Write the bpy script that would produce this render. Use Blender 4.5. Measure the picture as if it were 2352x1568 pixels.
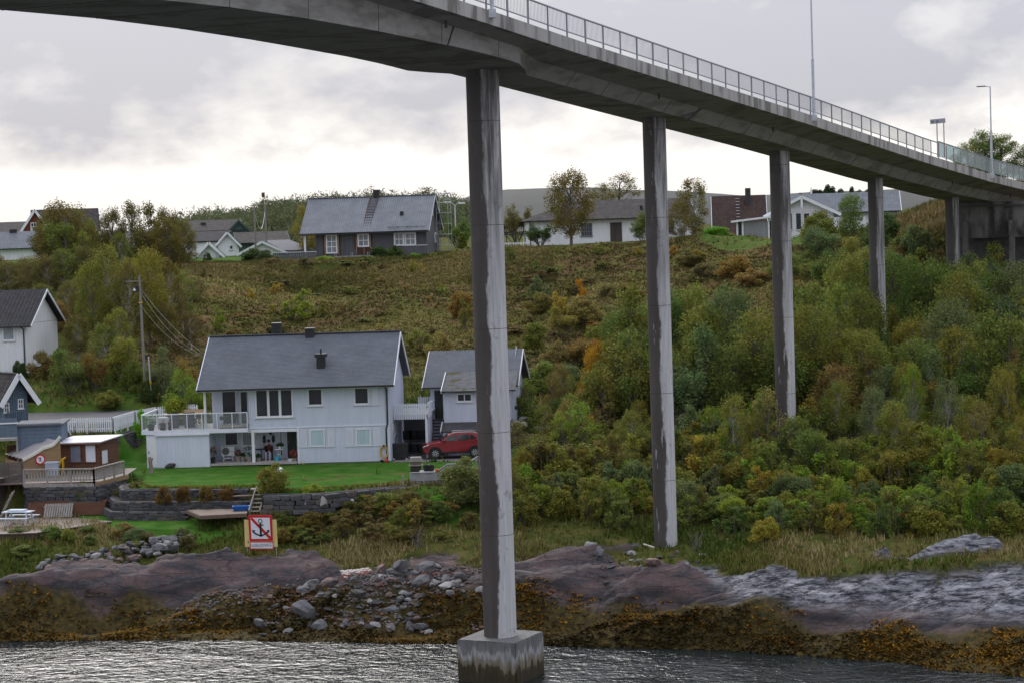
import bpy, bmesh, math, random
import numpy as np
from mathutils import Vector, Matrix
for _o in list(bpy.data.objects): bpy.data.objects.remove(_o)
SC = bpy.context.scene
COL = SC.collection
R = math.radians
# ------------------------------------------------------------------ camera
EYE = 20.0; FPX = 5100.0; PITCH = R(-2.963); ROLL = R(1.83)
_f = np.array([0, math.cos(PITCH), math.sin(PITCH)]); _r0 = np.array([1., 0, 0]); _u0 = np.array([0, -math.sin(PITCH), math.cos(PITCH)])
_r = _r0*math.cos(ROLL) - _u0*math.sin(ROLL); _u = _u0*math.cos(ROLL) + _r0*math.sin(ROLL)
cam = bpy.data.cameras.new('camera'); cam.sensor_width = 36; cam.lens = FPX/2352*36
cam.clip_start = 1; cam.clip_end = 9000
camo = bpy.data.objects.new('camera', cam); COL.objects.link(camo)
_m = Matrix(((_r[0], _u[0], -_f[0], 0), (_r[1], _u[1], -_f[1], 0), (_r[2], _u[2], -_f[2], EYE), (0, 0, 0, 1)))
camo.matrix_world = _m
SC.camera = camo
SC.render.resolution_x = 1024; SC.render.resolution_y = 682
# survey helper: a sighted direction and a distance give a point of the place
def at(x, y, Y):
    d = _f + (x-1176)/FPX*_r + (784-y)/FPX*_u
    p = d*(Y/d[1]); return Vector((p[0], p[1], p[2]+EYE))
def atz(x, y, z):
    d = _f + (x-1176)/FPX*_r + (784-y)/FPX*_u
    p = d*((z-EYE)/d[2]); return Vector((p[0], p[1], p[2]+EYE))
# ------------------------------------------------------------------ world and sun
SUN_EL, SUN_AZ = R(34), R(-14)           # azimuth from +Y, towards -X: behind the hill
W = bpy.data.worlds.new('World'); SC.world = W; W.use_nodes = True
nt = W.node_tree; nt.nodes.clear()
def N(t, **k):
    n = nt.nodes.new(t)
    for a, b in k.items(): setattr(n, a, b)
    return n
def L(a, b): nt.links.new(a, b)
out = N('ShaderNodeOutputWorld'); bg = N('ShaderNodeBackground'); L(bg.outputs[0], out.inputs[0])
sky = N('ShaderNodeTexSky', sky_type='NISHITA', sun_disc=False)
sky.sun_elevation = SUN_EL; sky.sun_rotation = SUN_AZ; sky.air_density = 1.0; sky.dust_density = 3.0
tc = N('ShaderNodeTexCoord'); sep = N('ShaderNodeSeparateXYZ'); L(tc.outputs['Generated'], sep.inputs[0])
# cloud-deck coordinates: stretched bands of cloud seen edge-on near the horizon
def math_(op, a, b=None, c=None, clamp=False):
    n = N('ShaderNodeMath', operation=op, use_clamp=clamp)
    for i, v in enumerate((a, b, c)):
        if v is None: continue
        if isinstance(v, (int, float)): n.inputs[i].default_value = v
        else: L(v, n.inputs[i])
    return n.outputs[0]
mp = N('ShaderNodeMapping'); L(tc.outputs['Generated'], mp.inputs[0]); mp.inputs['Scale'].default_value = (1, 1, 1.9); mp.inputs['Location'].default_value = (0.33, 0.1, 0.02)
n1 = N('ShaderNodeTexNoise'); L(mp.outputs[0], n1.inputs[0]); n1.inputs['Scale'].default_value = 17; n1.inputs['Detail'].default_value = 7; n1.inputs['Roughness'].default_value = .55
n2 = N('ShaderNodeTexNoise'); L(mp.outputs[0], n2.inputs[0]); n2.inputs['Scale'].default_value = 5; n2.inputs['Detail'].default_value = 3
el = sep.outputs[2]
m_hi = N('ShaderNodeMapRange', interpolation_type='SMOOTHSTEP'); L(el, m_hi.inputs[0]); m_hi.inputs[1].default_value = .020; m_hi.inputs[2].default_value = .072
base = math_('MULTIPLY_ADD', math_('SUBTRACT', n1.outputs[0], .5), math_('MULTIPLY_ADD', m_hi.outputs[0], -1.7, 3.6), m_hi.outputs[0])
base = math_('MULTIPLY_ADD', math_('SUBTRACT', n2.outputs[0], .5), .9, base)
m_lo = N('ShaderNodeMapRange', interpolation_type='SMOOTHSTEP'); L(el, m_lo.inputs[0]); m_lo.inputs[1].default_value = .022; m_lo.inputs[2].default_value = .040
cf = math_('MULTIPLY', base, m_lo.outputs[0], clamp=True)
ramp = N('ShaderNodeValToRGB'); L(cf, ramp.inputs[0])
e = ramp.color_ramp.elements; e[0].position = .12; e[0].color = (1.06, 1.03, 1.0, 1); e[1].position = .95; e[1].color = (.50, .515, .585, 1)
m = e.new(.4); m.color = (.84, .825, .825, 1)
mixs = N('ShaderNodeMixRGB'); mixs.inputs[0].default_value = .93
skm = N('ShaderNodeMixRGB', blend_type='MULTIPLY'); skm.inputs[0].default_value = 1; L(sky.outputs[0], skm.inputs[1]); skm.inputs[2].default_value = (.1, .1, .1, 1)
# overcast luminance: the cloud deck brightens evenly towards the zenith
zen = math_('MULTIPLY_ADD', math_('MAXIMUM', el, 0.), 1.9, 1.)
cm_ = N('ShaderNodeVectorMath', operation='SCALE'); L(ramp.outputs[0], cm_.inputs[0]); L(zen, cm_.inputs['Scale'])
L(skm.outputs[0], mixs.inputs[1]); L(cm_.outputs[0], mixs.inputs[2]); L(mixs.outputs[0], bg.inputs[0]); bg.inputs[1].default_value = 1.0
sun = bpy.data.lights.new('sun', 'SUN'); sun.energy = 1.5; sun.angle = R(24); sun.color = (1, .95, .88)
suno = bpy.data.objects.new('sun', sun); COL.objects.link(suno)
sd = Vector((math.sin(SUN_AZ)*math.cos(SUN_EL), math.cos(SUN_AZ)*math.cos(SUN_EL), math.sin(SUN_EL)))
suno.rotation_euler = sd.to_track_quat('Z', 'Y').to_euler(); suno.location = (0, 60, 80)
vs = SC.view_settings; vs.view_transform = 'Standard'; vs.look = 'None'; vs.gamma = 1; vs.use_curve_mapping = False; vs.exposure = 0.0
SC.render.engine = 'CYCLES'
SC.cycles.max_bounces = 5; SC.cycles.transparent_max_bounces = 6; SC.cycles.diffuse_bounces = 3; SC.cycles.glossy_bounces = 2
# ------------------------------------------------------------------ helpers
MATS = {}
def pm(name, c1, c2=None, scale=4., rough=.8, bump=0., bscale=None, stretch=(1, 1, 1), detail=5, spec=.3, metal=0., lo=.35, hi=.65, c3=None, s3=.6, coat=0., dist=.02):
    """procedural material: two or three colours mixed by noise, with fine relief"""
    if name in MATS: return MATS[name]
    mt = bpy.data.materials.new(name); mt.use_nodes = True; t = mt.node_tree; b = t.nodes['Principled BSDF']
    b.inputs['Roughness'].default_value = rough; b.inputs['Metallic'].default_value = metal; b.inputs['Specular IOR Level'].default_value = spec
    if coat: b.inputs['Coat Weight'].default_value = coat; b.inputs['Coat Roughness'].default_value = .05
    co = t.nodes.new('ShaderNodeTexCoord'); mpn = t.nodes.new('ShaderNodeMapping'); mpn.inputs['Scale'].default_value = stretch
    t.links.new(co.outputs['Object'], mpn.inputs[0])
    if c2 is None: c2 = tuple(c*.82 for c in c1)
    nz = t.nodes.new('ShaderNodeTexNoise'); nz.inputs['Scale'].default_value = scale; nz.inputs['Detail'].default_value = detail; nz.inputs['Roughness'].default_value = .6
    t.links.new(mpn.outputs[0], nz.inputs[0])
    cr = t.nodes.new('ShaderNodeValToRGB'); cr.color_ramp.elements[0].position = lo; cr.color_ramp.elements[1].position = hi
    cr.color_ramp.elements[0].color = (*c1, 1); cr.color_ramp.elements[1].color = (*c2, 1)
    t.links.new(nz.outputs[0], cr.inputs[0]); col = cr.outputs[0]
    if c3 is not None:
        nz3 = t.nodes.new('ShaderNodeTexNoise'); nz3.inputs['Scale'].default_value = s3; nz3.inputs['Detail'].default_value = 4
        t.links.new(mpn.outputs[0], nz3.inputs[0])
        r3 = t.nodes.new('ShaderNodeMapRange'); r3.inputs[1].default_value = .5; r3.inputs[2].default_value = .62; t.links.new(nz3.outputs[0], r3.inputs[0])
        mx = t.nodes.new('ShaderNodeMixRGB'); t.links.new(r3.outputs[0], mx.inputs[0]); t.links.new(col, mx.inputs[1]); mx.inputs[2].default_value = (*c3, 1); col = mx.outputs[0]
    t.links.new(col, b.inputs['Base Color'])
    if bump:
        nb = t.nodes.new('ShaderNodeTexNoise'); nb.inputs['Scale'].default_value = bscale or scale*4; nb.inputs['Detail'].default_value = 6
        t.links.new(mpn.outputs[0], nb.inputs[0]); bn = t.nodes.new('ShaderNodeBump'); bn.inputs['Strength'].default_value = bump; bn.inputs['Distance'].default_value = dist
        t.links.new(nb.outputs[0], bn.inputs['Height']); t.links.new(bn.outputs[0], b.inputs['Normal'])
    MATS[name] = mt; return mt
def tag(o, label=None, cat=None, group=None, kind=None):
    if label: o['label'] = label
    if cat: o['category'] = cat
    if group: o['group'] = group
    if kind: o['kind'] = kind
    return o
def obj(name, me, mt=None, parent=None, loc=None, rz=None):
    o = bpy.data.objects.new(name, me); COL.objects.link(o)
    if mt and me is not None and not me.materials: me.materials.append(mt)
    if parent is not None: o.parent = parent
    if loc is not None: o.location = loc
    if rz is not None: o.rotation_euler = (0, 0, rz)
    return o
def thing(name, loc, label, cat, group=None, rz=0):
    o = obj(name, None, None, None, loc, rz); o.empty_display_size = .3
    return tag(o, label, cat, group)
def copy_tree(o, parent=None):
    c = o.copy(); COL.objects.link(c); c.parent = parent
    for ch in list(o.children): copy_tree(ch, c)
    return c
class MB:
    def __init__(s): s.v = []; s.f = []
    def quad(s, *p):
        n = len(s.v); s.v += [tuple(q) for q in p]; s.f.append(tuple(range(n, n+len(p)))); return s
    def box(s, x0, x1, y0, y1, z0, z1):
        n = len(s.v); s.v += [(x0, y0, z0), (x1, y0, z0), (x1, y1, z0), (x0, y1, z0), (x0, y0, z1), (x1, y0, z1), (x1, y1, z1), (x0, y1, z1)]
        s.f += [tuple(n+i for i in f) for f in ((3, 2, 1, 0), (4, 5, 6, 7), (0, 1, 5, 4), (1, 2, 6, 5), (2, 3, 7, 6), (3, 0, 4, 7))]; return s
    def bar(s, p, q, w, h, up=(0, 0, 1)):
        p = Vector(p); q = Vector(q); d = (q-p).normalized(); up = Vector(up)
        if abs(d.dot(up)) > .98: up = Vector((0, 1, 0))
        a = d.cross(up).normalized()*(w/2); b = a.cross(d).normalized()*(h/2); n = len(s.v)
        for c in (p, q): s.v += [tuple(c-a-b), tuple(c+a-b), tuple(c+a+b), tuple(c-a+b)]
        s.f += [tuple(n+i for i in f) for f in ((3, 2, 1, 0), (4, 5, 6, 7), (0, 1, 5, 4), (1, 2, 6, 5), (2, 3, 7, 6), (3, 0, 4, 7))]; return s
    def tube(s, pts, rad, n=8, cap=True):
        pts = [Vector(p) for p in pts]
        if isinstance(rad, (int, float)): rad = [rad]*len(pts)
        b0 = len(s.v)
        for i, p in enumerate(pts):
            d = (pts[min(i+1, len(pts)-1)]-pts[max(i-1, 0)]).normalized()
            ref = Vector((1, 0, 0)) if abs(d.x) < .8 else Vector((0, 1, 0))
            a = d.cross(ref).normalized(); b = d.cross(a)
            for k in range(n):
                t = 2*math.pi*k/n; s.v.append(tuple(p+(a*math.cos(t)+b*math.sin(t))*rad[i]))
        for i in range(len(pts)-1):
            for k in range(n):
                k2 = (k+1) % n; s.f.append((b0+i*n+k, b0+i*n+k2, b0+(i+1)*n+k2, b0+(i+1)*n+k))
        if cap:
            s.f.append(tuple(b0+k for k in range(n))[::-1]); s.f.append(tuple(b0+(len(pts)-1)*n+k for k in range(n)))
        return s
    def prism(s, poly, axis, a, b):
        """extrude a 2D polygon along an axis: axis 'y' -> poly is (x,z); 'x' -> (y,z); 'z' -> (x,y)"""
        n = len(s.v); k = len(poly)
        for t in (a, b):
            for (p, q_) in poly: s.v.append({'y': (p, t, q_), 'x': (t, p, q_), 'z': (p, q_, t)}[axis])
        s.f.append(tuple(range(n, n+k))[::-1]); s.f.append(tuple(range(n+k, n+2*k)))
        for i in range(k): j = (i+1) % k; s.f.append((n+i, n+j, n+k+j, n+k+i))
        return s
    def lathe(s, prof, n=12, c=(0, 0, 0)):
        b0 = len(s.v)
        for (r_, z) in prof:
            for k in range(n): t = 2*math.pi*k/n; s.v.append((c[0]+r_*math.cos(t), c[1]+r_*math.sin(t), c[2]+z))
        for i in range(len(prof)-1):
            for k in range(n): k2 = (k+1) % n; s.f.append((b0+i*n+k, b0+i*n+k2, b0+(i+1)*n+k2, b0+(i+1)*n+k))
        s.f.append(tuple(b0+k for k in range(n))[::-1]); s.f.append(tuple(b0+(len(prof)-1)*n+k for k in range(n)))
        return s
    def mesh(s, name='m', smooth=False):
        me = bpy.data.meshes.new(name); me.from_pydata(s.v, [], s.f); me.update()
        bm = bmesh.new(); bm.from_mesh(me); bmesh.ops.recalc_face_normals(bm, faces=bm.faces); bm.to_mesh(me); bm.free()
        if smooth: me.polygons.foreach_set('use_smooth', [True]*len(me.polygons))
        return me
    def build(s, name, mt, parent=None, loc=None, rz=None, smooth=False):
        return obj(name, s.mesh(name, smooth), mt, parent, loc, rz)
def np_mesh(name, V, F, mt=None, attr=None, smooth=False):
    """fast mesh from arrays; F is (n,3) or (n,4)"""
    me = bpy.data.meshes.new(name); V = np.asarray(V, np.float32); F = np.asarray(F, np.int32); k = F.shape[1]
    me.vertices.add(len(V)); me.vertices.foreach_set('co', V.ravel()); me.loops.add(F.size); me.loops.foreach_set('vertex_index', F.ravel())
    me.polygons.add(len(F)); me.polygons.foreach_set('loop_start', np.arange(0, F.size, k, dtype=np.int32)); me.polygons.foreach_set('loop_total', np.full(len(F), k, np.int32))
    if attr:
        for an, av in attr.items():
            a = me.attributes.new(an, 'FLOAT', 'POINT'); a.data.foreach_set('value', np.asarray(av, np.float32))
    me.update(calc_edges=True); me.validate()
    if smooth: me.polygons.foreach_set('use_smooth', [True]*len(me.polygons))
    if mt: me.materials.append(mt)
    return me
# lattice noise for terrain and rocks
_rng = np.random.RandomState(7); _perm = _rng.permutation(512)
def vnoise(x, y, z=0.):
    x = np.asarray(x, float); y = np.asarray(y, float); z = np.broadcast_to(np.asarray(z, float), x.shape)
    xi = np.floor(x).astype(int); yi = np.floor(y).astype(int); zi = np.floor(z).astype(int)
    xf = x-xi; yf = y-yi; zf = z-zi; sx = xf*xf*(3-2*xf); sy = yf*yf*(3-2*yf); sz = zf*zf*(3-2*zf)
    def h(a, b, c): return _perm[(_perm[(_perm[a & 511]+b) & 511]+c) & 511]/511.
    r_ = 0
    for dx in (0, 1):
        for dy in (0, 1):
            for dz in (0, 1):
                r_ = r_+h(xi+dx, yi+dy, zi+dz)*(sx if dx else 1-sx)*(sy if dy else 1-sy)*(sz if dz else 1-sz)
    return r_*2-1
def fbm(x, y, z=0., o=4, g=.5):
    r_ = 0; a = 1.
    for i in range(o): r_ = r_+a*vnoise(x*2**i, y*2**i, np.asarray(z)*2**i+i*7.3); a *= g
    return r_
# ------------------------------------------------------------------ terrain
def zc(qx, qy, Y): return at(qx, qy, Y).z
_cols = {
 -200: [(111.2, 0.), (114.5, 1390), (118.5, 1312), (122.5, 3.5), (123.5, 3.75), (131, 3.75), (132, 5.5), (143, 5.6), (144.2, 7.4), (158, 7.7), (164, 9.6), (176, 12), (195, 15.2), (212, 17.3), (235, 17.8)],
 0: [(110.9, 0.), (114, 1395), (118, 1318), (121.8, 3.5), (123.2, 3.75), (131, 3.75), (132, 5.5), (143, 5.6), (144.2, 7.4), (158, 7.7), (164, 9.6), (175, 12), (195, 15.2), (212, 17.3), (235, 17.8)],
 150: [(110.5, 0.), (113.5, 1395), (117.5, 1325), (120.5, 1265), (123, 3.7), (131, 3.75), (132, 5.5), (143, 5.6), (144.2, 7.4), (158, 7.7), (164, 9.6), (178, 12.2), (195, 15.2), (212, 17.3), (235, 17.8)],
 300: [(110, 0.), (113, 1400), (116.5, 1338), (119.3, 1290), (121.5, 3.3), (123, 3.75), (129, 4.0), (134, 4.7), (138, 5.3), (143, 5.6), (147.6, 6.4), (148.5, 7.5), (158, 7.7), (165, 9.9), (185, 13.6), (200, 15.8), (214, 17.4), (235, 17.8)],
 268: [(110.1, 0.), (113.1, 1398), (116.8, 1334), (119.4, 1284), (121.5, 3.3), (123, 3.7), (129, 3.9), (134, 4.7), (138, 5.25), (143, 5.6), (143.7, 7.3), (148.5, 7.6), (158, 7.7), (165, 9.9), (185, 13.4), (200, 15.7), (214, 17.4), (235, 17.8)],
 595: [(108.6, 0.), (112.2, 1402), (116.5, 1336), (119.8, 1280), (122, 3.5), (123.6, 4.15), (126.2, 4.3), (126.6, 5.35), (148, 5.5), (152, 6.3), (159, 7.7), (169, 9.5), (200, 15), (214.5, 17.1), (235, 17.6)],
 500: [(109.3, 0.), (112.5, 1400), (117, 1330), (120.2, 1268), (122, 3.5), (125, 3.95), (127.4, 4.0), (127.7, 5.4), (148, 5.5), (152, 6.3), (158, 7.7), (168, 9.5), (190, 14), (215, 17.2), (235, 17.6)],
 700: [(108, 0.), (112, 1405), (116, 1340), (119, 1290), (122, 1232), (124.9, 4.2), (125.2, 5.3), (148, 5.5), (152, 6.2), (160, 7.8), (170, 9.6), (214, 17.0), (235, 17.5)],
 950: [(106.7, 0.), (110.5, 1405), (115, 1330), (119, 1262), (122.5, 1185), (125, 5.0), (126, 5.4), (148, 5.6), (156, 6.6), (165, 8.6), (212, 17.1), (235, 17.6)],
 1176: [(105.5, 0.), (108.5, 1420), (113, 1340), (117, 1268), (123, 1190), (128, 4.9), (145, 5.8), (152, 6.6), (162, 8.2), (212, 17.4), (235, 17.8)],
 1400: [(104, 0.), (106.5, 1420), (111, 1345), (117.5, 1264), (122, 1200), (133, 5.0), (150, 6.8), (155, 7.0), (158, 8.2), (212, 17.7), (235, 18)],
 1600: [(102.9, 0.), (105.3, 1425), (110, 1340), (116, 1274), (121, 3.3), (135, 5.0), (150, 7.2), (160, 8.4), (185, 12.5), (208, 18.0), (235, 18.2)],
 1800: [(101, 0.), (104.2, 1415), (108.5, 1335), (114, 1257), (120, 3.6), (136, 5.2), (150, 7.5), (165, 9.5), (185, 14), (198, 18.0), (235, 18.5)],
 2000: [(99, 0.), (102, 1428), (106.5, 1325), (112, 1252), (118, 3.6), (136, 5.4), (154, 8.0), (170, 11.5), (185, 15.5), (195, 18.3), (235, 19)],
 2200: [(96, 0.), (99.5, 1452), (104.5, 1330), (107, 3.1), (114, 3.6), (130, 5), (150, 8), (172, 12.6), (180, 15.3), (186, 18.6), (195, 20.7), (235, 21)],
 2352: [(94.5, 0.), (98, 1462), (103, 1335), (106, 3.2), (114, 3.6), (130, 5.2), (150, 8.3), (172, 12.2), (182, 14.8), (190, 20), (195, 22), (235, 22.3)],
 2600: [(93, 0.), (96, 1.0), (102, 2.9), (106, 3.2), (114, 3.6), (130, 5.2), (150, 8.3), (172, 12.5), (182, 14.8), (188, 21), (195, 22.3), (235, 22.5)],
}
_cx = sorted(_cols); _cu = np.array([(x-1176)/FPX for x in _cx])
YG = np.concatenate([np.arange(60, 92, 2.), np.arange(92, 128, .13), np.arange(128, 165, .35), np.arange(165, 240, .9), np.arange(240, 420, 6.)])
_prof = []
for x in _cx:
    pts = list(_cols[x]); pts[0] = (pts[0][0]*1.02, -.4); pts[1] = (pts[1][0]*1.012, pts[1][1]); w = pts[0][0]
    pp = [(50, -9.), (w-14, -3.8), (w-1.3, -1.1)]
    for (Y, v) in pts: pp.append((Y, zc(x, v, Y) if v > 100 else v))
    pp += [(300, pp[-1][1]+.6), (430, pp[-1][1]+1.0)]
    pp = np.array(pp); _prof.append(np.interp(YG, pp[:, 0], pp[:, 1]))
_prof = np.array(_prof)                                   # columns x depths
def inpoly(X, Y, poly):
    ins = np.zeros(X.shape, bool); n = len(poly)
    for i in range(n):
        x1, y1 = poly[i][0], poly[i][1]; x2, y2 = poly[(i+1) % n][0], poly[(i+1) % n][1]
        c = ((y1 > Y) != (y2 > Y)) & (X < (x2-x1)*(Y-y1)/(y2-y1+1e-12)+x1); ins ^= c
    return ins
LZ = 5.5; LZ2 = 3.85
lawn_up = [atz(x, y, LZ) for x, y in [(338, 1080), (318, 1117), (480, 1119), (592, 1117), (603, 1128), (760, 1122), (900, 1110), (942, 1106), (1100, 1072), (1100, 1058), (930, 1060), (880, 1048), (340, 1056), (318, 1060)]]
lawn_lo = [atz(x, y, LZ2) for x, y in [(268, 1150), (276, 1186), (330, 1196), (440, 1195), (455, 1187), (455, 1200), (420, 1213), (330, 1213), (235, 1200), (178, 1188), (215, 1160)]]
gravel = [atz(x, y, LZ) for x, y in [(905, 1060), (1100, 1056), (1230, 1052), (1230, 1024), (1000, 1020), (905, 1030)]]
road_poly = [atz(x, y, 7.7) for x, y in [(-260, 952), (150, 946), (420, 937), (420, 948), (345, 956), (262, 971), (140, 976), (-260, 986)]]
path_poly = [at(x, y, Y) for x, y, Y in [(1225, 955, 150), (1340, 957, 150), (1340, 978, 146), (1225, 975, 146)]]
RAMP = [atz(x, y, z)[:2] for x, y, z in ((318, 1000, 6.6), (340, 1075, 5.5), (305, 1092, 5.2), (272, 1140, 4.4), (262, 1165, 4.), (268, 1190, 3.85), (470, 1194, 4.), (560, 1200, 4.1), (520, 1216, 3.8), (455, 1234, 3.55), (300, 1232, 3.6), (180, 1192, 3.8), (225, 1150, 4.2), (272, 1070, 5.5))]
SOIL = [(p.x, p.y, a, b) for p, a, b in ((atz(738, 1101, LZ), 1.25, .28), (atz(822, 1089, LZ), 1.2, .22), (atz(922, 1086, LZ), .7, .35), (atz(778, 1095, LZ), .35, .12), (atz(752, 1052, LZ), .6, .2))]
FLAWN = [(p[0], p[1]) for p in ((18.2, 206), (22, 199), (26, 197), (29.5, 197.5), (30.5, 206), (27, 216), (17, 216))]
def base_z(X, Y):
    u = X/np.maximum(Y, 1.); sh = u.shape; u = u.ravel(); Yf = np.asarray(Y, float).ravel()
    ci = np.clip(np.searchsorted(_cu, u)-1, 0, len(_cu)-2); t = np.clip((u-_cu[ci])/(_cu[ci+1]-_cu[ci]), 0, 1); t = t*t*(3-2*t)*.5+t*.5
    ri = np.clip(np.searchsorted(YG, Yf)-1, 0, len(YG)-2); s = np.clip((Yf-YG[ri])/(YG[ri+1]-YG[ri]), 0, 1)
    a = _prof[ci, ri]*(1-s)+_prof[ci, ri+1]*s; b = _prof[ci+1, ri]*(1-s)+_prof[ci+1, ri+1]*s
    return (a*(1-t)+b*t).reshape(sh)
_gx = np.array([-200, 0, 150, 300, 430, 500, 700, 860, 950, 1176, 1400, 1600, 1800, 2000, 2200, 2352, 2600]); _gu = (_gx-1176)/FPX
_gy = np.array([118.2, 118., 118.3, 118.8, 118.8, 119.2, 119.2, 117.2, 116.2, 116.6, 114.8, 112.8, 109.8, 107.6, 106.8, 105.4, 105.])
def grass_edge(X, Y): return np.interp((X/Y).ravel(), _gu, _gy).reshape(X.shape)
def fields(X, Y):
    """height and cover masks at plan points"""
    X = np.asarray(X, float); Y = np.asarray(Y, float)
    z = base_z(X, Y); u = X/Y
    ge = grass_edge(X, Y)+fbm(X*.35, Y*.35, 3.)*1.1
    rock = np.clip((ge-Y)/.5, 0, 1)
    # outcrops in the shore grass and the ledge by the track
    o = fbm(X*.22+9, Y*.45, 5.); out = np.clip((o-.42)*8, 0, 1)*np.clip((ge+6-Y)/2, 0, 1)*(u > -.05)
    rock = np.maximum(rock, out)
    wl = np.clip((z+.3)/.8, 0, 1)
    # whaleback relief
    a = fbm(X*.16+2, Y*.30+1, 1.)*.55+fbm((X+Y*.8)*.5, (Y-X*.25)*1.3, 2., 4)*.17
    strat = fbm((X*.35+Y*.1)*.6, (Y*1.2-X*.35)*1.4+z*1.5, 4., 3)
    cr = -np.abs(fbm(X*.55-Y*.35, Y*.8+X*.2, 8., 2)); crack = np.clip((cr+.06)/.06, 0, 1)*-.16
    right = np.clip((u-.082-fbm(X*.3, Y*.3, 51.)*.012)/.012, 0, 1)
    lq = fbm((X*.9+Y*.5)*.16, (Y-X*.3)*.42, 19., 3)*5; fr = lq-np.floor(lq); ledge = (np.floor(lq)+np.clip((fr-.8)/.2, 0, 1))*.19+fbm(X*1.3, Y*2.2, 71., 3)*.06
    z = z+rock*wl*(a*(.5-.15*right)+strat*.07+crack*(1-.3*right)+ledge*(1-.35*right)) - (z < 0)*0
    z = z+(1-rock)*(Y > 112)*fbm(X*.3, Y*.3, 6., 3)*.12
    heath = np.clip((Y-166-fbm(X*.1, Y*.1, 2.)*4)/6, 0, 1)*np.clip((X/Y+.19)/.03, 0, 1)*(Y < 212)
    zz = np.clip((Y-166)/6, 0, 1)*(Y < 214); z = z+zz*(fbm(X*.11, Y*.13, 11., 4)*.75+fbm(X*.6, Y*.6, 12., 3)*.17)
    lu = inpoly(X, Y, lawn_up); ll = inpoly(X, Y, lawn_lo); gr = inpoly(X, Y, gravel); rd = inpoly(X, Y, road_poly)
    z = np.where(lu | gr, LZ+fbm(X*.25, Y*.25, 9., 2)*.03, z); z = np.where(ll, LZ2+(Y-124)*.02+fbm(X*.25, Y*.25, 9., 2)*.04, z); z = np.where(rd, 7.7, z)
    far_lawn = inpoly(X, Y, FLAWN) | ((Y > 218) & (u < -.1))
    near_lawn = (Y > 130.5) & (Y < 149) & (u < -.150+fbm(X*.4, Y*.4, 21.)*.002) & (u > -.186)
    small = inpoly(X, Y, [atz(x, y, 5.0) for x, y in [(950, 1130), (1030, 1127), (1085, 1136), (1050, 1150), (990, 1152)]])
    bank = np.clip((Y-157.5)/2, 0, 1)*np.clip((171+fbm(X*.2, Y*.2, 22.)*5-Y)/4, 0, 1)*np.clip((-.152-u+fbm(X*.2, Y*.2, 23.)*.01)/.012, 0, 1)
    ramp_ = inpoly(X, Y, RAMP); lawn = np.clip(1.*lu+1.*ll+.9*ramp_+.75*far_lawn+.8*near_lawn+.8*small+.45*bank, 0, 1)*(1-gr)
    grav = np.clip(1.*gr+1.*inpoly(X, Y, path_poly), 0, 1)
    zb_ = base_z(X, Y)*.65+z*.35+.4*np.clip((u-.07)/.06, 0, 1); weed = rock*np.clip((1.35+fbm(X*.5, Y*.5, 13.)*.4-zb_)/.3, 0, 1)*(z > -1.2)
    soil = np.zeros_like(z)
    for sx, sy, sa, sb in SOIL: soil = np.maximum(soil, np.clip(1.4-((X-sx)/sa)**2-((Y-sy-.06*(X-sx))/sb)**2+fbm(X*2., Y*2., 3.)*.5, 0, 1))
    lawn = lawn*(1-soil*.9)
    return z, dict(zb=zb_, rock=rock, lawn=lawn, heath=np.maximum(heath*(1-lawn), soil), gravel=grav, weed=weed, pale=right*rock*np.clip((z-.9)/.8, 0, 1), tide=rock*np.clip(1-np.abs(zb_-1.5-fbm(X*.6, Y*.6, 61.)*.15)/.32, 0, 1))
def ground_z(x, y): return float(fields(np.array([x]), np.array([y]))[0][0])
UG = np.concatenate([np.linspace(-.55, -.285, 24), np.linspace(-.28, .28, 396), np.linspace(.285, .55, 24)])
_U, _Y = np.meshgrid(UG, YG); _X = _U*_Y
_Z, _mk = fields(_X, _Y)
nu, ny = len(UG), len(YG)
idx = np.arange(nu*ny).reshape(ny, nu)
_F = np.stack([idx[:-1, :-1], idx[:-1, 1:], idx[1:, 1:], idx[1:, :-1]], -1).reshape(-1, 4)
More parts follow.
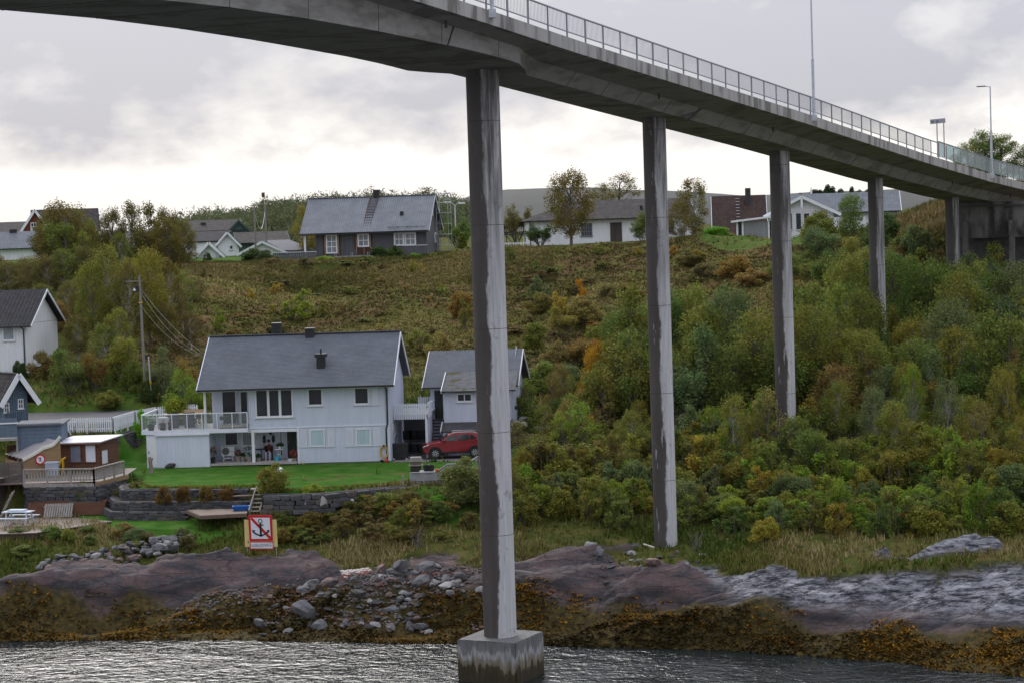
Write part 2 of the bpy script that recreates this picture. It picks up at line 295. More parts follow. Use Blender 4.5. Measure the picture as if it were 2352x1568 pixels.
def ground_material():
    mt = bpy.data.materials.new('ground_cover'); mt.use_nodes = True; t = mt.node_tree; b = t.nodes['Principled BSDF']
    co = t.nodes.new('ShaderNodeTexCoord')
    def nz(sc, det=5, st=(1, 1, 1), ro=.6):
        mpn = t.nodes.new('ShaderNodeMapping'); mpn.inputs['Scale'].default_value = st; t.links.new(co.outputs['Object'], mpn.inputs[0])
        n = t.nodes.new('ShaderNodeTexNoise'); n.inputs['Scale'].default_value = sc; n.inputs['Detail'].default_value = det; n.inputs['Roughness'].default_value = ro
        t.links.new(mpn.outputs[0], n.inputs[0]); return n.outputs[0]
    def rampn(fac, stops):
        r_ = t.nodes.new('ShaderNodeValToRGB'); el_ = r_.color_ramp.elements
        el_[0].position, el_[0].color = stops[0][0], (*stops[0][1], 1); el_[1].position, el_[1].color = stops[-1][0], (*stops[-1][1], 1)
        for p, c in stops[1:-1]: x = el_.new(p); x.color = (*c, 1)
        t.links.new(fac, r_.inputs[0]); return r_.outputs[0]
    def at_(n): a = t.nodes.new('ShaderNodeAttribute'); a.attribute_name = n; return a.outputs['Fac']
    def mix(f_, a, c):
        m_ = t.nodes.new('ShaderNodeMixRGB'); t.links.new(f_, m_.inputs[0]); t.links.new(a, m_.inputs[1]); t.links.new(c, m_.inputs[2]); return m_.outputs[0]
    grass = rampn(nz(.9, 8), [(.3, (.035, .05, .012)), (.5, (.075, .085, .02)), (.7, (.14, .11, .045))])
    lawn = rampn(nz(.9, 10), [(.3, (.03, .09, .011)), (.48, (.045, .125, .015)), (.58, (.065, .135, .022)), (.7, (.11, .145, .04))])
    heath = rampn(nz(.35, 9, (1, 1, 2)), [(.28, (.065, .07, .02)), (.45, (.12, .115, .034)), (.55, (.13, .08, .042)), (.72, (.21, .185, .065))])
    rk = rampn(nz(.6, 12, (.8, 1.8, 3.2), .7), [(.26, (.024, .024, .029)), (.42, (.06, .057, .066)), (.54, (.115, .082, .080)), (.72, (.18, .125, .118)), (.85, (.25, .205, .20))])
    pale = rampn(nz(1.7, 13, (.5, 1.1, 2.6), .8), [(.40, (.016, .017, .021)), (.465, (.06, .062, .073)), (.52, (.20, .205, .23)), (.62, (.36, .37, .40)), (.8, (.5, .51, .54))])
    dn = t.nodes.new('ShaderNodeMapping'); dn.inputs['Scale'].default_value = (.22, .8, 1.5); dn.inputs['Rotation'].default_value = (.3, .5, .45); t.links.new(co.outputs['Object'], dn.inputs[0])
    vd = t.nodes.new('ShaderNodeMixRGB'); vd.blend_type = 'ADD'; vd.inputs[0].default_value = .9; t.links.new(dn.outputs[0], vd.inputs[1]); nn = t.nodes.new('ShaderNodeTexNoise'); nn.inputs['Scale'].default_value = .9; nn.inputs['Detail'].default_value = 5; t.links.new(co.outputs['Object'], nn.inputs[0]); t.links.new(nn.outputs['Color'], vd.inputs[2])
    vo = t.nodes.new('ShaderNodeTexVoronoi'); vo.feature = 'DISTANCE_TO_EDGE'; vo.inputs['Scale'].default_value = 1.15; t.links.new(vd.outputs[0], vo.inputs[0])
    ck = t.nodes.new('ShaderNodeMapRange'); ck.inputs[1].default_value = 0; ck.inputs[2].default_value = .05; ck.inputs[3].default_value = .25; ck.inputs[4].default_value = 1; t.links.new(vo.outputs[0], ck.inputs[0])
    def crk(c): m_ = t.nodes.new('ShaderNodeMixRGB'); m_.blend_type = 'MULTIPLY'; m_.inputs[0].default_value = .55; t.links.new(c, m_.inputs[1]); t.links.new(ck.outputs[0], m_.inputs[2]); return m_.outputs[0]
    sk = t.nodes.new('ShaderNodeMapRange'); t.links.new(nz(5.5, 8, (1, 1.4, 2), .75), sk.inputs[0]); sk.inputs[1].default_value = .55; sk.inputs[2].default_value = .7; sk.inputs[4].default_value = .6; lc = t.nodes.new('ShaderNodeRGB'); lc.outputs[0].default_value = (.24, .235, .235, 1); rk = mix(sk.outputs[0], rk, lc.outputs[0])
    rk = crk(rk); pale = crk(pale)
    weed = rampn(nz(3.2, 7), [(.3, (.022, .02, .011)), (.5, (.06, .048, .016)), (.7, (.12, .082, .022))])
    grv = rampn(nz(9, 4), [(.3, (.12, .12, .12)), (.7, (.26, .25, .24))])
    c = mix(at_('lawn'), grass, lawn); c = mix(at_('heath'), c, heath); c = mix(at_('rock'), c, rk); c = mix(at_('pale'), c, pale); tdm = t.nodes.new('ShaderNodeRGB'); tdm.outputs[0].default_value = (.014, .014, .015, 1); tf = t.nodes.new('ShaderNodeMath'); tf.operation = 'MULTIPLY'; tf.inputs[1].default_value = .75; t.links.new(at_('tide'), tf.inputs[0]); c = mix(tf.outputs[0], c, tdm.outputs[0]); c = mix(at_('weed'), c, weed); c = mix(at_('gravel'), c, grv)
    t.links.new(c, b.inputs['Base Color'])
    rr = t.nodes.new('ShaderNodeMapRange'); t.links.new(at_('rock'), rr.inputs[0]); rr.inputs[3].default_value = .95; rr.inputs[4].default_value = .75; t.links.new(rr.outputs[0], b.inputs['Roughness'])
    sr = t.nodes.new('ShaderNodeMapRange'); t.links.new(at_('rock'), sr.inputs[0]); sr.inputs[3].default_value = .03; sr.inputs[4].default_value = .12; t.links.new(sr.outputs[0], b.inputs['Specular IOR Level'])
    bn = t.nodes.new('ShaderNodeBump'); bn.inputs['Strength'].default_value = .7; bn.inputs['Distance'].default_value = .12; hm = t.nodes.new('ShaderNodeMath'); hm.operation = 'MULTIPLY_ADD'; t.links.new(ck.outputs[0], hm.inputs[0]); hm.inputs[1].default_value = .35; t.links.new(nz(2.2, 12, (1, 1.5, 2.5), .8), hm.inputs[2]); t.links.new(hm.outputs[0], bn.inputs['Height']); t.links.new(bn.outputs[0], b.inputs['Normal'])
    return mt
GM = ground_material()
gnd = obj('ground', np_mesh('ground', np.stack([_X, _Y, _Z], -1).reshape(-1, 3), _F, GM, {k: v.ravel() for k, v in _mk.items() if k != 'zb'}, True)); tag(gnd, kind='structure')
# ground beyond the plateau, one sheet to the horizon
far = MB()
far.quad((-2600, 415, 16), (2600, 415, 16), (3600, 5200, 16), (-3600, 5200, 16))
tag(far.build('terrain', pm('far_field', (.05, .06, .02), (.09, .08, .03), .02)), kind='structure')
# road behind the garden
rm = MB(); rm.quad(*[(p.x, p.y, 7.715) for p in road_poly])
tag(rm.build('road', pm('asphalt', (.075, .075, .08), (.115, .112, .115), 3., .85, .3, 60)), kind='structure')
# ------------------------------------------------------------------ water
def water_material():
    mt = bpy.data.materials.new('sea_water'); mt.use_nodes = True; t = mt.node_tree; b = t.nodes['Principled BSDF']
    b.inputs['Base Color'].default_value = (.018, .024, .024, 1); b.inputs['Roughness'].default_value = .1; b.inputs['IOR'].default_value = 1.33; b.inputs['Specular IOR Level'].default_value = .5
    co = t.nodes.new('ShaderNodeTexCoord'); h = None
    for sc, st, ro, k in ((1.7, (.7, .95, 1), .3, .8), (.3, (.8, 1, 1), .3, 1.2), (4.6, (.75, 1., 1), .5, .3)):
        mpn = t.nodes.new('ShaderNodeMapping'); mpn.inputs['Scale'].default_value = st; mpn.inputs['Rotation'].default_value = (0, 0, ro); t.links.new(co.outputs['Object'], mpn.inputs[0])
        n = t.nodes.new('ShaderNodeTexNoise'); n.inputs['Scale'].default_value = sc; n.inputs['Detail'].default_value = 3; n.inputs['Distortion'].default_value = .6; t.links.new(mpn.outputs[0], n.inputs[0])
        m_ = t.nodes.new('ShaderNodeMath'); m_.operation = 'MULTIPLY_ADD'; t.links.new(n.outputs[0], m_.inputs[0]); m_.inputs[1].default_value = k
        if h is not None: t.links.new(h, m_.inputs[2])
        else: m_.inputs[2].default_value = 0
        h = m_.outputs[0]
    bn = t.nodes.new('ShaderNodeBump'); bn.inputs['Strength'].default_value = .6; bn.inputs['Distance'].default_value = .22; t.links.new(h, bn.inputs['Height']); t.links.new(bn.outputs[0], b.inputs['Normal'])
    return mt
wm = MB(); wm.quad((-300, -300, -.4), (300, -300, -.4), (300, 135, -.4), (-300, 135, -.4)); tag(wm.build('water', water_material()), kind='structure')
# ------------------------------------------------------------------ far hills
def ridge(name, Yc, depth, prof, mt, tree=0.):
    """a hill range: prof lists (sight x, sight y) of its crest at distance Yc"""
    xs = np.linspace(prof[0][0], prof[-1][0], 90); ys = np.interp(xs, [p[0] for p in prof], [p[1] for p in prof]); V = []; rows = 14
    for j in range(rows):
        t_ = j/(rows-1)*2-1
        for x, y in zip(xs, ys):
            c = at(x, y, Yc); Y = Yc+t_*depth; h = (c.z-tree-12)*(1-t_*t_)**.8+12+float(fbm(np.array([c.x*.02]), np.array([Y*.02]))[0])*2.*(1-abs(t_))
            V.append((c.x*(Y/Yc), Y, h))
    id_ = np.arange(rows*90).reshape(rows, 90); F = np.stack([id_[:-1, :-1], id_[:-1, 1:], id_[1:, 1:], id_[1:, :-1]], -1).reshape(-1, 4)
    return tag(obj(name, np_mesh(name, V, F, mt, None, True)), kind='structure'), V
wood_prof = [(-400, 512), (-100, 512), (0, 508), (120, 506), (300, 498), (430, 484), (520, 470), (620, 457), (700, 447), (780, 437), (850, 432), (1000, 437), (1075, 452), (1150, 492), (1250, 512)]
hill_wood, wood_V = ridge('hill', 470, 130, wood_prof, pm('wood_floor', (.035, .045, .015), (.05, .04, .02), .05), 7.)
ridge('hills', 2600, 500, [(-400, 535), (300, 530), (900, 500), (1060, 460), (1100, 445), (1160, 437), (1262, 431), (1400, 436), (1500, 440), (1640, 447), (1720, 452), (1900, 440), (2100, 436), (2400, 430), (2700, 440)], pm('heath_hill', (.03, .036, .034), (.045, .045, .036), .01))
# ------------------------------------------------------------------ bridge
B0 = Vector((3.912, 101.302, 0)); BD = Vector((.43979, .8981, 0)); BP = Vector((-.8981, .43979, 0)); HW = 3.8
_ds = [-60, -45, -30, -20, -9.6, -1.7, 0, 16, 32, 40, 56, 74, 85, 125]; _dz = [11.6, 11.1, 10.25, 9.66, 8.90, 8.26, 8.14, 7.0, 5.863, 5.247, 3.996, 2.765, 2.16, .2]
def deck_z(s): return EYE+float(np.interp(s, _ds, _dz))
def bp(s, off, z): return B0+BD*s+BP*off+Vector((0, 0, z))
_cc = pm('bridge_concrete', (.24, .235, .225), (.31, .305, .295), 1.6, .85, .5, 14, (1, 1, 3.5), 12, .15, 0, .3, .7, (.19, .185, .175), .5)
_cf = pm('fascia_concrete', (.30, .295, .285), (.42, .41, .40), .9, .85, .3, 12, (1.6, 1.6, .25), 8, .2, 0, .3, .7, (.17, .165, .155), .8)
bridge = thing('bridge', (0, 0, 0), 'long curving grey concrete road bridge on round pillars crossing the water', 'bridge')
# girder: lofted box section; half width w, web top/bottom under the deck line
def _wz(s):
    w = float(np.interp(s, [-60, -5.2, -1.6, 125], [2.85, 2.75, 1.42, 1.42]))
    zb = float(np.interp(s, [-60, -45, -33, -28, -22.9, -17.5, -10.5, -7.5, -4.8, -1.6], [6.8, 7.3, 7.72, 7.80, 7.77, 7.65, 7.40, 7.24, 7.03, 6.96]))+EYE if s < -1.6 else deck_z(s)-1.47
    wt = float(np.interp(s, [-60, -5.2, -1.6, 125], [2.85, 2.8, 1.95, 1.95]))
    zt = deck_z(s)-(.80 if s < -5 else .86)
    return w, wt, zb, zt
ss = list(np.arange(-58, -8, 2.5))+[-8, -6.6, -5.2, -4., -2.8, -1.6, 0]+list(np.arange(2, 121, 2.))
V = []; F = []
for s in ss:
    w, wt, zb, zt = _wz(s); zd = deck_z(s)
    for off, z in ((.25, zd-.02), (.25, zd-.56), (HW-wt, zt), (HW-w, zb), (HW+w, zb), (HW+wt, zt), (2*HW-.25, zd-.56), (2*HW-.25, zd-.02)): V.append(tuple(bp(s, off, z)))
for i in range(len(ss)-1):
    for k in range(8): a = i*8+k; b = i*8+(k+1) % 8; F.append((a, b, b+8, a+8))
me = bpy.data.meshes.new('girder'); me.from_pydata(V, [], F); me.update()
bm = bmesh.new(); bm.from_mesh(me); bmesh.ops.recalc_face_normals(bm, faces=bm.faces); bm.to_mesh(me); bm.free()
girder = obj('girder', me, _cc, bridge)
# edge beams, cast in bays
def sweep(prof, s0, s1, step, name, mt, par, gap=.0):
    """sweep a (off,z) closed profile along the deck"""
    m_ = MB(); st = np.arange(s0, s1+1e-6, step); n = len(prof); b0 = 0
    for s in st:
        for off, dz in prof: m_.v.append(tuple(bp(s, off, deck_z(s)+dz)))
    for i in range(len(st)-1):
        for k in range(n): a = i*n+k; b = i*n+(k+1) % n; m_.f.append((a, b, b+n, a+n))
    m_.f.append(tuple(range(n))[::-1]); m_.f.append(tuple((len(st)-1)*n+k for k in range(n)))
    return m_.build(name, mt, par)
for k in range(30):
    a = -58+k*6.
    rj = random.Random(k).uniform(-.012, .012)
    sweep([(rj, -.58), (rj, 0), (.4, 0), (.4, -.3), (.3, -.58)], a+.012, a+5.988, 2.9879, 'edge_beam', _cf, bridge)
sweep([(2*HW-.4, -.58), (2*HW-.4, 0), (2*HW, 0), (2*HW, -.58)], -58, 120, 2, 'far_edge_beam', _cf, bridge)
tag(sweep([(.42, -.10), (.42, -.017), (2*HW-.42, -.017), (2*HW-.42, -.10)], -58, 120, 2, 'carriageway', pm('asphalt_bridge', (.05, .05, .052), (.075, .075, .075), 3., .9), bridge))
# joints, drain stubs and the bearing seat over the second pillar
jm = pm('wet_concrete', (.06, .058, .055), (.10, .098, .095), 2., .6)
for s, hh in ((-11.4, .5), (18.6, 1.)):
    m_ = MB(); w, wt, zb, zt = _wz(s); m_.bar(bp(s, HW-wt-.03, zt), bp(s-.5, HW-w-.03, zb), .05, .06); m_.build('joint', jm, bridge)
m_ = MB(); s = 17.6; w, wt, zb, zt = _wz(s)
pA = bp(s+1.6, HW-wt-.06, zt-.02); pB = bp(s+.9, HW-(w+wt)/2-.07, (zt+zb)/2+.05); pC = bp(s+.5, HW-(w+wt)/2-.07, (zt+zb)/2-.02); pD = bp(s-.6, HW-w-.06, zb+.02)
for a, b in ((pA, pB), (pB, pC), (pC, pD)): m_.bar(a, b, .08, .07)
for a, b in ((pA, pB), (pB, pC), (pC, pD)): m_.bar(a+BD*.35, b+BD*.35, .06, .06)
m_.build('expansion_joint', jm, bridge)
for s in list(np.arange(-54, -6, 5.2))+list(np.arange(2.6, 90, 4.0)):
    w, wt, zb, zt = _wz(s); m_ = MB(); m_.bar(bp(s, HW-wt-.004, zt), bp(s, HW-w-.004, zb), .02, .025); m_.build('cast_joint', jm, bridge); m_ = MB(); m_.bar(bp(s, HW-w, zb-.004), bp(s, HW+w, zb-.004), .025, .02); m_.build('cast_joint', jm, bridge)
for s in (-12.5, 12.2, 29.5, 69, 87):
    w, wt, zb, zt = _wz(s); m_ = MB(); p = bp(s, HW-wt-.25, zt+.10); m_.tube([p, p-Vector((0, 0, .32))], .055, 8); m_.build('drain_pipe', pm('pipe_dark', (.05, .05, .05), (.08, .08, .08), 3, .6), bridge)
# pillars: board-marked round columns, dark wet weather side with ragged edge
def pillar_material():
    mt = bpy.data.materials.new('pillar_concrete'); mt.use_nodes = True; t = mt.node_tree; b = t.nodes['Principled BSDF']
    co = t.nodes.new('ShaderNodeTexCoord')
    def nz(sc, st, det=6, ro=.6):
        mpn = t.nodes.new('ShaderNodeMapping'); mpn.inputs['Scale'].default_value = st; t.links.new(co.outputs['Object'], mpn.inputs[0])
        n = t.nodes.new('ShaderNodeTexNoise'); n.inputs['Scale'].default_value = sc; n.inputs['Detail'].default_value = det; n.inputs['Roughness'].default_value = ro; t.links.new(mpn.outputs[0], n.inputs[0]); return n.outputs[0]
    def mr(v, a, c, lo=0., hi=1.):
        m_ = t.nodes.new('ShaderNodeMapRange'); t.links.new(v, m_.inputs[0]); m_.inputs[1].default_value = a; m_.inputs[2].default_value = c; m_.inputs[3].default_value = lo; m_.inputs[4].default_value = hi; return m_.outputs[0]
    def mth(op, a, c):
        m_ = t.nodes.new('ShaderNodeMath'); m_.operation = op
        for i, v in enumerate((a, c)):
            if isinstance(v, (int, float)): m_.inputs[i].default_value = v
            else: t.links.new(v, m_.inputs[i])
        return m_.outputs[0]
    def mix(f_, a, c):
        m_ = t.nodes.new('ShaderNodeMixRGB')
        for i, v in enumerate((f_, a, c)):
            if isinstance(v, tuple): m_.inputs[i].default_value = (*v, 1)
            else: t.links.new(v, m_.inputs[i])
        return m_.outputs[0]
    sep_ = t.nodes.new('ShaderNodeSeparateXYZ'); t.links.new(co.outputs['Object'], sep_.inputs[0])
    up = t.nodes.new('ShaderNodeAttribute'); up.attribute_name = 'up'
    streak = nz(3.2, (2.2, 2.2, .09)); fine = nz(9, (1.6, 1.6, .12))
    dry = mix(mr(streak, .35, .65), (.44, .44, .455), (.58, .58, .60)); dry = mix(mr(fine, .60, .70), dry, (.22, .215, .215))
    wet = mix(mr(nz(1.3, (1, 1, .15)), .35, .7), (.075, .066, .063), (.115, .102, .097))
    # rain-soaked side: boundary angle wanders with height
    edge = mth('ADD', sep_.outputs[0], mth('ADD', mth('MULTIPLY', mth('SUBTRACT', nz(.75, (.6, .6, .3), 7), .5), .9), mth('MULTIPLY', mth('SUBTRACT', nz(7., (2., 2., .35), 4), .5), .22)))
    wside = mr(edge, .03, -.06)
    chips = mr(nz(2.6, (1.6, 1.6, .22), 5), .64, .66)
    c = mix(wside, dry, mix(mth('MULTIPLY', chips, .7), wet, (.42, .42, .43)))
    # run-off stains below the girder
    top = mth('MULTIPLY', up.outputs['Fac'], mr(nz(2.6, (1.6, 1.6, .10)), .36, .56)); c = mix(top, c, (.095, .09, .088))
    fz = mth('FRACT', mth('MULTIPLY', sep_.outputs[2], .2151), 0.); c = mix(mr(fz, .006, .004), c, (.05, .048, .046))
    blot = mr(nz(1.1, (1, 1, .8), 8, .7), .58, .66); c = mix(mth('MULTIPLY', blot, .55), c, (.12, .112, .108))
    t.links.new(c, b.inputs['Base Color']); b.inputs['Roughness'].default_value = .85; b.inputs['Specular IOR Level'].default_value = .12
    bn = t.nodes.new('ShaderNodeBump'); bn.inputs['Strength'].default_value = .4; bn.inputs['Distance'].default_value = .03; t.links.new(fine, bn.inputs['Height']); t.links.new(bn.outputs[0], b.inputs['Normal'])
    return mt
PM = pillar_material()
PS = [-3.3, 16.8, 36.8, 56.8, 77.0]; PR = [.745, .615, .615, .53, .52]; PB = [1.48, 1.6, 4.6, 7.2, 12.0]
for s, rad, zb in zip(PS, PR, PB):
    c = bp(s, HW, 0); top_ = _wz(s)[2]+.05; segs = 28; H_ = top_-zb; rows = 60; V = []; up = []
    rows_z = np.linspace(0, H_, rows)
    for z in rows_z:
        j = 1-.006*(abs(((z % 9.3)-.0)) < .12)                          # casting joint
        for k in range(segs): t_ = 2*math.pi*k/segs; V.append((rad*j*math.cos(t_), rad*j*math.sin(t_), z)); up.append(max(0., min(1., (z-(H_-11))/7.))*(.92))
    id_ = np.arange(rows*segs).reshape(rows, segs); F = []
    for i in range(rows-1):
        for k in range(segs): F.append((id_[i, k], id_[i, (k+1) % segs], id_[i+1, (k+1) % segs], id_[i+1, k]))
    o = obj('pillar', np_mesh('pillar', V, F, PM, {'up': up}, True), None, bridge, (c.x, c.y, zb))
    if zb > 1.5:
        m_ = MB(); m_.lathe([(rad*1.25, -.8), (rad*1.25, .12), (rad*1.1, .2)], 20); m_.build('pillar_foot', _cc, bridge, (c.x, c.y, zb-.1))
# footing block in the water
def footing_material():
    mt = bpy.data.materials.new('tidal_concrete'); mt.use_nodes = True; t = mt.node_tree; b = t.nodes['Principled BSDF']; co = t.nodes.new('ShaderNodeTexCoord')
    def nz(sc, st, det=6):
        mpn = t.nodes.new('ShaderNodeMapping'); mpn.inputs['Scale'].default_value = st; t.links.new(co.outputs['Object'], mpn.inputs[0])
        n = t.nodes.new('ShaderNodeTexNoise'); n.inputs['Scale'].default_value = sc; n.inputs['Detail'].default_value = det; t.links.new(mpn.outputs[0], n.inputs[0]); return n.outputs[0]
    sep_ = t.nodes.new('ShaderNodeSeparateXYZ'); t.links.new(co.outputs['Object'], sep_.inputs[0])
    ad = t.nodes.new('ShaderNodeMath'); ad.operation = 'MULTIPLY_ADD'; t.links.new(nz(2.4, (1.5, 1.5, .2), 9), ad.inputs[0]); ad.inputs[1].default_value = 1.7; t.links.new(sep_.outputs[2], ad.inputs[2])
    r_ = t.nodes.new('ShaderNodeValToRGB'); mrn = t.nodes.new('ShaderNodeMapRange'); mrn.inputs[1].default_value = .75; mrn.inputs[2].default_value = 2.5; t.links.new(ad.outputs[0], mrn.inputs[0]); t.links.new(mrn.outputs[0], r_.inputs[0])
    st = [(.0, (.035, .026, .01)), (.20, (.05, .036, .014)), (.26, (.17, .15, .10)), (.38, (.20, .18, .14)), (.47, (.30, .30, .30)), (.57, (.34, .34, .345)), (.66, (.17, .17, .172)), (1., (.14, .14, .143))]
    el_ = r_.color_ramp.elements; el_[0].color = (*st[0][1], 1); el_[1].color = (*st[-1][1], 1)
    for p, c in st[1:-1]: x = el_.new(p); x.color = (*c, 1)
    m2 = t.nodes.new('ShaderNodeMixRGB'); m2.blend_type = 'MULTIPLY'; m2.inputs[0].default_value = .6; t.links.new(r_.outputs[0], m2.inputs[1])
    r2 = t.nodes.new('ShaderNodeValToRGB'); r2.color_ramp.elements[0].position = .35; r2.color_ramp.elements[0].color = (.35, .35, .36, 1); r2.color_ramp.elements[1].position = .6; t.links.new(nz(3.5, (2, 2, .3)), r2.inputs[0]); t.links.new(r2.outputs[0], m2.inputs[2])
    t.links.new(m2.outputs[0], b.inputs['Base Color']); b.inputs['Roughness'].default_value = .75
    bn = t.nodes.new('ShaderNodeBump'); bn.inputs['Strength'].default_value = .5; bn.inputs['Distance'].default_value = .04; t.links.new(nz(7, (1, 1, .6)), bn.inputs['Height']); t.links.new(bn.outputs[0], b.inputs['Normal'])
    return mt
bm = bmesh.new(); bmesh.ops.create_cube(bm, size=1); bmesh.ops.scale(bm, vec=(2.95, 2.95, 4.4), verts=bm.verts); bmesh.ops.translate(bm, vec=(0, 0, -.7), verts=bm.verts)
bmesh.ops.bevel(bm, geom=list(bm.edges), offset=.05, segments=2, affect='EDGES'); bmesh.ops.subdivide_edges(bm, edges=list(bm.edges), cuts=6, use_grid_fill=True)
for v in bm.verts: v.co += Vector((random.uniform(-.008, .008), random.uniform(-.008, .008), random.uniform(-.012, .012)))
me = bpy.data.meshes.new('footing'); bm.to_mesh(me); bm.free()
c = bp(PS[0], HW, 0); obj('footing', me, footing_material(), bridge, (c.x, c.y, 0), math.atan2(BD.y, BD.x))
# railing
rail_m = pm('galvanised_rail', (.20, .22, .25), (.26, .28, .31), 5, .5, 0, None, (1, 1, 1), 3, .5, .3)
railing = sweep([(.12, 1.08), (.12, 1.14), (.19, 1.14), (.19, 1.08)], -58, 60, 2, 'railing', rail_m, bridge)
sweep([(.13, .27), (.13, .31), (.18, .31), (.18, .27)], -58, 60, 2, 'bottom_rail', rail_m, railing)
pmesh = MB().box(-.035, .035, -.03, .03, 0, 1.1).mesh('post'); pmesh.materials.append(rail_m)
for n in range(-14, 31):
    s = n*2.; p = bp(s, .155, deck_z(s)); obj('post', pmesh, None, railing, p, math.atan2(BD.y, BD.x))
bal = MB()
for i in range(int(58/.14)+int(28/.14)):
    s = -28+i*.14; p = bp(s, .155, deck_z(s)); bal.bar(p+Vector((0, 0, .3)), p+Vector((0, 0, 1.09)), .016, .016)
tag(bal.build('baluster', rail_m, railing), kind='stuff')
# far railing, same pattern, coarse
fr = sweep([(2*HW-.19, 1.08), (2*HW-.19, 1.14), (2*HW-.12, 1.14), (2*HW-.12, 1.08)], -58, 118, 2, 'far_railing', rail_m, bridge)
for n in range(-14, 59, 1):
    s = n*2.; p = bp(s, 2*HW-.155, deck_z(s)); obj('post', pmesh, None, fr, p, math.atan2(BD.y, BD.x))
# glass noise screen on the landward end
def glass_mat(name, tint, fac=.75, rough=.05):
    mt = bpy.data.materials.new(name); mt.use_nodes = True; t = mt.node_tree; t.nodes.clear()
    o_ = t.nodes.new('ShaderNodeOutputMaterial'); mx = t.nodes.new('ShaderNodeMixShader'); tr = t.nodes.new('ShaderNodeBsdfTransparent'); b = t.nodes.new('ShaderNodeBsdfPrincipled')
    tr.inputs[0].default_value = (*tint, 1); b.inputs['Base Color'].default_value = (*[c*.6 for c in tint], 1); b.inputs['Roughness'].default_value = rough; mx.inputs[0].default_value = 1-fac
    t.links.new(tr.outputs[0], mx.inputs[1]); t.links.new(b.outputs[0], mx.inputs[2]); t.links.new(mx.outputs[0], o_.inputs[0]); return mt
scr_m = glass_mat('screen_glass', (.62, .72, .74), .62, .25)
screen = sweep([(.11, 1.18), (.11, 1.24), (.2, 1.24), (.2, 1.18)], 60, 118, 2, 'noise_screen', rail_m, bridge)
for k in range(29):
    s = 60+k*2.; a = bp(s+.04, .15, deck_z(s)); b = bp(s+1.96, .15, deck_z(s+1.96)); m_ = MB()
    dn = BP*.012
    for sg in (-1, 1): m_.quad(a+dn*sg+Vector((0, 0, .16)), b+dn*sg+Vector((0, 0, .16)), b+dn*sg+Vector((0, 0, 1.17)), a+dn*sg+Vector((0, 0, 1.17)))
    m_.f.append((0, 1, 5, 4)); m_.f.append((3, 2, 6, 7)); m_.build('screen_pane', scr_m, screen)
    p = bp(s, .155, deck_z(s)); obj('post', pmesh, None, screen, p, math.atan2(BD.y, BD.x))
# abutment
abut = thing('bridge_abutment', bp(84, HW, 17), 'stained concrete bridge abutment wall on short legs above loose rocks', 'abutment')
am = pm('abutment_concrete', (.085, .083, .08), (.19, .185, .182), .5, .85, .4, 8, (1, 1, .4), 8, .2, 0, .35, .6, (.045, .044, .043), .7)
def ab(m_, s0, s1, o0, o1, z0, z1):
    n = len(m_.v)
    for z in (z0, z1):
        for s, o_ in ((s0, o0), (s1, o0), (s1, o1), (s0, o1)): m_.v.append(tuple(bp(s, o_, z)-abut.location))
    m_.f += [tuple(n+i for i in f) for f in ((3, 2, 1, 0), (4, 5, 6, 7), (0, 1, 5, 4), (1, 2, 6, 5), (2, 3, 7, 6), (3, 0, 4, 7))]
m_ = MB(); ab(m_, 84, 85, -3.5, 5.6, 17.85, deck_z(84)-1.5); m_.build('wall', am, abut)
m_ = MB(); ab(m_, 83.75, 83.99, -3.6, 5.7, deck_z(84)-1.86, deck_z(84)-1.72); m_.build('bearing_ledge', jm, abut)
for o_ in (4.5, .8, -2.8):
    m_ = MB(); ab(m_, 83.6, 83.98, o_-.2, o_+.2, 15.2, 19.2); m_.build('leg', am, abut)
m_ = MB(); ab(m_, 85.4, 86, -4, 6, 14, 18.6); m_.build('back_wall', jm, abut)
# lamp posts and the road sign on the deck
lampm = pm('galvanised_post', (.42, .45, .50), (.52, .55, .6), 4, .5, 0, None, (1, 1, 1), 3, .4, .2)
def lamp_post(s, off, h, label, reach=-1.0):
    p = bp(s, off, deck_z(s)); r_ = thing('lamp_post', p, label, 'lamp post')
    MB().tube([(0, 0, 0), (0, 0, 3.3), (0, 0, 3.32), (0, 0, h)], [.085, .085, .055, .045], 10).build('pole', lampm, r_, smooth=False)
    MB().box(-.16, .16, -.16, .16, -.3, .06).build('base_plate', lampm, r_)
    hd = BP*(-reach); m_ = MB().tube([(0, 0, h-.03), tuple(hd*.5+Vector((0, 0, h+.03)))], .03, 8); m_.build('arm', lampm, r_)
    m_ = MB(); a = hd*.35+Vector((0, 0, h+.03)); m_.bar(a, a+hd*.65, .22, .08); m_.build('lamp_head', pm('lamp_grey', (.12, .12, .13), (.16, .16, .17), 3, .5), r_)
    return r_
lamp_post(-9.9, -.06, 8, 'grey lamp post at the bridge edge where the round railing begins over the tallest pillar')
lamp_post(31.95, -.06, 8.6, 'tall grey stepped lamp post mid bridge rising out of the picture')
lamp_post(74.2, -.06, 6.6, 'slim lamp post with short arm beside the glass screen')
s0 = 58.6; p = bp(s0, -.05, deck_z(s0)); rs = thing('road_sign', p, 'small grey direction sign seen edge-on over two thin posts on the bridge', 'sign')
ps_m = pm('sign_back', (.30, .32, .36), (.36, .38, .42), 4, .5, 0, None, (1, 1, 1), 3, .4, .4)
for k, dx in enumerate((.1, .65)): MB().tube([(dx*.92, dx*.3, 0), (dx*.92, dx*.3, 2.35)], .035, 8).build('post', pm('sign_post', (.22, .13, .12), (.3, .2, .18), 4, .6), rs)
m_ = MB().box(-.2, .95, .05, .09, 2.3, 2.62); o = m_.build('panel', ps_m, rs); o.rotation_euler = (0, R(-4), R(16))
for x in (-.1, .25): m2_ = MB().box(x, x+.15, .035, .048, 2.4, 2.52); o2 = m2_.build('mounting_plate', pm('lamp_grey', (0, 0, 0)), o)
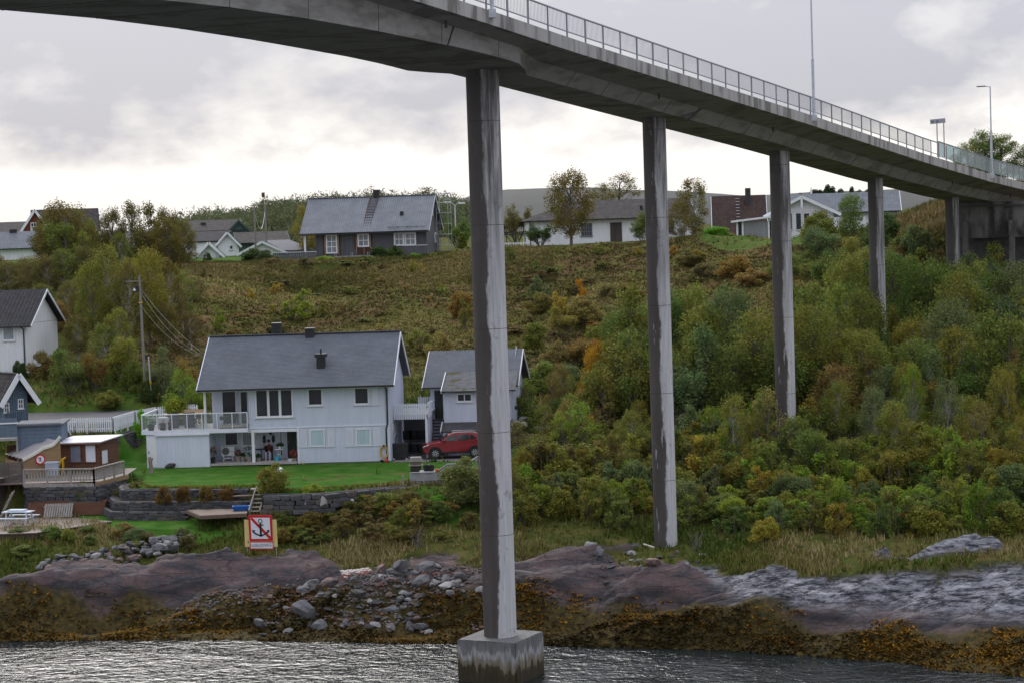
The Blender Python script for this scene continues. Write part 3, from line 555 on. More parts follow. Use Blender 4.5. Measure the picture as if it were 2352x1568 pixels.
# ------------------------------------------------------------------ building kit
WHT = pm('white_paint', (.74, .76, .79), (.66, .68, .72), 1.5, .6, .1, 30)
GREYW = pm('pale_grey_boards', (.65, .69, .80), (.59, .63, .74), 1.1, .7, .15, 20, (3, 3, .4))
GREYT = pm('pale_grey_trim', (.70, .73, .82), (.66, .69, .78), 1.5, .6)
BLK = pm('black_metal', (.018, .018, .02), (.03, .03, .032), 3, .45)
DKROOM = pm('dark_interior', (.012, .013, .016), (.02, .02, .024), 1, .9)
PANE = pm('window_pane', (.018, .021, .028), (.03, .034, .045), .8, .08, 0, None, (1, 1, 1), 3, .3)
PANEB = pm('pane_with_pale_curtain', (.34, .46, .52), (.46, .58, .64), 2., .25, 0, None, (7, 7, .3), 3, .5)
PANES = pm('pane_half_blind', (.16, .19, .25), (.22, .25, .31), 1.5, .12, 0, None, (1, 1, 1), 3, .6)
SHING = None
def shingle_mat(name, c1, c2, sc, moss=None, row=.14, wid=.3, bumpd=.02, waves=0.):
    """roof covering: staggered courses with relief; uses generated object coordinates along slope (x along eave, z up the slope)"""
    mt = bpy.data.materials.new(name); mt.use_nodes = True; t = mt.node_tree; b = t.nodes['Principled BSDF']; co = t.nodes.new('ShaderNodeTexCoord')
    uv = t.nodes.new('ShaderNodeAttribute'); uv.attribute_name = 'slope_uv'
    br = t.nodes.new('ShaderNodeTexBrick'); t.links.new(uv.outputs['Vector'], br.inputs[0]); br.offset = .5; br.inputs['Scale'].default_value = 1
    br.inputs['Brick Width'].default_value = wid; br.inputs['Row Height'].default_value = row; br.inputs['Mortar Size'].default_value = .016; br.inputs['Mortar Smooth'].default_value = .6
    br.inputs['Color1'].default_value = (*c1, 1); br.inputs['Color2'].default_value = (*c2, 1); br.inputs['Mortar'].default_value = (*[c*.62 for c in c1], 1); br.inputs['Bias'].default_value = -.1
    nz = t.nodes.new('ShaderNodeTexNoise'); nz.inputs['Scale'].default_value = .8; nz.inputs['Detail'].default_value = 6; t.links.new(co.outputs['Object'], nz.inputs[0])
    r_ = t.nodes.new('ShaderNodeValToRGB'); r_.color_ramp.elements[0].position = .3; r_.color_ramp.elements[0].color = (.86, .86, .86, 1); r_.color_ramp.elements[1].position = .7; r_.color_ramp.elements[1].color = (1.08, 1.08, 1.08, 1); t.links.new(nz.outputs[0], r_.inputs[0])
    mx = t.nodes.new('ShaderNodeMixRGB'); mx.blend_type = 'MULTIPLY'; mx.inputs[0].default_value = 1; t.links.new(br.outputs[0], mx.inputs[1]); t.links.new(r_.outputs[0], mx.inputs[2]); col = mx.outputs[0]
    if moss:
        n2_ = t.nodes.new('ShaderNodeTexNoise'); n2_.inputs['Scale'].default_value = 1.7; n2_.inputs['Detail'].default_value = 7; t.links.new(co.outputs['Object'], n2_.inputs[0])
        r2 = t.nodes.new('ShaderNodeMapRange'); r2.inputs[1].default_value = .56; r2.inputs[2].default_value = .64; t.links.new(n2_.outputs[0], r2.inputs[0])
        m3 = t.nodes.new('ShaderNodeMixRGB'); t.links.new(r2.outputs[0], m3.inputs[0]); t.links.new(col, m3.inputs[1]); m3.inputs[2].default_value = (*moss, 1); col = m3.outputs[0]
    t.links.new(col, b.inputs['Base Color']); b.inputs['Roughness'].default_value = .85; b.inputs['Specular IOR Level'].default_value = .12
    # saw-tooth courses
    sp = t.nodes.new('ShaderNodeSeparateXYZ'); t.links.new(uv.outputs['Vector'], sp.inputs[0])
    fr_ = t.nodes.new('ShaderNodeMath'); fr_.operation = 'FRACT'; dv = t.nodes.new('ShaderNodeMath'); dv.operation = 'DIVIDE'; t.links.new(sp.outputs[1], dv.inputs[0]); dv.inputs[1].default_value = row; t.links.new(dv.outputs[0], fr_.inputs[0])
    inv = t.nodes.new('ShaderNodeMath'); inv.operation = 'SUBTRACT'; inv.inputs[0].default_value = 1; t.links.new(fr_.outputs[0], inv.inputs[1])
    hgt = t.nodes.new('ShaderNodeMath'); hgt.operation = 'MULTIPLY_ADD'; t.links.new(br.outputs['Fac'], hgt.inputs[0]); hgt.inputs[1].default_value = -.6; t.links.new(inv.outputs[0], hgt.inputs[2]); h = hgt.outputs[0]
    if waves:
        wv = t.nodes.new('ShaderNodeMath'); wv.operation = 'SINE'; ws = t.nodes.new('ShaderNodeMath'); ws.operation = 'MULTIPLY'; ws.inputs[1].default_value = 6.283/wid; t.links.new(sp.outputs[0], ws.inputs[0]); t.links.new(ws.outputs[0], wv.inputs[0])
        ad = t.nodes.new('ShaderNodeMath'); ad.operation = 'MULTIPLY_ADD'; t.links.new(wv.outputs[0], ad.inputs[0]); ad.inputs[1].default_value = waves; t.links.new(h, ad.inputs[2]); h = ad.outputs[0]
    bn = t.nodes.new('ShaderNodeBump'); bn.inputs['Strength'].default_value = .8; bn.inputs['Distance'].default_value = bumpd; t.links.new(h, bn.inputs['Height']); t.links.new(bn.outputs[0], b.inputs['Normal'])
    return mt
SH_GREY = shingle_mat('grey_shingles', (.115, .128, .15), (.135, .15, .175), 1)
SH_MOSS = shingle_mat('mossy_shingles', (.11, .115, .125), (.16, .165, .18), 1, (.075, .07, .03))
TILE_BLK = shingle_mat('black_tiles', (.028, .028, .033), (.042, .042, .05), 1, None, .33, .3, .05, .5)
TILE_RED = shingle_mat('red_brown_tiles', (.052, .035, .031), (.08, .052, .045), 1, None, .33, .3, .05, .5)
TILE_GRY = shingle_mat('blue_grey_tiles', (.13, .145, .17), (.165, .18, .205), 1, None, .33, .3, .04, .4)
TILE_OLD = shingle_mat('weathered_brown_tiles', (.045, .042, .042), (.08, .073, .068), 1, None, .33, .3, .05, .5)
TIN = pm('grey_tin', (.105, .118, .14), (.15, .165, .19), .8, .45, 0, None, (1, 1, 1), 4, .5, .1)
def slab(name, mt, par, a, b, c, d, th=.12):
    """roof slab on corners a,b (eave, left-right) and c,d (ridge, right-left); slope_uv measures metres along eave and slope"""
    a, b, c, d = [Vector(p) for p in (a, b, c, d)]; n = (b-a).cross(d-a).normalized()
    if n.z < 0: n = -n
    top = [a, b, c, d]; bot = [p-n*th for p in top]; ex = (b-a).normalized(); ey = n.cross(ex)
    if ey.dot(d-a) < 0: ey = -ey
    V = top+bot; F = [(0, 1, 2, 3), (7, 6, 5, 4), (0, 4, 5, 1), (1, 5, 6, 2), (2, 6, 7, 3), (3, 7, 4, 0)]
    me = bpy.data.meshes.new(name); me.from_pydata([tuple(p) for p in V], [], F); me.update()
    at_ = me.attributes.new('slope_uv', 'FLOAT_VECTOR', 'POINT'); at_.data.foreach_set('vector', np.array([((p-a).dot(ex), (p-a).dot(ey), 0) for p in V], np.float32).ravel())
    bm = bmesh.new(); bm.from_mesh(me); bmesh.ops.recalc_face_normals(bm, faces=bm.faces); bm.to_mesh(me); bm.free()
    return obj(name, me, mt, par)
def face_fn(side, pos):
    """map (u, out, z) of a wall face to house coordinates"""
    return {'f': lambda u, o, z: (u, pos-o, z), 'r': lambda u, o, z: (pos+o, u, z), 'l': lambda u, o, z: (pos-o, u, z), 'b': lambda u, o, z: (u, pos+o, z)}[side]
def fbox(m_, fn, u0, u1, o0, o1, z0, z1):
    n = len(m_.v)
    for z in (z0, z1):
        for u, o in ((u0, o0), (u1, o0), (u1, o1), (u0, o1)): m_.v.append(fn(u, o, z))
    m_.f += [tuple(n+i for i in f) for f in ((3, 2, 1, 0), (4, 5, 6, 7), (0, 1, 5, 4), (1, 2, 6, 5), (2, 3, 7, 6), (3, 0, 4, 7))]
def window(par, fn, u0, u1, z0, z1, nx=1, nz=1, fw=.08, trim=None, pane=None, sill=True, name='window', muntin=None, panes=None):
    trim = trim or WHT; pane = pane or PANE; m_ = MB(); k = .085
    if u1 < u0: u0, u1 = u1, u0
    if z1 < z0: z0, z1 = z1, z0
    fbox(m_, fn, u0, u1, .0, k, z1-fw, z1); fbox(m_, fn, u0, u1, .0, k, z0, z0+fw); fbox(m_, fn, u0, u0+fw, .0, k-.002, z0+fw, z1-fw); fbox(m_, fn, u1-fw, u1, .0, k-.002, z0+fw, z1-fw)
    w = m_.build(name, trim, par); iw = u1-u0-2*fw; ih = z1-z0-2*fw; mw = muntin or .06; g = MB()
    for i in range(1, nx): c = u0+fw+iw*i/nx; fbox(g, fn, c-mw/2, c+mw/2, .0, k-.006, z0+fw, z1-fw)
    for j in range(1, nz): c = z0+fw+ih*j/nz; fbox(g, fn, u0+fw, u1-fw, .0, k-.012, c-mw/2, c+mw/2)
    if g.v: g.build('mullion', trim, w)
    for i in range(nx):
        for j in range(nz):
            p = MB(); fbox(p, fn, u0+fw+iw*i/nx, u0+fw+iw*(i+1)/nx, .005, .052, z0+fw+ih*j/nz, z0+fw+ih*(j+1)/nz); p.build('pane', (panes[i] if panes else pane), w)
    if sill: s_ = MB(); fbox(s_, fn, u0-.06, u1+.06, 0, .12, z0-.05, z0-.002); s_.build('sill', trim, w)
    return w
def boards(par, fn, u0, u1, z0, z1, step=.15, mt=None, bw=.05, o=.04, name='board', ztop=None):
    m_ = MB(); u = u0+step/2
    while u < u1: fbox(m_, fn, u-bw/2, u+bw/2, -.01, o, z0, (ztop(u) if ztop else z1)); u += step
    return tag(m_.build(name, mt, par), kind='stuff')
def shutter(par, fn, u0, u1, z0, z1, mt):
    m_ = MB(); fbox(m_, fn, u0, u0+.05, 0, .075, z0, z1); fbox(m_, fn, u1-.05, u1, 0, .075, z0, z1); fbox(m_, fn, u0+.05, u1-.05, 0, .074, z1-.05, z1); fbox(m_, fn, u0+.05, u1-.05, 0, .074, z0, z0+.05)
    z = z0+.07
    while z < z1-.06: fbox(m_, fn, u0+.05, u1-.05, 0, .07, z, z+.028); z += .055
    fbox(m_, fn, u0+.05, u1-.05, 0, .046, z0+.05, z1-.05)
    return m_.build('shutter', mt, par)
def gable_poly(d, h, rise, y0=0.): return [(y0, 0), (y0+d, 0), (y0+d, h), (y0+d/2, h+rise), (y0, h)]
# ------------------------------------------------------------------ the pale grey house with the porch
def C4(x, y): return 413.95+x*.25797, 724.4+y*.25797
def C2(x, y): return x*.25797, 809.1+y*.25797
YF = 139.5
HRZ = R(-3.4); HO = at(*C4(255, 1318), YF+.35); HO.z = LZ
def sight(o, rz, q, yl):
    """where a sighted line meets the plane y = yl of a frame at o turned by rz; gives local x and z"""
    d = at(*q, 100.)-Vector((0, 0, EYE)); c, s = math.cos(rz), math.sin(rz); rel = Vector((0, 0, EYE))-o
    dx, dy = d.x*c+d.y*s, -d.x*s+d.y*c; ox, oy = rel.x*c+rel.y*s, -rel.x*s+rel.y*c
    k = (yl-oy)/dy; return ox+dx*k, rel.z+d.z*k
def h4(x, y, Y=YF): return sight(HO, HRZ, C4(x, y), Y-YF)
def h2(x, y, Y=YF): return sight(HO, HRZ, C2(x, y), Y-YF)
def v4(x, y, Y): a = h4(x, y, Y); return Vector((a[0], Y-YF, a[1]))
house = thing('house', HO, 'pale grey two-storey house with slate grey shingle roof and ground floor porch', 'house', None, HRZ)
XR = h4(1862, 1000)[0]; XM = h4(1045, 1100)[0]; XU = h4(612, 900)[0]; XL = h4(250, 900)[0]
eL = v4(145, 662, 138.9); eR = v4(1900, 612, 138.9); rL = v4(258, 188, 143.75); rR = v4(1965, 140, 143.75)
ez = (eL.z+eR.z)/2; rz_ = (rL.z+rR.z)/2; xl = (eL.x+rL.x)/2; xr = (eR.x+rR.x)/2; D = 8.5; yr = 143.75-YF
zf = h4(1500, 978)[1]; ztop = ez+.10
f0 = face_fn('f', 0.)
m_ = MB().box(XM, XR-.012, 0, D-.01, 0, zf); m_.box(XL+.0, XM, 1.9, D-.01, 0, zf); m_.build('wall_lower', GREYW, house)
pk = (rz_-ez)/(yr+.6)
m_ = MB(); m_.box(XU, XR-.03, 0, 3.2, zf-.06, ztop+.2); m_.box(XL, XR-.03, 1.4, D, zf-.06, ztop+.2)
m_.prism([(0, zf-.06), (D, zf-.06), (D, ztop), (D/2, rz_-.12), (0, ztop)], 'x', XR-.2, XR); m_.prism([(0, ztop), (D, ztop), (D/2, rz_-.12)], 'x', XL-.05, XL+.15)
m_.build('wall_upper', GREYW, house)
roof = slab('roof', SH_GREY, house, (xl, -.6, ez), (xr, -.6, ez), (xr, yr, rz_), (xl, yr, rz_), .14)
slab('roof', SH_GREY, house, (xr, 2*yr+.6, ez), (xl, 2*yr+.6, ez), (xl, yr+.003, rz_), (xr, yr+.003, rz_), .14)
MB().bar((xl-.01, yr, rz_+.03), (xr+.01, yr, rz_+.03), .28, .05).build('ridge_cap', SH_GREY, roof).data.attributes
for x in (xl, xr):
    for sg in (-1, 1):
        yb = yr+sg*(yr+.62); m_ = MB(); m_.bar((x, yb, ez-.12), (x, yr, rz_-.12), .05, .24, (0, -sg*pk, 1)); m_.build('bargeboard', GREYT if x < 1 else WHT, roof)
MB().bar((xl, -.66, ez-.06), (xr, -.66, ez-.06), .13, .11).build('gutter', BLK, roof)
MB().box(xl+.1, xr-.1, -.55, .0, ez-.16, ez-.12).build('soffit', GREYT, roof)
MB().box(xl+.1, XU, 0.002, 1.4, ez-.16, ez-.125).build('balcony_soffit', GREYT, roof)
# chimneys
def chim(cx, y0, y1, wpx, Y, cap=.0, name='chimney'):
    x, zt = h4(cx, y0, Y); zb = h4(cx, y1, Y)[1]-.5; w = wpx*.258*Y/FPX; r_ = MB().box(x-w/2, x+w/2, Y-YF-w/2, Y-YF+w/2, zb, zt).build(name, BLK, roof)
    if cap: MB().box(x-w/2-cap, x+w/2+cap, Y-YF-w/2-cap, Y-YF+w/2+cap, zt, zt+.05).build('cap', pm('chimney_cap', (.12, .12, .13), (.2, .2, .2), 4, .5), r_)
    return r_
chim(858, 72, 175, 82, 144.6, .02); chim(1154, 118, 195, 74, 143.6, .04)
c_ = chim(1252, 370, 470, 72, 140.75, 0); x, z = h4(1252, 338, 140.75); MB().box(x-.36, x+.36, 140.75-YF-.36, 140.75-YF+.36, z-.22, z).build('cap', BLK, c_); MB().tube([(x, 140.75-YF, z), (x, 140.75-YF, z+.3)], .06, 8).build('flue_pipe', BLK, c_)
# cladding
boards(house, f0, XU, XR, zf+.03, ztop-.1, .145, GREYW); boards(house, f0, XM, XR, .06, zf-.05, .145, GREYW, name='board')
boards(house, face_fn('f', 1.4), XL, XU, zf, ztop-.1, .20, GREYW); boards(house, face_fn('f', 1.9), XL, XM, .2, zf, .20, GREYW)
boards(house, face_fn('r', XR), 0, D, .06, 0, .145, GREYW, ztop=lambda u: min(ztop-.1+u*pk, ztop-.1+(D-u)*pk))
m_ = MB(); fbox(m_, f0, XU-.03, XR+.03, -.0, .065, zf-.04, zf+.03); m_.build('floor_band', GREYT, house)
m_ = MB(); fbox(m_, face_fn('r', XR), -.03, D, 0, .04, zf-.04, zf+.03); fbox(m_, face_fn('r', XR), 0, D, 0, .04, h4(1950, 590, 143)[1], h4(1950, 590, 143)[1]+.06); m_.build('gable_band', GREYT, house)
for u in (XR-.06, XM+.06): m_ = MB(); fbox(m_, f0, u-.07, u+.07, 0, .06, .02, (ztop if u > 8 else zf)); m_.build('corner_board', GREYT, house)
MB().box(XM+.02, XR-.02, -.01, .2, -.3, .05).build('plinth', pm('plinth_dark', (.08, .08, .085), (.11, .11, .11), 3, .9), house)
MB().box(XL+.2, XM-.02, .03, 1.9, zf-.26, zf-.1).build('porch_ceiling', GREYT, house)
# windows (sighted from the front)
def win4(x0, x1, y0, y1, back=0., **k):
    a = h4(x0, y0, YF+back); b = h4(x1, y1, YF+back); return window(house, face_fn('f', back), a[0], b[0], b[1], a[1], **k)
win4(664, 1010, 655, 897, nx=3, fw=.09, muntin=.16, panes=[PANE, PANE, PANE])
win4(1133, 1272, 648, 798, pane=PANE); win4(1545, 1684, 638, 787, pane=PANE)
win4(1152, 1292, 1010, 1163, pane=PANEB, sill=False); win4(1562, 1703, 1003, 1155, pane=PANEB, sill=False)
win4(365, 510, 668, 965, 1.4, sill=False, fw=.07, name='balcony_door', pane=PANE); win4(528, 614, 668, 965, 1.4, sill=False, fw=.07, name='balcony_door', nz=1)
win4(392, 522, 1018, 1155, 1.9, pane=PANE); win4(546, 684, 1012, 1155, 1.9, pane=PANES)
win4(880, 920, 1012, 1252, 1.9, sill=False, name='side_light', pane=PANE)
a = h4(950, 1010, YF+1.9); b = h4(1040, 1282, YF+1.9); m_ = MB(); fbox(m_, face_fn('f', 1.9), a[0], b[0], .0, .06, .2, zf); dr = m_.build('door', pm('dark_door', (.022, .028, .024), (.03, .036, .03), 2, .5), house)
m_ = MB(); fbox(m_, face_fn('f', 1.9), a[0]+.08, a[0]+.12, .05, .11, 1.15, 1.3); m_.build('handle', TIN, dr)
for x0, x1, y0, y1 in ((1705, 1768, 636, 792), (1063, 1132, 1005, 1168), (1314, 1378, 1002, 1163), (1474, 1542, 1000, 1158), (1720, 1786, 995, 1152)):
    a = h4(x0, y0); b = h4(x1, y1); shutter(house, f0, a[0], b[0], b[1], a[1], GREYT)
m_ = MB(); a = h4(1538, 797); b = h4(1780, 797); fbox(m_, f0, a[0], b[0], 0, .07, a[1]-.04, a[1]); m_.build('sill_band', GREYT, house); m_ = MB(); a = h4(1050, 1168); b = h4(1388, 1168); fbox(m_, f0, a[0], b[0], 0, .06, a[1]-.04, a[1]); m_.build('sill_band', GREYT, house); m_ = MB(); a = h4(1470, 1160); b = h4(1850, 1160); fbox(m_, f0, a[0], b[0], 0, .06, a[1]-.04, a[1]); m_.build('sill_band', GREYT, house)
a = h4(1938, 965, 140.7); b = h4(1956, 1028, 141.6); window(house, face_fn('r', XR), 1.2, 1.7, b[1], a[1], pane=PANES, sill=False)
MB().tube([(XR-.1, -.62, ez-.08), (XR-.08, -.1, ez-.35), (XR-.08, -.1, zf+.1), (XR-.2, -.1, zf-.25), (XR-.2, -.1, .1), (XR-.05, -.3, .05)], .05, 8).build('downpipe', BLK, house)
# porch floor, posts, balcony with glass rail
WDK = pm('grey_decking', (.30, .285, .275), (.40, .38, .37), 2.5, .8, .3, 14, (1, 8, 1))
pf = MB(); n_b = 9
for i in range(n_b): y0 = -.35+i*2.22/n_b; MB().box(XL+.02, XM-.03, y0, y0+2.22/n_b-.015, .05, .19).build('plank', WDK, house)
x, z = h4(650, 1100); MB().box(x-.09, x+.09, -.12, .06, .19, zf-.1).build('porch_post', WHT, house)
x, z = h4(228, 800); MB().box(x-.07, x+.07, -.35, -.21, zf+.05, ez-.12).build('porch_post', WHT, house)
TX0 = h2(1268, 690, 139.05)[0]; TX1 = h4(612, 1000)[0]; zt = zf+.03
MB().box(TX0, XL, -.45, 4.2, zt-.22, zt).build('terrace_floor', WDK, house); MB().box(XL, TX1, -.45, 1.38, zt-.23, zt-.003).build('terrace_floor', WDK, house)
MB().box(TX0-.03, TX1+.05, -.51, -.45, zt-.22, zt+.03).build('terrace_fascia', GREYT, house); MB().box(TX0-.06, TX0, -.51, 4.2, zt-.22, zt+.03).build('terrace_fascia', GREYT, house)
MB().box(XL, XM, -.06, 0.02, zf-.27, zf-.07).build('beam', GREYT, house)
rl = MB().bar((TX0, -.48, zt+1.02), (TX1, -.48, zt+1.02), .09, .05).build('balcony_rail', WHT, house); MB().bar((TX0, -.48, zt+1.02), (TX0, 4.1, zt+1.02), .09, .05).build('hand_rail', WHT, rl)
gl = glass_mat('rail_glass', (.93, .96, .97), .88, .05); npan = 7
for i in range(npan+1):
    x = TX0+(TX1-TX0)*i/npan; MB().box(x-.025, x+.025, -.54, -.48, zt-.2, zt+1.0).build('rail_post', WHT, rl)
    if i < npan: MB().box(x+.05, x+(TX1-TX0)/npan-.05, -.50, -.49, zt+.08, zt+.97).build('glass_panel', gl, rl)
for j in range(4):
    y = -.48+5.1*j/3; MB().box(TX0-.02, TX0+.03, y, y+.05, zt-.2, zt+1.0).build('rail_post', WHT, rl)
    if j < 3: MB().box(TX0, TX0+.01, y+.1, y+1.65, zt+.08, zt+.97).build('glass_panel', gl, rl)
# store room under the terrace
sx0 = h2(1306, 900, 139.05)[0]; sxd = h2(1398, 900, 139.05)[0]; sx1 = h2(1866, 900, 139.05)[0]
MB().box(sx0, sx1, -.42, 4., .0, zt-.225).build('store_wall', GREYW, house); boards(house, face_fn('f', -.42), sxd+.05, sx1-.02, .05, zt-.4, .24, GREYW, .06, .03)
m_ = MB(); fbox(m_, face_fn('f', -.42), sx0+.05, sxd, 0, .055, .1, zt-.4); dr = m_.build('store_door', WHT, house); m_ = MB(); fbox(m_, face_fn('f', -.42), sx0+.14, sx0+.18, .045, .1, .95, 1.1); m_.build('handle', BLK, dr)
MB().box(sxd-.1, sx1+.06, -.56, -.42, zt-.32, zt-.224).build('store_trim', WHT, house)
# ------------------------------------------------------------------ link balcony with car port and the annex
def C5(x, y): return 903.2+x*.264, 752.6+y*.264
annex = thing('annex', Vector((at(*C5(330, 800), 145).x, 145, LZ)), 'pale grey annex with mossy shingle roof half hidden behind the tall pillar', 'annex', None, R(-5.5))
AO = annex.location
def a5(x, y, Y): return sight(AO, R(-5.5), C5(x, y), Y-145)
ax0, aez = a5(250, 518, 144.4); ax1 = a5(1090, 518, 144.4)[0]; arz = (a5(305, 202, 148.6)[1]+a5(1130, 180, 148.6)[1])/2; wx1 = a5(1040, 700, 145)[0]
ar = slab('roof', SH_GREY, annex, (ax0, -.6, aez), (ax1, -.6, aez), (ax1, 3.6, arz), (ax0, 3.6, arz)); slab('roof', SH_GREY, annex, (ax1, 7.8, aez), (ax0, 7.8, aez), (ax0, 3.603, arz), (ax1, 3.603, arz))
m_ = MB(); m_.box(.0, wx1-.01, 0, 7, -.1, aez-.05); m_.prism([(0, 0), (7.2, 0), (7.2, aez-.15), (3.6, arz-.2), (0, aez-.15)], 'x', wx1-.15, wx1); m_.build('wall', GREYW, annex)
boards(annex, face_fn('r', wx1), 0, 7.2, 0.3, 0, .145, GREYW, ztop=lambda u: min(aez-.2+u*.7, aez-.2+(7.2-u)*.7))
dx0, dz1 = a5(452, 462, 143.7); dxe, dze = a5(415, 552, 142.6)
dzb = a5(600, 820, 143)[1]
slab('porch_roof', SH_MOSS, annex, (dxe, -2.4, dze), (ax1-.05, -2.4, dze), (ax1-.05, 0.4, dze+1.05), (dxe, 0.4, dze+1.05), .1)
exx0 = a5(437, 700, 143)[0]; MB().box(exx0, wx1-.02, -1.9, 0, dzb, dze+.1).build('bay_wall', GREYW, annex); fy = face_fn('f', -1.9); boards(annex, fy, exx0, wx1, dzb+.02, dze, .145, GREYW)
a = a5(552, 568, 143.1); b = a5(688, 640, 143.1); window(annex, fy, a[0], b[0], b[1], a[1], nx=2, pane=PANE)
lz = a5(600, 898, 142)[1]; slab('lean_to_roof', pm('felt_roof', (.05, .05, .055), (.08, .08, .085), 3, .9), annex, (exx0-.1, -2.9, lz), (wx1, -2.9, lz), (wx1, -1.9, dzb), (exx0-.1, -1.9, dzb), .06)
MB().box(exx0, wx1-.02, -2.75, 0, -.1, lz).build('lower_wall', GREYW, annex); boards(annex, face_fn('f', -2.75), exx0, wx1, .0, lz-.03, .145, GREYW)
for (p, q_) in (((ax0, -.62, aez-.1), (ax0, 3.6, arz-.1)), ((ax1, -.62, aez-.1), (ax1, 3.6, arz-.1)), ((ax1, 7.82, aez-.1), (ax1, 3.6, arz-.1)), ((dxe, -2.42, dze-.05), (dxe, .3, dze+.97)), ((exx0-.12, -2.92, lz-.03), (exx0-.12, -1.9, dzb-.03))):
    MB().bar(p, q_, .05, .2).build('bargeboard', WHT, ar)
a = a5(357, 545, 145); b = a5(437, 790, 145); m_ = MB(); fbox(m_, face_fn('f', 0), a[0], b[0], 0, .04, b[1], a[1]); m_.build('door', pm('dark_door', (0, 0, 0)), annex)
MB().bar((ax0, -.66, aez-.05), (dxe, -.66, aez-.05), .1, .09).build('gutter', BLK, ar)
# wall lantern
lx = wx1; m_ = MB(); m_.box(lx, lx+.14, .85, .93, 2.6, 2.66); m_.lathe([(.02, 0), (.08, .05), (.08, .2), (.02, .3)], 8, (lx+.14, .89, 2.5)); m_.build('wall_lantern', BLK, annex)
# outside stair up to the annex door
st = thing('outdoor_stair', AO+Vector((a5(396, 900, 144)[0], -.1, 0)), 'dark wooden stair rising between the car port and the annex', 'stair')
zt5 = a5(396, 795, 145)[1]; ns = 11; DWD = pm('dark_stained_wood', (.03, .026, .024), (.05, .045, .042), 3, .8)
for i in range(ns): MB().box(-.45, .45, -2.9+i*.27, -2.9+i*.27+.27, zt5*(i+1)/ns-.05, zt5*(i+1)/ns).build('tread', DWD, st)
for sx in (-.48, .48): MB().bar((sx, -2.9, .1), (sx, .0, zt5-.05), .05, .24).build('stringer', DWD, st)
# balcony bridge between house and annex, pickets with rounded ends
link = thing('link_balcony', HO+Matrix.Rotation(HRZ, 3, 'Z') @ Vector((XR+.07, 1.9, 0)), 'pale grey picket balcony bridging house and annex above an open car port', 'balcony', None, R(-5))
def l5(x, y, Y=0.): return sight(link.location, R(-5), C5(x, y), Y)
lx1, lzb = l5(300, 785); _, lzt = l5(200, 655)
MB().box(0, lx1, 0.06, 5.5, lzb+.05, lzb+.25).build('floor', WDK, link)
pm_ = MB().prism([(-.055, 0), (-.03, -.05), (.03, -.05), (.055, 0), (.055, lzt-lzb-.05), (.03, lzt-lzb), (-.03, lzt-lzb), (-.055, lzt-lzb-.05)], 'y', -.012, .012).mesh('picket'); pm_.materials.append(GREYT)
npk = int(lx1/.142)
for i in range(npk): obj('picket', pm_, None, link, (.07+i*.142, 0, lzb))
for i in range(14): obj('picket', pm_, None, link, (lx1+.02, .1+i*.142, lzb+.02), R(90))
for i in range(9): obj('picket', pm_, None, link, (lx1-.1-i*.142, 5.4, lzb))
for z in (lzb+.3, lzt-.12): MB().bar((0, .03, z), (lx1, .03, z), .04, .07).build('cross_rail', GREYT, link); MB().bar((lx1, .1, z), (lx1, 5.4, z), .04, .07).build('cross_rail', GREYT, link)
px0, px1 = l5(280, 900)[0], l5(345, 900)[0]
MB().box(px0, px0+.14, 0, .14, 0, lzb).build('post', GREYT, link); MB().box(px0+.02, px0+.10, .14, 3., 0.2, lzb).build('side_wall', GREYW, link)
MB().box(.0, px0+.2, 4.6, 4.7, 0, lzb+.05).build('back_wall', pm('car_port_back', (.20, .21, .24), (.24, .25, .28), 2, .9), link)
# ------------------------------------------------------------------ other buildings
def frame(qx, qy, Y, rz, name, label, cat='house', z=None):
    p = at(qx, qy, Y)
    if z is not None: p.z = z
    o = thing(name, p, label, cat, None, rz); o['_rz'] = rz; return o
def lo(o, q, yl=0.): return sight(o.location, o.rotation_euler[2], q, yl)
def simple_gable(o, x0, x1, y0, y1, zb, ze, zr, wall, roofm, bargem, ove=.5, ovg=.4, gut=True, th=.12, hip=0.):
    """walls and two roof slabs, ridge along local x"""
    ym = (y0+y1)/2; k = (zr-ze)/(ym-y0); zE = ze-ove*k
    MB().prism([(y0, zb), (y1, zb), (y1, ze), (ym, zr-.05), (y0, ze)], 'x', x0+hip, x1).build('wall', wall, o)
    if hip: MB().box(x0, x0+hip, y0, y1, zb, ze).build('wall', wall, o); slab('roof', roofm, o, (x0-ovg, y1+ove, zE+.14), (x0-ovg, y0-ove, zE+.14), (x0+hip, ym, zr+.135), (x0+hip, ym+.01, zr+.135), th)
    r_ = slab('roof', roofm, o, (x0-ovg, y0-ove, zE+.14), (x1+ovg, y0-ove, zE+.14), (x1+ovg, ym, zr+.14), (x0-ovg+hip, ym, zr+.14), th)
    slab('roof', roofm, o, (x1+ovg, y1+ove, zE+.14), (x0-ovg, y1+ove, zE+.14), (x0-ovg+hip, ym+.003, zr+.14), (x1+ovg, ym+.003, zr+.14), th)
    for x in ((x1+ovg,) if hip else (x0-ovg, x1+ovg)):
        for a in (y0-ove, y1+ove): MB().bar((x, a, zE+.04), (x, ym, zr+.04), .05, .2).build('bargeboard', bargem, r_)
    if gut: MB().bar((x0-ovg, y0-ove-.06, zE+.08), (x1+ovg, y0-ove-.06, zE+.08), .12, .1).build('gutter', BLK, r_)
    return r_, k
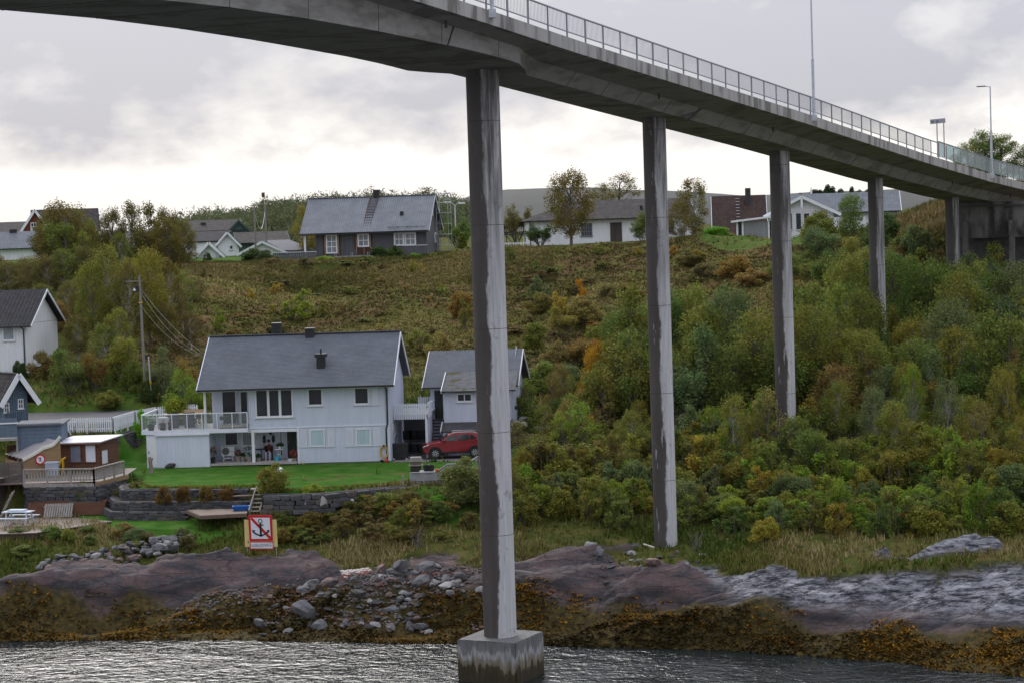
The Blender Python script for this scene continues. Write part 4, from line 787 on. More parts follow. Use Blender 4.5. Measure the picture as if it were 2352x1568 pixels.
def front_gable(o, x0, x1, y0, y1, zb, ze, zr, wall, roofm, bargem, ov=.35, bw=.2):
    """gable facing the water: ridge along local y"""
    xm = (x0+x1)/2; k = (zr-ze)/(xm-x0); e_ = ze-ov*k
    MB().prism([(x0, zb), (x1, zb), (x1, ze), (xm, zr-.05), (x0, ze)], 'y', y0, y1).build('wall', wall, o)
    r_ = slab('roof', roofm, o, (x0-ov, y1, e_+.13), (x0-ov, y0-ov, e_+.13), (xm, y0-ov, zr+.13), (xm, y1, zr+.13)); slab('roof', roofm, o, (x1+ov, y0-ov, e_+.13), (x1+ov, y1, e_+.13), (xm, y1, zr+.135), (xm, y0-ov, zr+.135))
    for x in (x0-ov, x1+ov): MB().bar((x, y0-ov-.02, e_+.02), (xm, y0-ov-.02, zr+.02), .05, bw, (0, 0, 1)).build('bargeboard', bargem, r_)
    return r_
# --- dark grey house with tin roof on the hill
def C3(x, y): return (440+x*.30612)*.9408, (440+y*.30612)*.9408
DGW = pm('dark_grey_boards', (.085, .09, .10), (.11, .115, .128), 1.2, .75, .15, 20, (3, 3, .4))
gh = frame(*C3(1085, 600), 226, R(-7), 'house', 'dark grey timber house on the hill with ribbed tin roof and white windows')
def g3(x, y, yl=0.): return lo(gh, C3(x, y), yl)
x1 = g3(1965, 500)[0]; ze = g3(1500, 425)[1]+.45; zr = (g3(1055, 160, 4.2)[1]+g3(2055, 128, 4.2)[1])/2; xl_ = g3(955, 430, -.6)[0]; xr_ = g3(1985, 405, -.6)[0]
MB().prism([(0, -1.), (8.4, -1.), (8.4, ze), (4.2, zr-.1), (0, ze)], 'x', 0, x1).build('wall', DGW, gh)
boards(gh, face_fn('f', 0), 0, x1, -.9, ze, .2, DGW)
def tin(name, par, a, b, c, d, pitch=.23, amp=.035):
    a, b, c, d = [Vector(p) for p in (a, b, c, d)]; n = (b-a).cross(d-a).normalized(); n = n if n.z > 0 else -n; m_ = MB(); k = int((b-a).length/pitch)
    for i in range(k*4+1):
        t_ = i/(k*4); h = (amp if (i % 4) in (0, 1) else 0.); m_.v += [tuple(a.lerp(b, t_)+n*h), tuple(d.lerp(c, t_)+n*h)]
    for i in range(k*4): m_.f.append((2*i, 2*i+2, 2*i+3, 2*i+1))
    o_ = m_.build(name, TIN, par); md = o_.modifiers.new('thickness', 'SOLIDIFY'); md.thickness = .05; md.offset = -1; return o_
zE = ze-.6*(zr-ze)/4.2
gr_ = tin('roof', gh, (xl_, -.65, zE+.1), (xr_, -.65, zE+.1), (xr_, 4.2, zr+.1), (xl_, 4.2, zr+.1)); tin('roof', gh, (xr_, 9.0, zE+.1), (xl_, 9.0, zE+.1), (xl_, 4.2, zr+.095), (xr_, 4.2, zr+.095))
for x in (xl_, xr_):
    for a in (-.67, 9.05): MB().bar((x, a, zE+.03), (x, 4.2, zr+.05), .06, .2).build('bargeboard', pm('pale_metal', (.45, .47, .5), (.5, .52, .55), 3, .5) if x > 2 else DGW, gr_)
MB().bar((xl_, 4.2, zr+.17), (xr_, 4.2, zr+.17), .35, .05).build('ridge_cap', TIN, gr_); MB().bar((xl_, -.72, zE+.02), (xr_, -.72, zE+.02), .12, .11).build('gutter', BLK, gr_)
# roof ladder
kx = g3(1500, 280, 1.8)[0]
for i in range(13):
    t_ = i/13; MB().bar((kx-.35+t_*.25, -.5+t_*4.5, zE+.22+(zr-zE)*t_), (kx+.45+t_*.25, -.5+t_*4.5, zE+.22+(zr-zE)*t_), .07, .06).build('ladder_rung', pm('rust_brown', (.08, .05, .045), (.12, .075, .06), 5, .8), gr_)
for dx in (-.35, .45): MB().bar((kx+dx, -.5, zE+.20), (kx+dx+.25, 4.0, zr+.14), .07, .06).build('ladder_rail', pm('rust_brown', (0, 0, 0)), gr_)
cx = g3(1567, 100, 4.2)[0]; zc1 = g3(1567, 78, 4.2)[1]; MB().box(cx-.32, cx+.32, 3.9, 4.6, zr-.5, zc1).build('chimney', BLK, gr_)
cx, cz = g3(1768, 300, 1.5); MB().box(cx-.16, cx+.16, 1.35, 1.65, zE+.6, g3(1768, 250, 1.5)[1]).build('roof_vent', BLK, gr_)
for i in range(4): x = g3(1665+i*73, 390, -.2)[0]; MB().bar((x, -.35, zE+.3), (x, -.3, zE+.62), .05, .05).build('snow_guard_post', BLK, gr_)
MB().bar((g3(1660, 370, -.2)[0], -.3, zE+.55), (g3(1960, 370, -.2)[0], -.3, zE+.55), .04, .04).build('snow_guard', BLK, gr_)
TAN = pm('raw_batten', (.35, .22, .13), (.42, .28, .17), 4, .8)
CURT = pm('lace_curtain_pane', (.10, .11, .13), (.30, .33, .36), 1.6, .2, 0, None, (6, 6, .5), 3, .5)
def gw(x0, x1, y0, y1, nx, nz, pane=PANE, side=True):
    a = g3(x0, y0); b = g3(x1, y1); f_ = face_fn('f', -.02); w = window(gh, f_, a[0], b[0], b[1], a[1], nx, nz, .14, WHT, pane, False, 'window', .07)
    for u in ((a[0]-.12, b[0]+.12) if side else ()):
        m_ = MB(); fbox(m_, f_, u-.2, u+.2, -.01, .05, b[1]-.2, a[1]+.1); m_.build('bare_panel', pm('bare_panel', (.05, .028, .024), (.07, .04, .03), 3, .9), gh)
        m_ = MB(); fbox(m_, f_, u-.03, u+.03, .05, .07, b[1]-.2, a[1]+.1); m_.build('batten', TAN, gh)
gw(1160, 1257, 438, 585, 2, 3, CURT); gw(1413, 1510, 430, 532, 2, 2, CURT); gw(1703, 1788, 420, 523, 2, 2, CURT, False); gw(1788, 1883, 418, 520, 2, 2, CURT, False)
a = g3(1400, 535); b = g3(1530, 590); m_ = MB(); fbox(m_, face_fn('f', 0), a[0], b[0], 0, .055, b[1], a[1]); m_.build('bare_panel', pm('bare_panel', (0, 0, 0)), gh)
for i in range(3): a = g3(1404+i*60, 535); m_ = MB(); fbox(m_, face_fn('f', 0), a[0], a[0]+.05, .055, .075, b[1], a[1]); m_.build('batten', TAN, gh)
fr_ = face_fn('r', x1); window(gh, fr_, 3.6, 4.5, zr-2.0, zr-.9, 1, 2, .1, WHT, PANE, False); window(gh, fr_, 5.2, 6.0, .9, 1.9, 1, 1, .1, WHT, PANES, False)
MB().box(g3(995, 500, -.3)[0]-.1, g3(995, 500, -.3)[0]+.1, -.4, -.2, -.2, zE).build('corner_post', WHT, gh)
# deck parapets
for (x0, x1_, y0, y1_, yl, lab) in ((1775, 1968, 522, 600, -1.9, 'p'), (738, 1085, 580, 660, -1.6, 'q')):
    a = g3(x0, y0, yl); b = g3(x1_, y0, yl); zb_ = g3(x0, y1_, yl)[1]; n = int((b[0]-a[0])/.19)
    for i in range(n): MB().box(a[0]+i*.19, a[0]+i*.19+.165, yl, yl+.03, zb_, a[1]-.05).build('deck_board', DGW, gh)
    MB().box(a[0]-.03, b[0]+.03, yl-.05, yl+.1, a[1]-.05, a[1]+.02).build('deck_cap', pm('pale_cap', (.5, .52, .55), (.56, .58, .6), 3, .6), gh); MB().box(a[0], b[0], yl+.03, yl+1.6, zb_, zb_+.3).build('deck_floor', DGW, gh)
# scaffolds
SCF = pm('scaffold_tube', (.33, .35, .36), (.42, .44, .45), 3, .4, 0, None, (1, 1, 1), 3, .5, .5)
sc_ = thing('scaffold_tower', gh.location+Matrix.Rotation(R(-7), 3, 'Z') @ Vector((x1+.25, 5.4, -.6)), 'slim pale metal scaffold tower standing at the dark house gable', 'scaffold', None, R(-7))
for (dx, dy) in ((0, 0), (1.2, 0), (0, 2.2), (1.2, 2.2)): MB().tube([(dx, dy, 0), (dx, dy, 6.6)], .035, 6).build('standard', SCF, sc_)
for z in (1.2, 2.3, 3.4, 4.5, 5.6, 6.5):
    for a, b in (((0, 0), (1.2, 0)), ((0, 2.2), (1.2, 2.2)), ((0, 0), (0, 2.2)), ((1.2, 0), (1.2, 2.2))): MB().tube([(*a, z), (*b, z)], .028, 6).build('ledger', SCF, sc_)
for z in (2.3, 4.5): MB().box(-.05, 1.25, 0, 2.2, z, z+.05).build('platform', SCF, sc_)
for z in (1.2, 3.4): MB().tube([(0, -.03, z), (1.2, -.03, z+1.1)], .022, 6).build('brace', SCF, sc_)
lw = thing('scaffold_platform', gh.location+Matrix.Rotation(R(-7), 3, 'Z') @ Vector((g3(1230, 600, -1.2)[0], -1.2, -1.3)), 'low scaffold walkway under the dark house windows', 'scaffold', None, R(-7))
for i in range(4):
    for dy in (0, .9): MB().tube([(i*1.7, dy, 0), (i*1.7, dy, 1.5)], .03, 6).build('standard', SCF, lw)
for dy in (0, .9): MB().tube([(0, dy, 1.05), (5.1, dy, 1.05)], .028, 6).build('ledger', SCF, lw)
MB().box(0, 5.1, 0, .9, 1.1, 1.15).build('platform', SCF, lw)
# --- long white bungalow behind the trees
def C6(x, y): return (1160+x*.25510)*.9408, (380+y*.25510)*.9408
bw = frame(*C6(525, 880), 232, R(4), 'bungalow', 'long white single-storey bungalow with dark tiled roof behind the birches')
def b6(x, y, yl=0.): return lo(bw, C6(x, y), yl)
bx1 = b6(2075, 800)[0]; bze = b6(1300, 640)[1]+.5; bzr = b6(1400, 435, 4.5)[1]
WBD = pm('white_boards', (.80, .82, .84), (.72, .74, .77), 1.4, .7, .12, 20, (3, 3, .4))
br_, bk = simple_gable(bw, 0, bx1, 0, 9, -.6, bze, bzr, WBD, TILE_OLD, WHT, .6, .5, hip=6.2)
boards(bw, face_fn('f', 0), 0, bx1, -.5, bze, .18, WBD)
for (x0, x1_, y0, y1_, nx, nz) in ((1010, 1122, 650, 772, 4, 3), (1815, 1905, 628, 742, 3, 3)):
    a = b6(x0, y0); b = b6(x1_, y1_); window(bw, face_fn('f', -.02), a[0], b[0], b[1], a[1], nx, nz, .1, pm('slate_trim', (.10, .12, .14), (.14, .16, .18), 3, .6), PANE, True, 'window', .07)
    g = MB()
a = b6(1290, 642); b = b6(1408, 825); dr = MB(); fbox(dr, face_fn('f', 0), a[0], b[0], -.01, .05, b[1], a[1]); dr = dr.build('door', pm('weathered_door', (.05, .042, .04), (.09, .075, .065), 2, .8, .2, 20, (4, 4, .5)), bw)
for i in range(1, 5): u = a[0]+(b[0]-a[0])*i/5; m_ = MB(); fbox(m_, face_fn('f', 0), u-.02, u+.02, .05, .07, b[1], a[1]); m_.build('door_slat', pm('weathered_door', (0, 0, 0)), dr)
cx = b6(1585, 500, 2.)[0]; MB().box(cx-.15, cx+.15, 1.5, 1.9, bze+.5, b6(1585, 480, 2.)[1]).build('roof_vent', BLK, br_)
u = b6(2000, 700)[0]; MB().tube([(u, -.1, bze-.1), (u, -.1, -.4)], .05, 6).build('downpipe', BLK, bw)
u = b6(525, 700)[0]; MB().tube([(u, -.1, bze-.1), (u, -.1, -.4)], .05, 6).build('downpipe', BLK, bw)
# terrace fence with bench by the bungalow
pf_ = frame(*C6(270, 905), 228, 0, 'picket_fence', 'short white picket fence beside the bungalow terrace', 'fence'); wd = lo(pf_, C6(520, 905))[0]
for i in range(int(wd/.25)): MB().box(i*.25, i*.25+.12, 0, .03, -.2, .75).build('picket', WHT, pf_)
for z in (.15, .6): MB().box(0, wd, .03, .07, z, z+.08).build('rail', WHT, pf_)
bn_ = frame(*C6(280, 860), 229.5, 0, 'garden_bench', 'dark slatted bench on the bungalow terrace', 'bench'); wd = lo(bn_, C6(505, 860))[0]
for i in range(3): MB().box(0, wd, .0+i*.16, .13+i*.16, .9, .95).build('slat', BLK, bn_)
for x in (.2, wd/2, wd-.3): MB().box(x, x+.08, .05, .45, 0, .9).build('leg', BLK, bn_)
for i in range(2): MB().box(0, wd, .5, .54, 1.05+i*.2, 1.17+i*.2).build('back_slat', BLK, bn_)
# --- house with red tiles and white garden room
def C7(x, y): return (1680+x*.34864)*.9408, (400+y*.34864)*.9408
rh = frame(*C7(170, 560), 226, R(-5), 'house', 'house with red-brown pantile roof and black chimney behind the green bush')
def r7(x, y, yl=0.): return lo(rh, C7(x, y), yl)
rx1 = r7(520, 300, 4)[0]; rzr = r7(300, 235, 4.2)[1]; rze = .9
rr_, _k = simple_gable(rh, .4, rx1, 0, 8.4, -1.6, rze, rzr, WBD, TILE_RED, WHT, .5, .4)
cx, cz = r7(417, 172, 3.4); MB().box(cx-.28, cx+.28, 3.0, 3.6, rzr-2, cz).build('chimney', pm('chimney_black', (.03, .03, .033), (.05, .045, .045), 6, .7), rr_)
for i in range(12): t_ = i/12; MB().bar((r7(335, 300, 2)[0], -.4+t_*4.4, rze-.1+t_*(rzr-rze)+.25), (r7(362, 300, 2)[0], -.4+t_*4.4, rze-.1+t_*(rzr-rze)+.25), .09, .05).build('ladder_rung', pm('pale_cap', (0, 0, 0)), rr_)
wh = frame(*C7(570, 520), 214, R(-8), 'house', 'white garden-front house with wide gable, tall windows and blue-grey roof')
def w7(x, y, yl=0.): return lo(wh, C7(x, y), yl)
wx0 = w7(560, 400)[0]; wxr = w7(1035, 400)[0]; wzr = w7(795, 235)[1]; wze = w7(540, 350)[1]
wr_ = front_gable(wh, wx0+.3, wxr-.2, 0, 9, -1., wze, wzr, WBD, TILE_GRY, WHT, .7, .28)
boards(wh, face_fn('f', 0), wx0+.3, wxr-.2, -.9, wze-.1, .22, WBD)
MB().bar((w7(700, 345)[0], -.03, wze+.1), (w7(1010, 345)[0], -.03, wze+.1), .06, .1).build('gable_rail', WHT, wh); x = w7(795, 260)[0]; MB().box(x-.1, x+.1, -.74, -.68, wzr-1.0, wzr-.02).build('king_post', WHT, wr_)
for x0, x1_ in ((715, 735), (750, 797), (806, 855), (870, 912)):
    a = w7(x0, 345); b = w7(x1_, 465 if x0 < 860 else 452); window(wh, face_fn('f', -.02), a[0], b[0], b[1], a[1], 1, 1, .07, WHT, PANE, False)
ex0 = w7(700, 300, 6)[0]; ex1 = w7(1488, 230, 6)[0]; ezr = w7(1488, 200, 9)[1]; eze = w7(1488, 345, 4.)[1]
er_, _k = simple_gable(wh, ex0, ex1-.3, 4.5, 13.5, -1., eze+.3, ezr, WBD, TILE_GRY, WHT, .5, .3)
x, z = w7(862, 212, 9); MB().lathe([(.12, 0), (.1, .5), (.03, .9)], 8, (x, 9, ezr-.1)).build('roof_spike', WHT, er_)
a = w7(910, 380, -1.5); b = w7(1250, 380, -1.5)
for i in range(int((b[0]-a[0])/.3)): MB().box(a[0]+i*.3, a[0]+i*.3+.24, -1.5, -1.46, -.8, a[1]).build('fence_board', WHT, wh)
cn = frame(*C7(340, 530), 212, R(-8), 'conservatory', 'white glazed garden room with sloping roof and clear curtains', 'conservatory')
def k7(x, y, yl=0.): return lo(cn, C7(x, y), yl)
kx1 = k7(575, 450)[0]; kz0 = k7(340, 400)[1]; kz1 = k7(570, 365)[1]
for x, zz in ((0, kz0), (kx1*.16, kz0+.12*(kz1-kz0)), (kx1*.93, kz1)): MB().box(x, x+.16, 0, .16, -.6, zz).build('post', WHT, cn)
slab('roof', WHT, cn, (-.5, -.4, kz0), (kx1+.2, -.4, kz1), (kx1+.2, 3.5, kz1), (-.5, 3.5, kz0), .18)
MB().box(0, kx1, 3.3, 3.4, -.6, kz0-.1).build('back_wall', pm('lace_white', (.42, .42, .42), (.55, .55, .55), 2, .9, 0, None, (4, 4, .4)), cn); MB().box(0.02, .1, .16, 3.3, -.6, kz0-.2).build('side_wall', WBD, cn)
MB().box(kx1*.17, kx1*.92, .06, .075, -.5, kz0-.1).build('glazing', glass_mat('room_glass', (.8, .82, .84), .7, .08), cn); MB().box(0, kx1, 0, 3.4, -.75, -.6).build('floor', WDK, cn)
for i in range(4): MB().box(kx1*(.25+.17*i), kx1*(.25+.17*i)+.3, 1.0, 1.05, -.5, kz0-.2).build('curtain', pm('lace_white', (0, 0, 0)), cn)
# --- cluster at the top left
def C1(x, y): return x*.25797, 413.95+y*.25797
GRN = pm('green_boards', (.05, .085, .07), (.065, .105, .085), 1.5, .75, .1, 20, (3, 3, .4))
gn = frame(*C1(1690, 560), 262, R(12), 'house', 'dark green timber house with brown tiled roof behind the white garages')
def n1(x, y, yl=0.): return lo(gn, C1(x, y), yl)
x0 = n1(1690, 400)[0]; xa = n1(2065, 400)[0]; zr_ = n1(1900, 365, 4)[1]; ze_ = n1(1900, 450)[1]
gg, _k = simple_gable(gn, x0, xa+1., 0, 8, -3, ze_, zr_, GRN, TILE_OLD, GRN, .5, .4)
x, z = n1(1810, 400, 2.2); MB().box(x-.3, x+.3, 2., 2.6, z-1, n1(1810, 378, 2.2)[1]).build('roof_vent', BLK, gg)
xg = n1(2080, 400)[0]; front_gable(gn, n1(1990, 400, -.5)[0], n1(2260, 470, -.5)[0], -.5, 8, -3, n1(2250, 470, -.5)[1]-.2, n1(2070, 365, -.5)[1], GRN, TILE_OLD, GRN, .3)
gw_ = frame(*C1(1945, 720), 244, R(6), 'garage', 'white gabled outbuilding with one small square window and dark roof', 'garage')
def q1(x, y, yl=0.): return lo(gw_, C1(x, y), yl)
gz = q1(2040, 468)[1]; front_gable(gw_, 0, q1(2115, 600)[0], 0, 8, -1, q1(2110, 560)[1], gz, WBD, TILE_BLK, WHT, .45)
a = q1(2040, 580); b = q1(2078, 620); window(gw_, face_fn('f', -.02), a[0], b[0], b[1], a[1], 1, 1, .09, WHT, PANE, True)
sx_ = q1(1640, 560, 4)[0]; slab('side_roof', TILE_BLK, gw_, (sx_-3, .5, q1(1800, 545, .5)[1]), (.2, .5, q1(1800, 545, .5)[1]), (1.5, 6, q1(1900, 455, 6)[1]), (sx_-3, 6, q1(1900, 455, 6)[1])); MB().box(sx_-2.8, .0, .8, 6, -1, q1(1800, 555, .5)[1]).build('side_wall', WBD, gw_)
gs = frame(*C1(1770, 730), 236, R(6), 'garage', 'small white garage with pale boarded gable and broad white bargeboards', 'garage')
def s1(x, y, yl=0.): return lo(gs, C1(x, y), yl)
front_gable(gs, 0, s1(1960, 690)[0], 0, 6, -.6, s1(1960, 650)[1], s1(1880, 560)[1], WBD, TILE_BLK, WHT, .5, .3); a = s1(1800, 675); b = s1(1925, 728); m_ = MB(); fbox(m_, face_fn('f', 0), a[0], b[0], -.01, .06, -.5, a[1]); m_.build('garage_door', WHT, gs)
gl_ = frame(*C3(480, 620), 236, R(6), 'garage', 'low wide white garage with shallow grey roof beside the twin poles', 'garage')
def t3(x, y, yl=0.): return lo(gl_, C3(x, y), yl)
front_gable(gl_, t3(480, 580)[0], t3(830, 570)[0], 0, 1., -1, t3(500, 585)[1], t3(660, 495)[1], WBD, pm('grey_felt', (.11, .115, .13), (.14, .145, .16), 3, .8), WHT, .4, .25)
a = t3(665, 490); b = t3(870, 475, 5); c = t3(1075, 555); slab('side_roof', pm('grey_felt', (0, 0, 0)), gl_, (t3(825, 560)[0], .9, t3(830, 560)[1]), (c[0], .9, c[1]), (b[0], 6, b[1]), (a[0], 6, a[1]+.1), .15); MB().box(t3(820, 570)[0], c[0]-.4, 1.2, 6, -1, c[1]-.1).build('side_wall', WBD, gl_)
ow = frame(*C3(450, 520), 256, R(10), 'barn', 'low outbuilding with streaked brown tiled roof behind the low garage', 'barn')
def o3(x, y, yl=0.): return lo(ow, C3(x, y), yl)
simple_gable(ow, o3(470, 500)[0], o3(850, 500)[0], 0, 8, -3, o3(600, 500)[1], o3(700, 420, 4)[1], GRN, TILE_OLD, GRN, .4, .4)
# red house and the long low roofs at the far left
RED = pm('red_boards', (.16, .035, .03), (.20, .05, .04), 1.4, .75, .1, 20, (3, 3, .4))
rd = frame(*C1(200, 520), 275, R(14), 'house', 'red wooden house with white-trimmed gable behind the birches')
def d1(x, y, yl=0.): return lo(rd, C1(x, y), yl)
rx = d1(205, 420)[0]; rx2 = d1(420, 400)[0]; zap = d1(312, 270)[1]
front_gable(rd, rx, rx2, 0, 1, -4, d1(205, 430)[1], zap, RED, TILE_OLD, WHT, .4, .3); a = d1(270, 380); b = d1(328, 448); window(rd, face_fn('f', -.02), a[0], b[0], b[1], a[1], 2, 2, .1, WHT, PANE, True)
simple_gable(rd, (rx+rx2)/2, d1(850, 330, 3)[0], -.5, 6.5, -4, d1(800, 440)[1], d1(800, 262, 3)[1], RED, TILE_OLD, WHT, .4, .4)
lh = frame(*C1(-160, 760), 250, R(8), 'house', 'white house with sloping light metal roof and stub chimney at the hedge')
def m1(x, y, yl=0.): return lo(lh, C1(x, y), yl)
simple_gable(lh, 0, m1(420, 640)[0], 0, 8, -1, m1(200, 600)[1], m1(200, 468, 4)[1], WBD, TILE_GRY, WHT, .5, .5); x, z = m1(118, 440, 4); MB().box(x-.4, x+.4, 3.6, 4.4, z-1.5, z).build('chimney', BLK, lh)
dk = frame(*C1(-200, 470), 290, 0, 'house', 'dark hipped roof house at the left edge of the hill'); x1_ = lo(dk, C1(300, 460))[0]
simple_gable(dk, 0, x1_, 0, 9, -3, lo(dk, C1(100, 465))[1], lo(dk, C1(30, 385), 4.5)[1], RED, TILE_OLD, BLK, .4, .3)
# --- white house at the left edge above the road
wl_ = frame(*C1(215, 1568), 166, R(-4.5), 'house', 'white boarded house with black tiled roof on a grey foundation above the road')
def e1(x, y, yl=0.): return lo(wl_, C1(x, y), yl)
exl = -9.; exr = e1(228, 1300)[0]+.0; eze = e1(100, 1285)[1]; ezr = e1(400, 985, 4.2)[1]
wr2, kk = simple_gable(wl_, exl, exr, 0, 8.4, -1.2, eze, ezr, WBD, TILE_BLK, WHT, .45, .55)
MB().box(exl-.02, exr+.02, -.02, 8.4, -4, -1.2).build('foundation', pm('foundation_grey', (.30, .31, .32), (.38, .39, .40), 1.2, .9, .2, 10), wl_)
boards(wl_, face_fn('f', 0), exl, exr, -1.1, eze, .16, WBD); boards(wl_, face_fn('r', exr), 0, 8.4, -1.1, 0, .3, WBD, .03, .012, ztop=lambda u: min(eze+u*kk, eze+(8.4-u)*kk)-.1)
a = e1(22, 1305); b = e1(136, 1425); window(wl_, face_fn('f', -.02), a[0], b[0], b[1], a[1], 1, 1, .09, WHT, pm('pane_blue_blind', (.20, .25, .28), (.26, .30, .33), 2, .2, 0, None, (1, 1, 9), 3, .5), True)
u = exr-.15; MB().tube([(u-.2, -.5, eze-.1), (u, -.1, eze-.4), (u, -.1, -3.2)], .05, 6).build('downpipe', BLK, wl_)
# --- blue-grey gable house below the road
bh = frame(*C2(248, 615), 146.5, R(40), 'house', 'slate-blue gabled house with tiny white windows and broad white bargeboards')
BLU = pm('slate_blue_boards', (.105, .145, .20), (.13, .175, .235), 1.5, .7, .12, 20, (3, 3, .4))
def u2(x, y, yl=0.): return lo(bh, C2(x, y), yl)
hx1 = 0.; hzap = u2(142, 200, -.5)[1]; hze = u2(250, 345)[1]; half = -u2(135, 300)[0]
front_gable(bh, hx1-2*half, hx1, 0, 8, -3., hze, hzap, BLU, TILE_OLD, WHT, .6, .34); boards(bh, face_fn('f', 0), hx1-2*half, hx1, -1.5, hze, .17, BLU)
for x0, x1_, y0, y1_ in ((28, 80, 448, 530), (152, 205, 412, 496)): a = u2(x0, y0); b = u2(x1_, y1_); window(bh, face_fn('f', -.02), a[0], b[0], b[1], a[1], 2, 2, .07, WHT, PANE, True, 'window', .05)
a = u2(62, 545, -.25); b = u2(228, 510, -.25); n = 9; pb = MB().box(a[0], b[0], -.27, -.22, b[1]-.06, b[1]).build('balcony_rail', BLU, bh); MB().box(a[0], b[0], -.27, -.22, b[1]-.72, b[1]-.66).build('low_rail', BLU, pb)
for i in range(n): x = a[0]+(b[0]-a[0])*(i+.5)/n; MB().box(x-.03, x+.03, -.262, -.228, b[1]-.66, b[1]-.06).build('baluster', BLU, pb)
m_ = MB(); fbox(m_, face_fn('f', 0), hx1-2*half, hx1, 0, .05, hze-.1, hze+.02); m_.build('gable_band', BLU, bh)
# ------------------------------------------------------------------ garden structures
PI = math.pi
BRN = pm('brown_log_boards', (.12, .055, .035), (.17, .08, .05), 1.5, .7, .2, 12, (.6, .6, 6))
TANW = pm('honey_boards', (.24, .155, .08), (.30, .20, .11), 1.5, .7, .2, 12, (.6, .6, 6))
GWD = pm('silver_wood', (.24, .225, .21), (.34, .32, .30), 2.2, .85, .3, 14, (3, 3, .7))
DWD2 = pm('dark_wet_deck', (.11, .08, .068), (.16, .12, .10), 1.4, .6, .25, 12, (8, 1, 1))
# slate walls: stacked stones as parts, shared meshes
rs_ = random.Random(3)
SLATE = [pm('slate_dark', (.05, .051, .057), (.085, .086, .092), 3, .85, .5, 12), pm('slate_grey', (.075, .076, .083), (.12, .12, .128), 3, .85, .5, 12), pm('stone_brown', (.085, .075, .066), (.14, .125, .11), 3, .85, .5, 12), pm('stone_pale', (.26, .26, .26), (.36, .35, .34), 3, .85, .5, 12)]
def stone_mesh(seed, sx, sy, sz, mt, rough=.16, sub=1):
    bm = bmesh.new(); bmesh.ops.create_icosphere(bm, subdivisions=sub, radius=.5); r_ = random.Random(seed)
    pl = [Vector((r_.uniform(-1, 1), r_.uniform(-1, 1), r_.uniform(-1, 1))).normalized() for _ in range(8)]
    for v in bm.verts:
        c = v.co; c = Vector([math.copysign(abs(2*t)**.55, t)/2 for t in c])
        for p in pl:
            d = c.dot(p)-.31
            if d > 0: c -= p*d*.95
        c += Vector((r_.uniform(-1, 1), r_.uniform(-1, 1), r_.uniform(-1, 1)))*rough*.35
        v.co = Vector((c.x*sx, c.y*sy, c.z*sz))
    me = bpy.data.meshes.new('stone'); bm.to_mesh(me); bm.free(); me.materials.append(mt); return me
def brickstone(seed, mt):
    r_ = random.Random(seed); bm = bmesh.new(); bmesh.ops.create_cube(bm, size=1)
    for v in bm.verts: v.co += Vector((r_.uniform(-.06, .06), r_.uniform(-.08, .08), r_.uniform(-.1, .1)))
    bmesh.ops.bevel(bm, geom=list(bm.edges), offset=.06, segments=1, affect='EDGES')
    me = bpy.data.meshes.new('stone'); bm.to_mesh(me); bm.free(); me.materials.append(mt); return me
BSTN = [brickstone(i, SLATE[[0, 0, 1, 1, 2, 0, 1, 0][i % 8]]) for i in range(16)]
def wall_run(par, pts, z0, z1, hs=.17, ls=.5, th=.35, limit=290, lean=0.):
    """courses of stones along a plan polyline; z0,z1 may be functions of distance"""
    seg = [(Vector(a).to_2d(), Vector(b).to_2d()) for a, b in zip(pts[:-1], pts[1:])]; Ls = [(b-a).length for a, b in seg]; T = sum(Ls)
    f0_ = z0 if callable(z0) else (lambda t: z0); f1_ = z1 if callable(z1) else (lambda t: z1); n = 0
    def P(d):
        for (a, b), l in zip(seg, Ls):
            if d <= l: return a.lerp(b, d/l), (b-a).normalized()
            d -= l
        return seg[-1][1].copy(), (seg[-1][1]-seg[-1][0]).normalized()
    core = MB(); ds = [T*i/24 for i in range(25)]
    for d in ds:
        p, t = P(d); nrm = Vector((-t.y, t.x)); core.v += [(p.x+nrm.x*.06, p.y+nrm.y*.06, f0_(d)-.3), (p.x+nrm.x*th, p.y+nrm.y*th, f0_(d)-.3), (p.x+nrm.x*th, p.y+nrm.y*th, f1_(d)-.03), (p.x+nrm.x*.06, p.y+nrm.y*.06, f1_(d)-.03)]
    for i in range(24):
        for k in range(4): a = i*4+k; b = i*4+(k+1) % 4; core.f.append((a, b, b+4, a+4))
    core.f += [(3, 2, 1, 0), (96, 97, 98, 99)]
    co_ = core.build('core', pm('wall_core', (.03, .03, .032), (.05, .05, .05), 3, .95), par)
    co_.location = -par.location
    zmin = min(f0_(d) for d in ds); zmax = max(f1_(d) for d in ds); z = zmin; row = 0
    while z < zmax-.03:
        h = hs*rs_.uniform(.7, 1.25); d = rs_.uniform(0, .3)
        while d < T:
            l = ls*rs_.uniform(.5, 1.5); m = d+l/2
            if m < T and z+h*.5 > f0_(m) and z+h*.5 < f1_(m) and n < limit:
                p, t = P(m); o_ = obj('stone', BSTN[rs_.randrange(16)], None, par, (p.x-par.location.x-(-t.y)*rs_.uniform(0, .05), p.y-par.location.y-t.x*rs_.uniform(0, .05), z+h/2-par.location.z))
                o_.scale = (l*.97, th*.6, h*.95); o_.rotation_euler = (rs_.uniform(-.05, .05), rs_.uniform(-.05, .05), math.atan2(t.y, t.x)+rs_.uniform(-.06, .06)); n += 1
            d += l
        z += h; row += 1
    return n
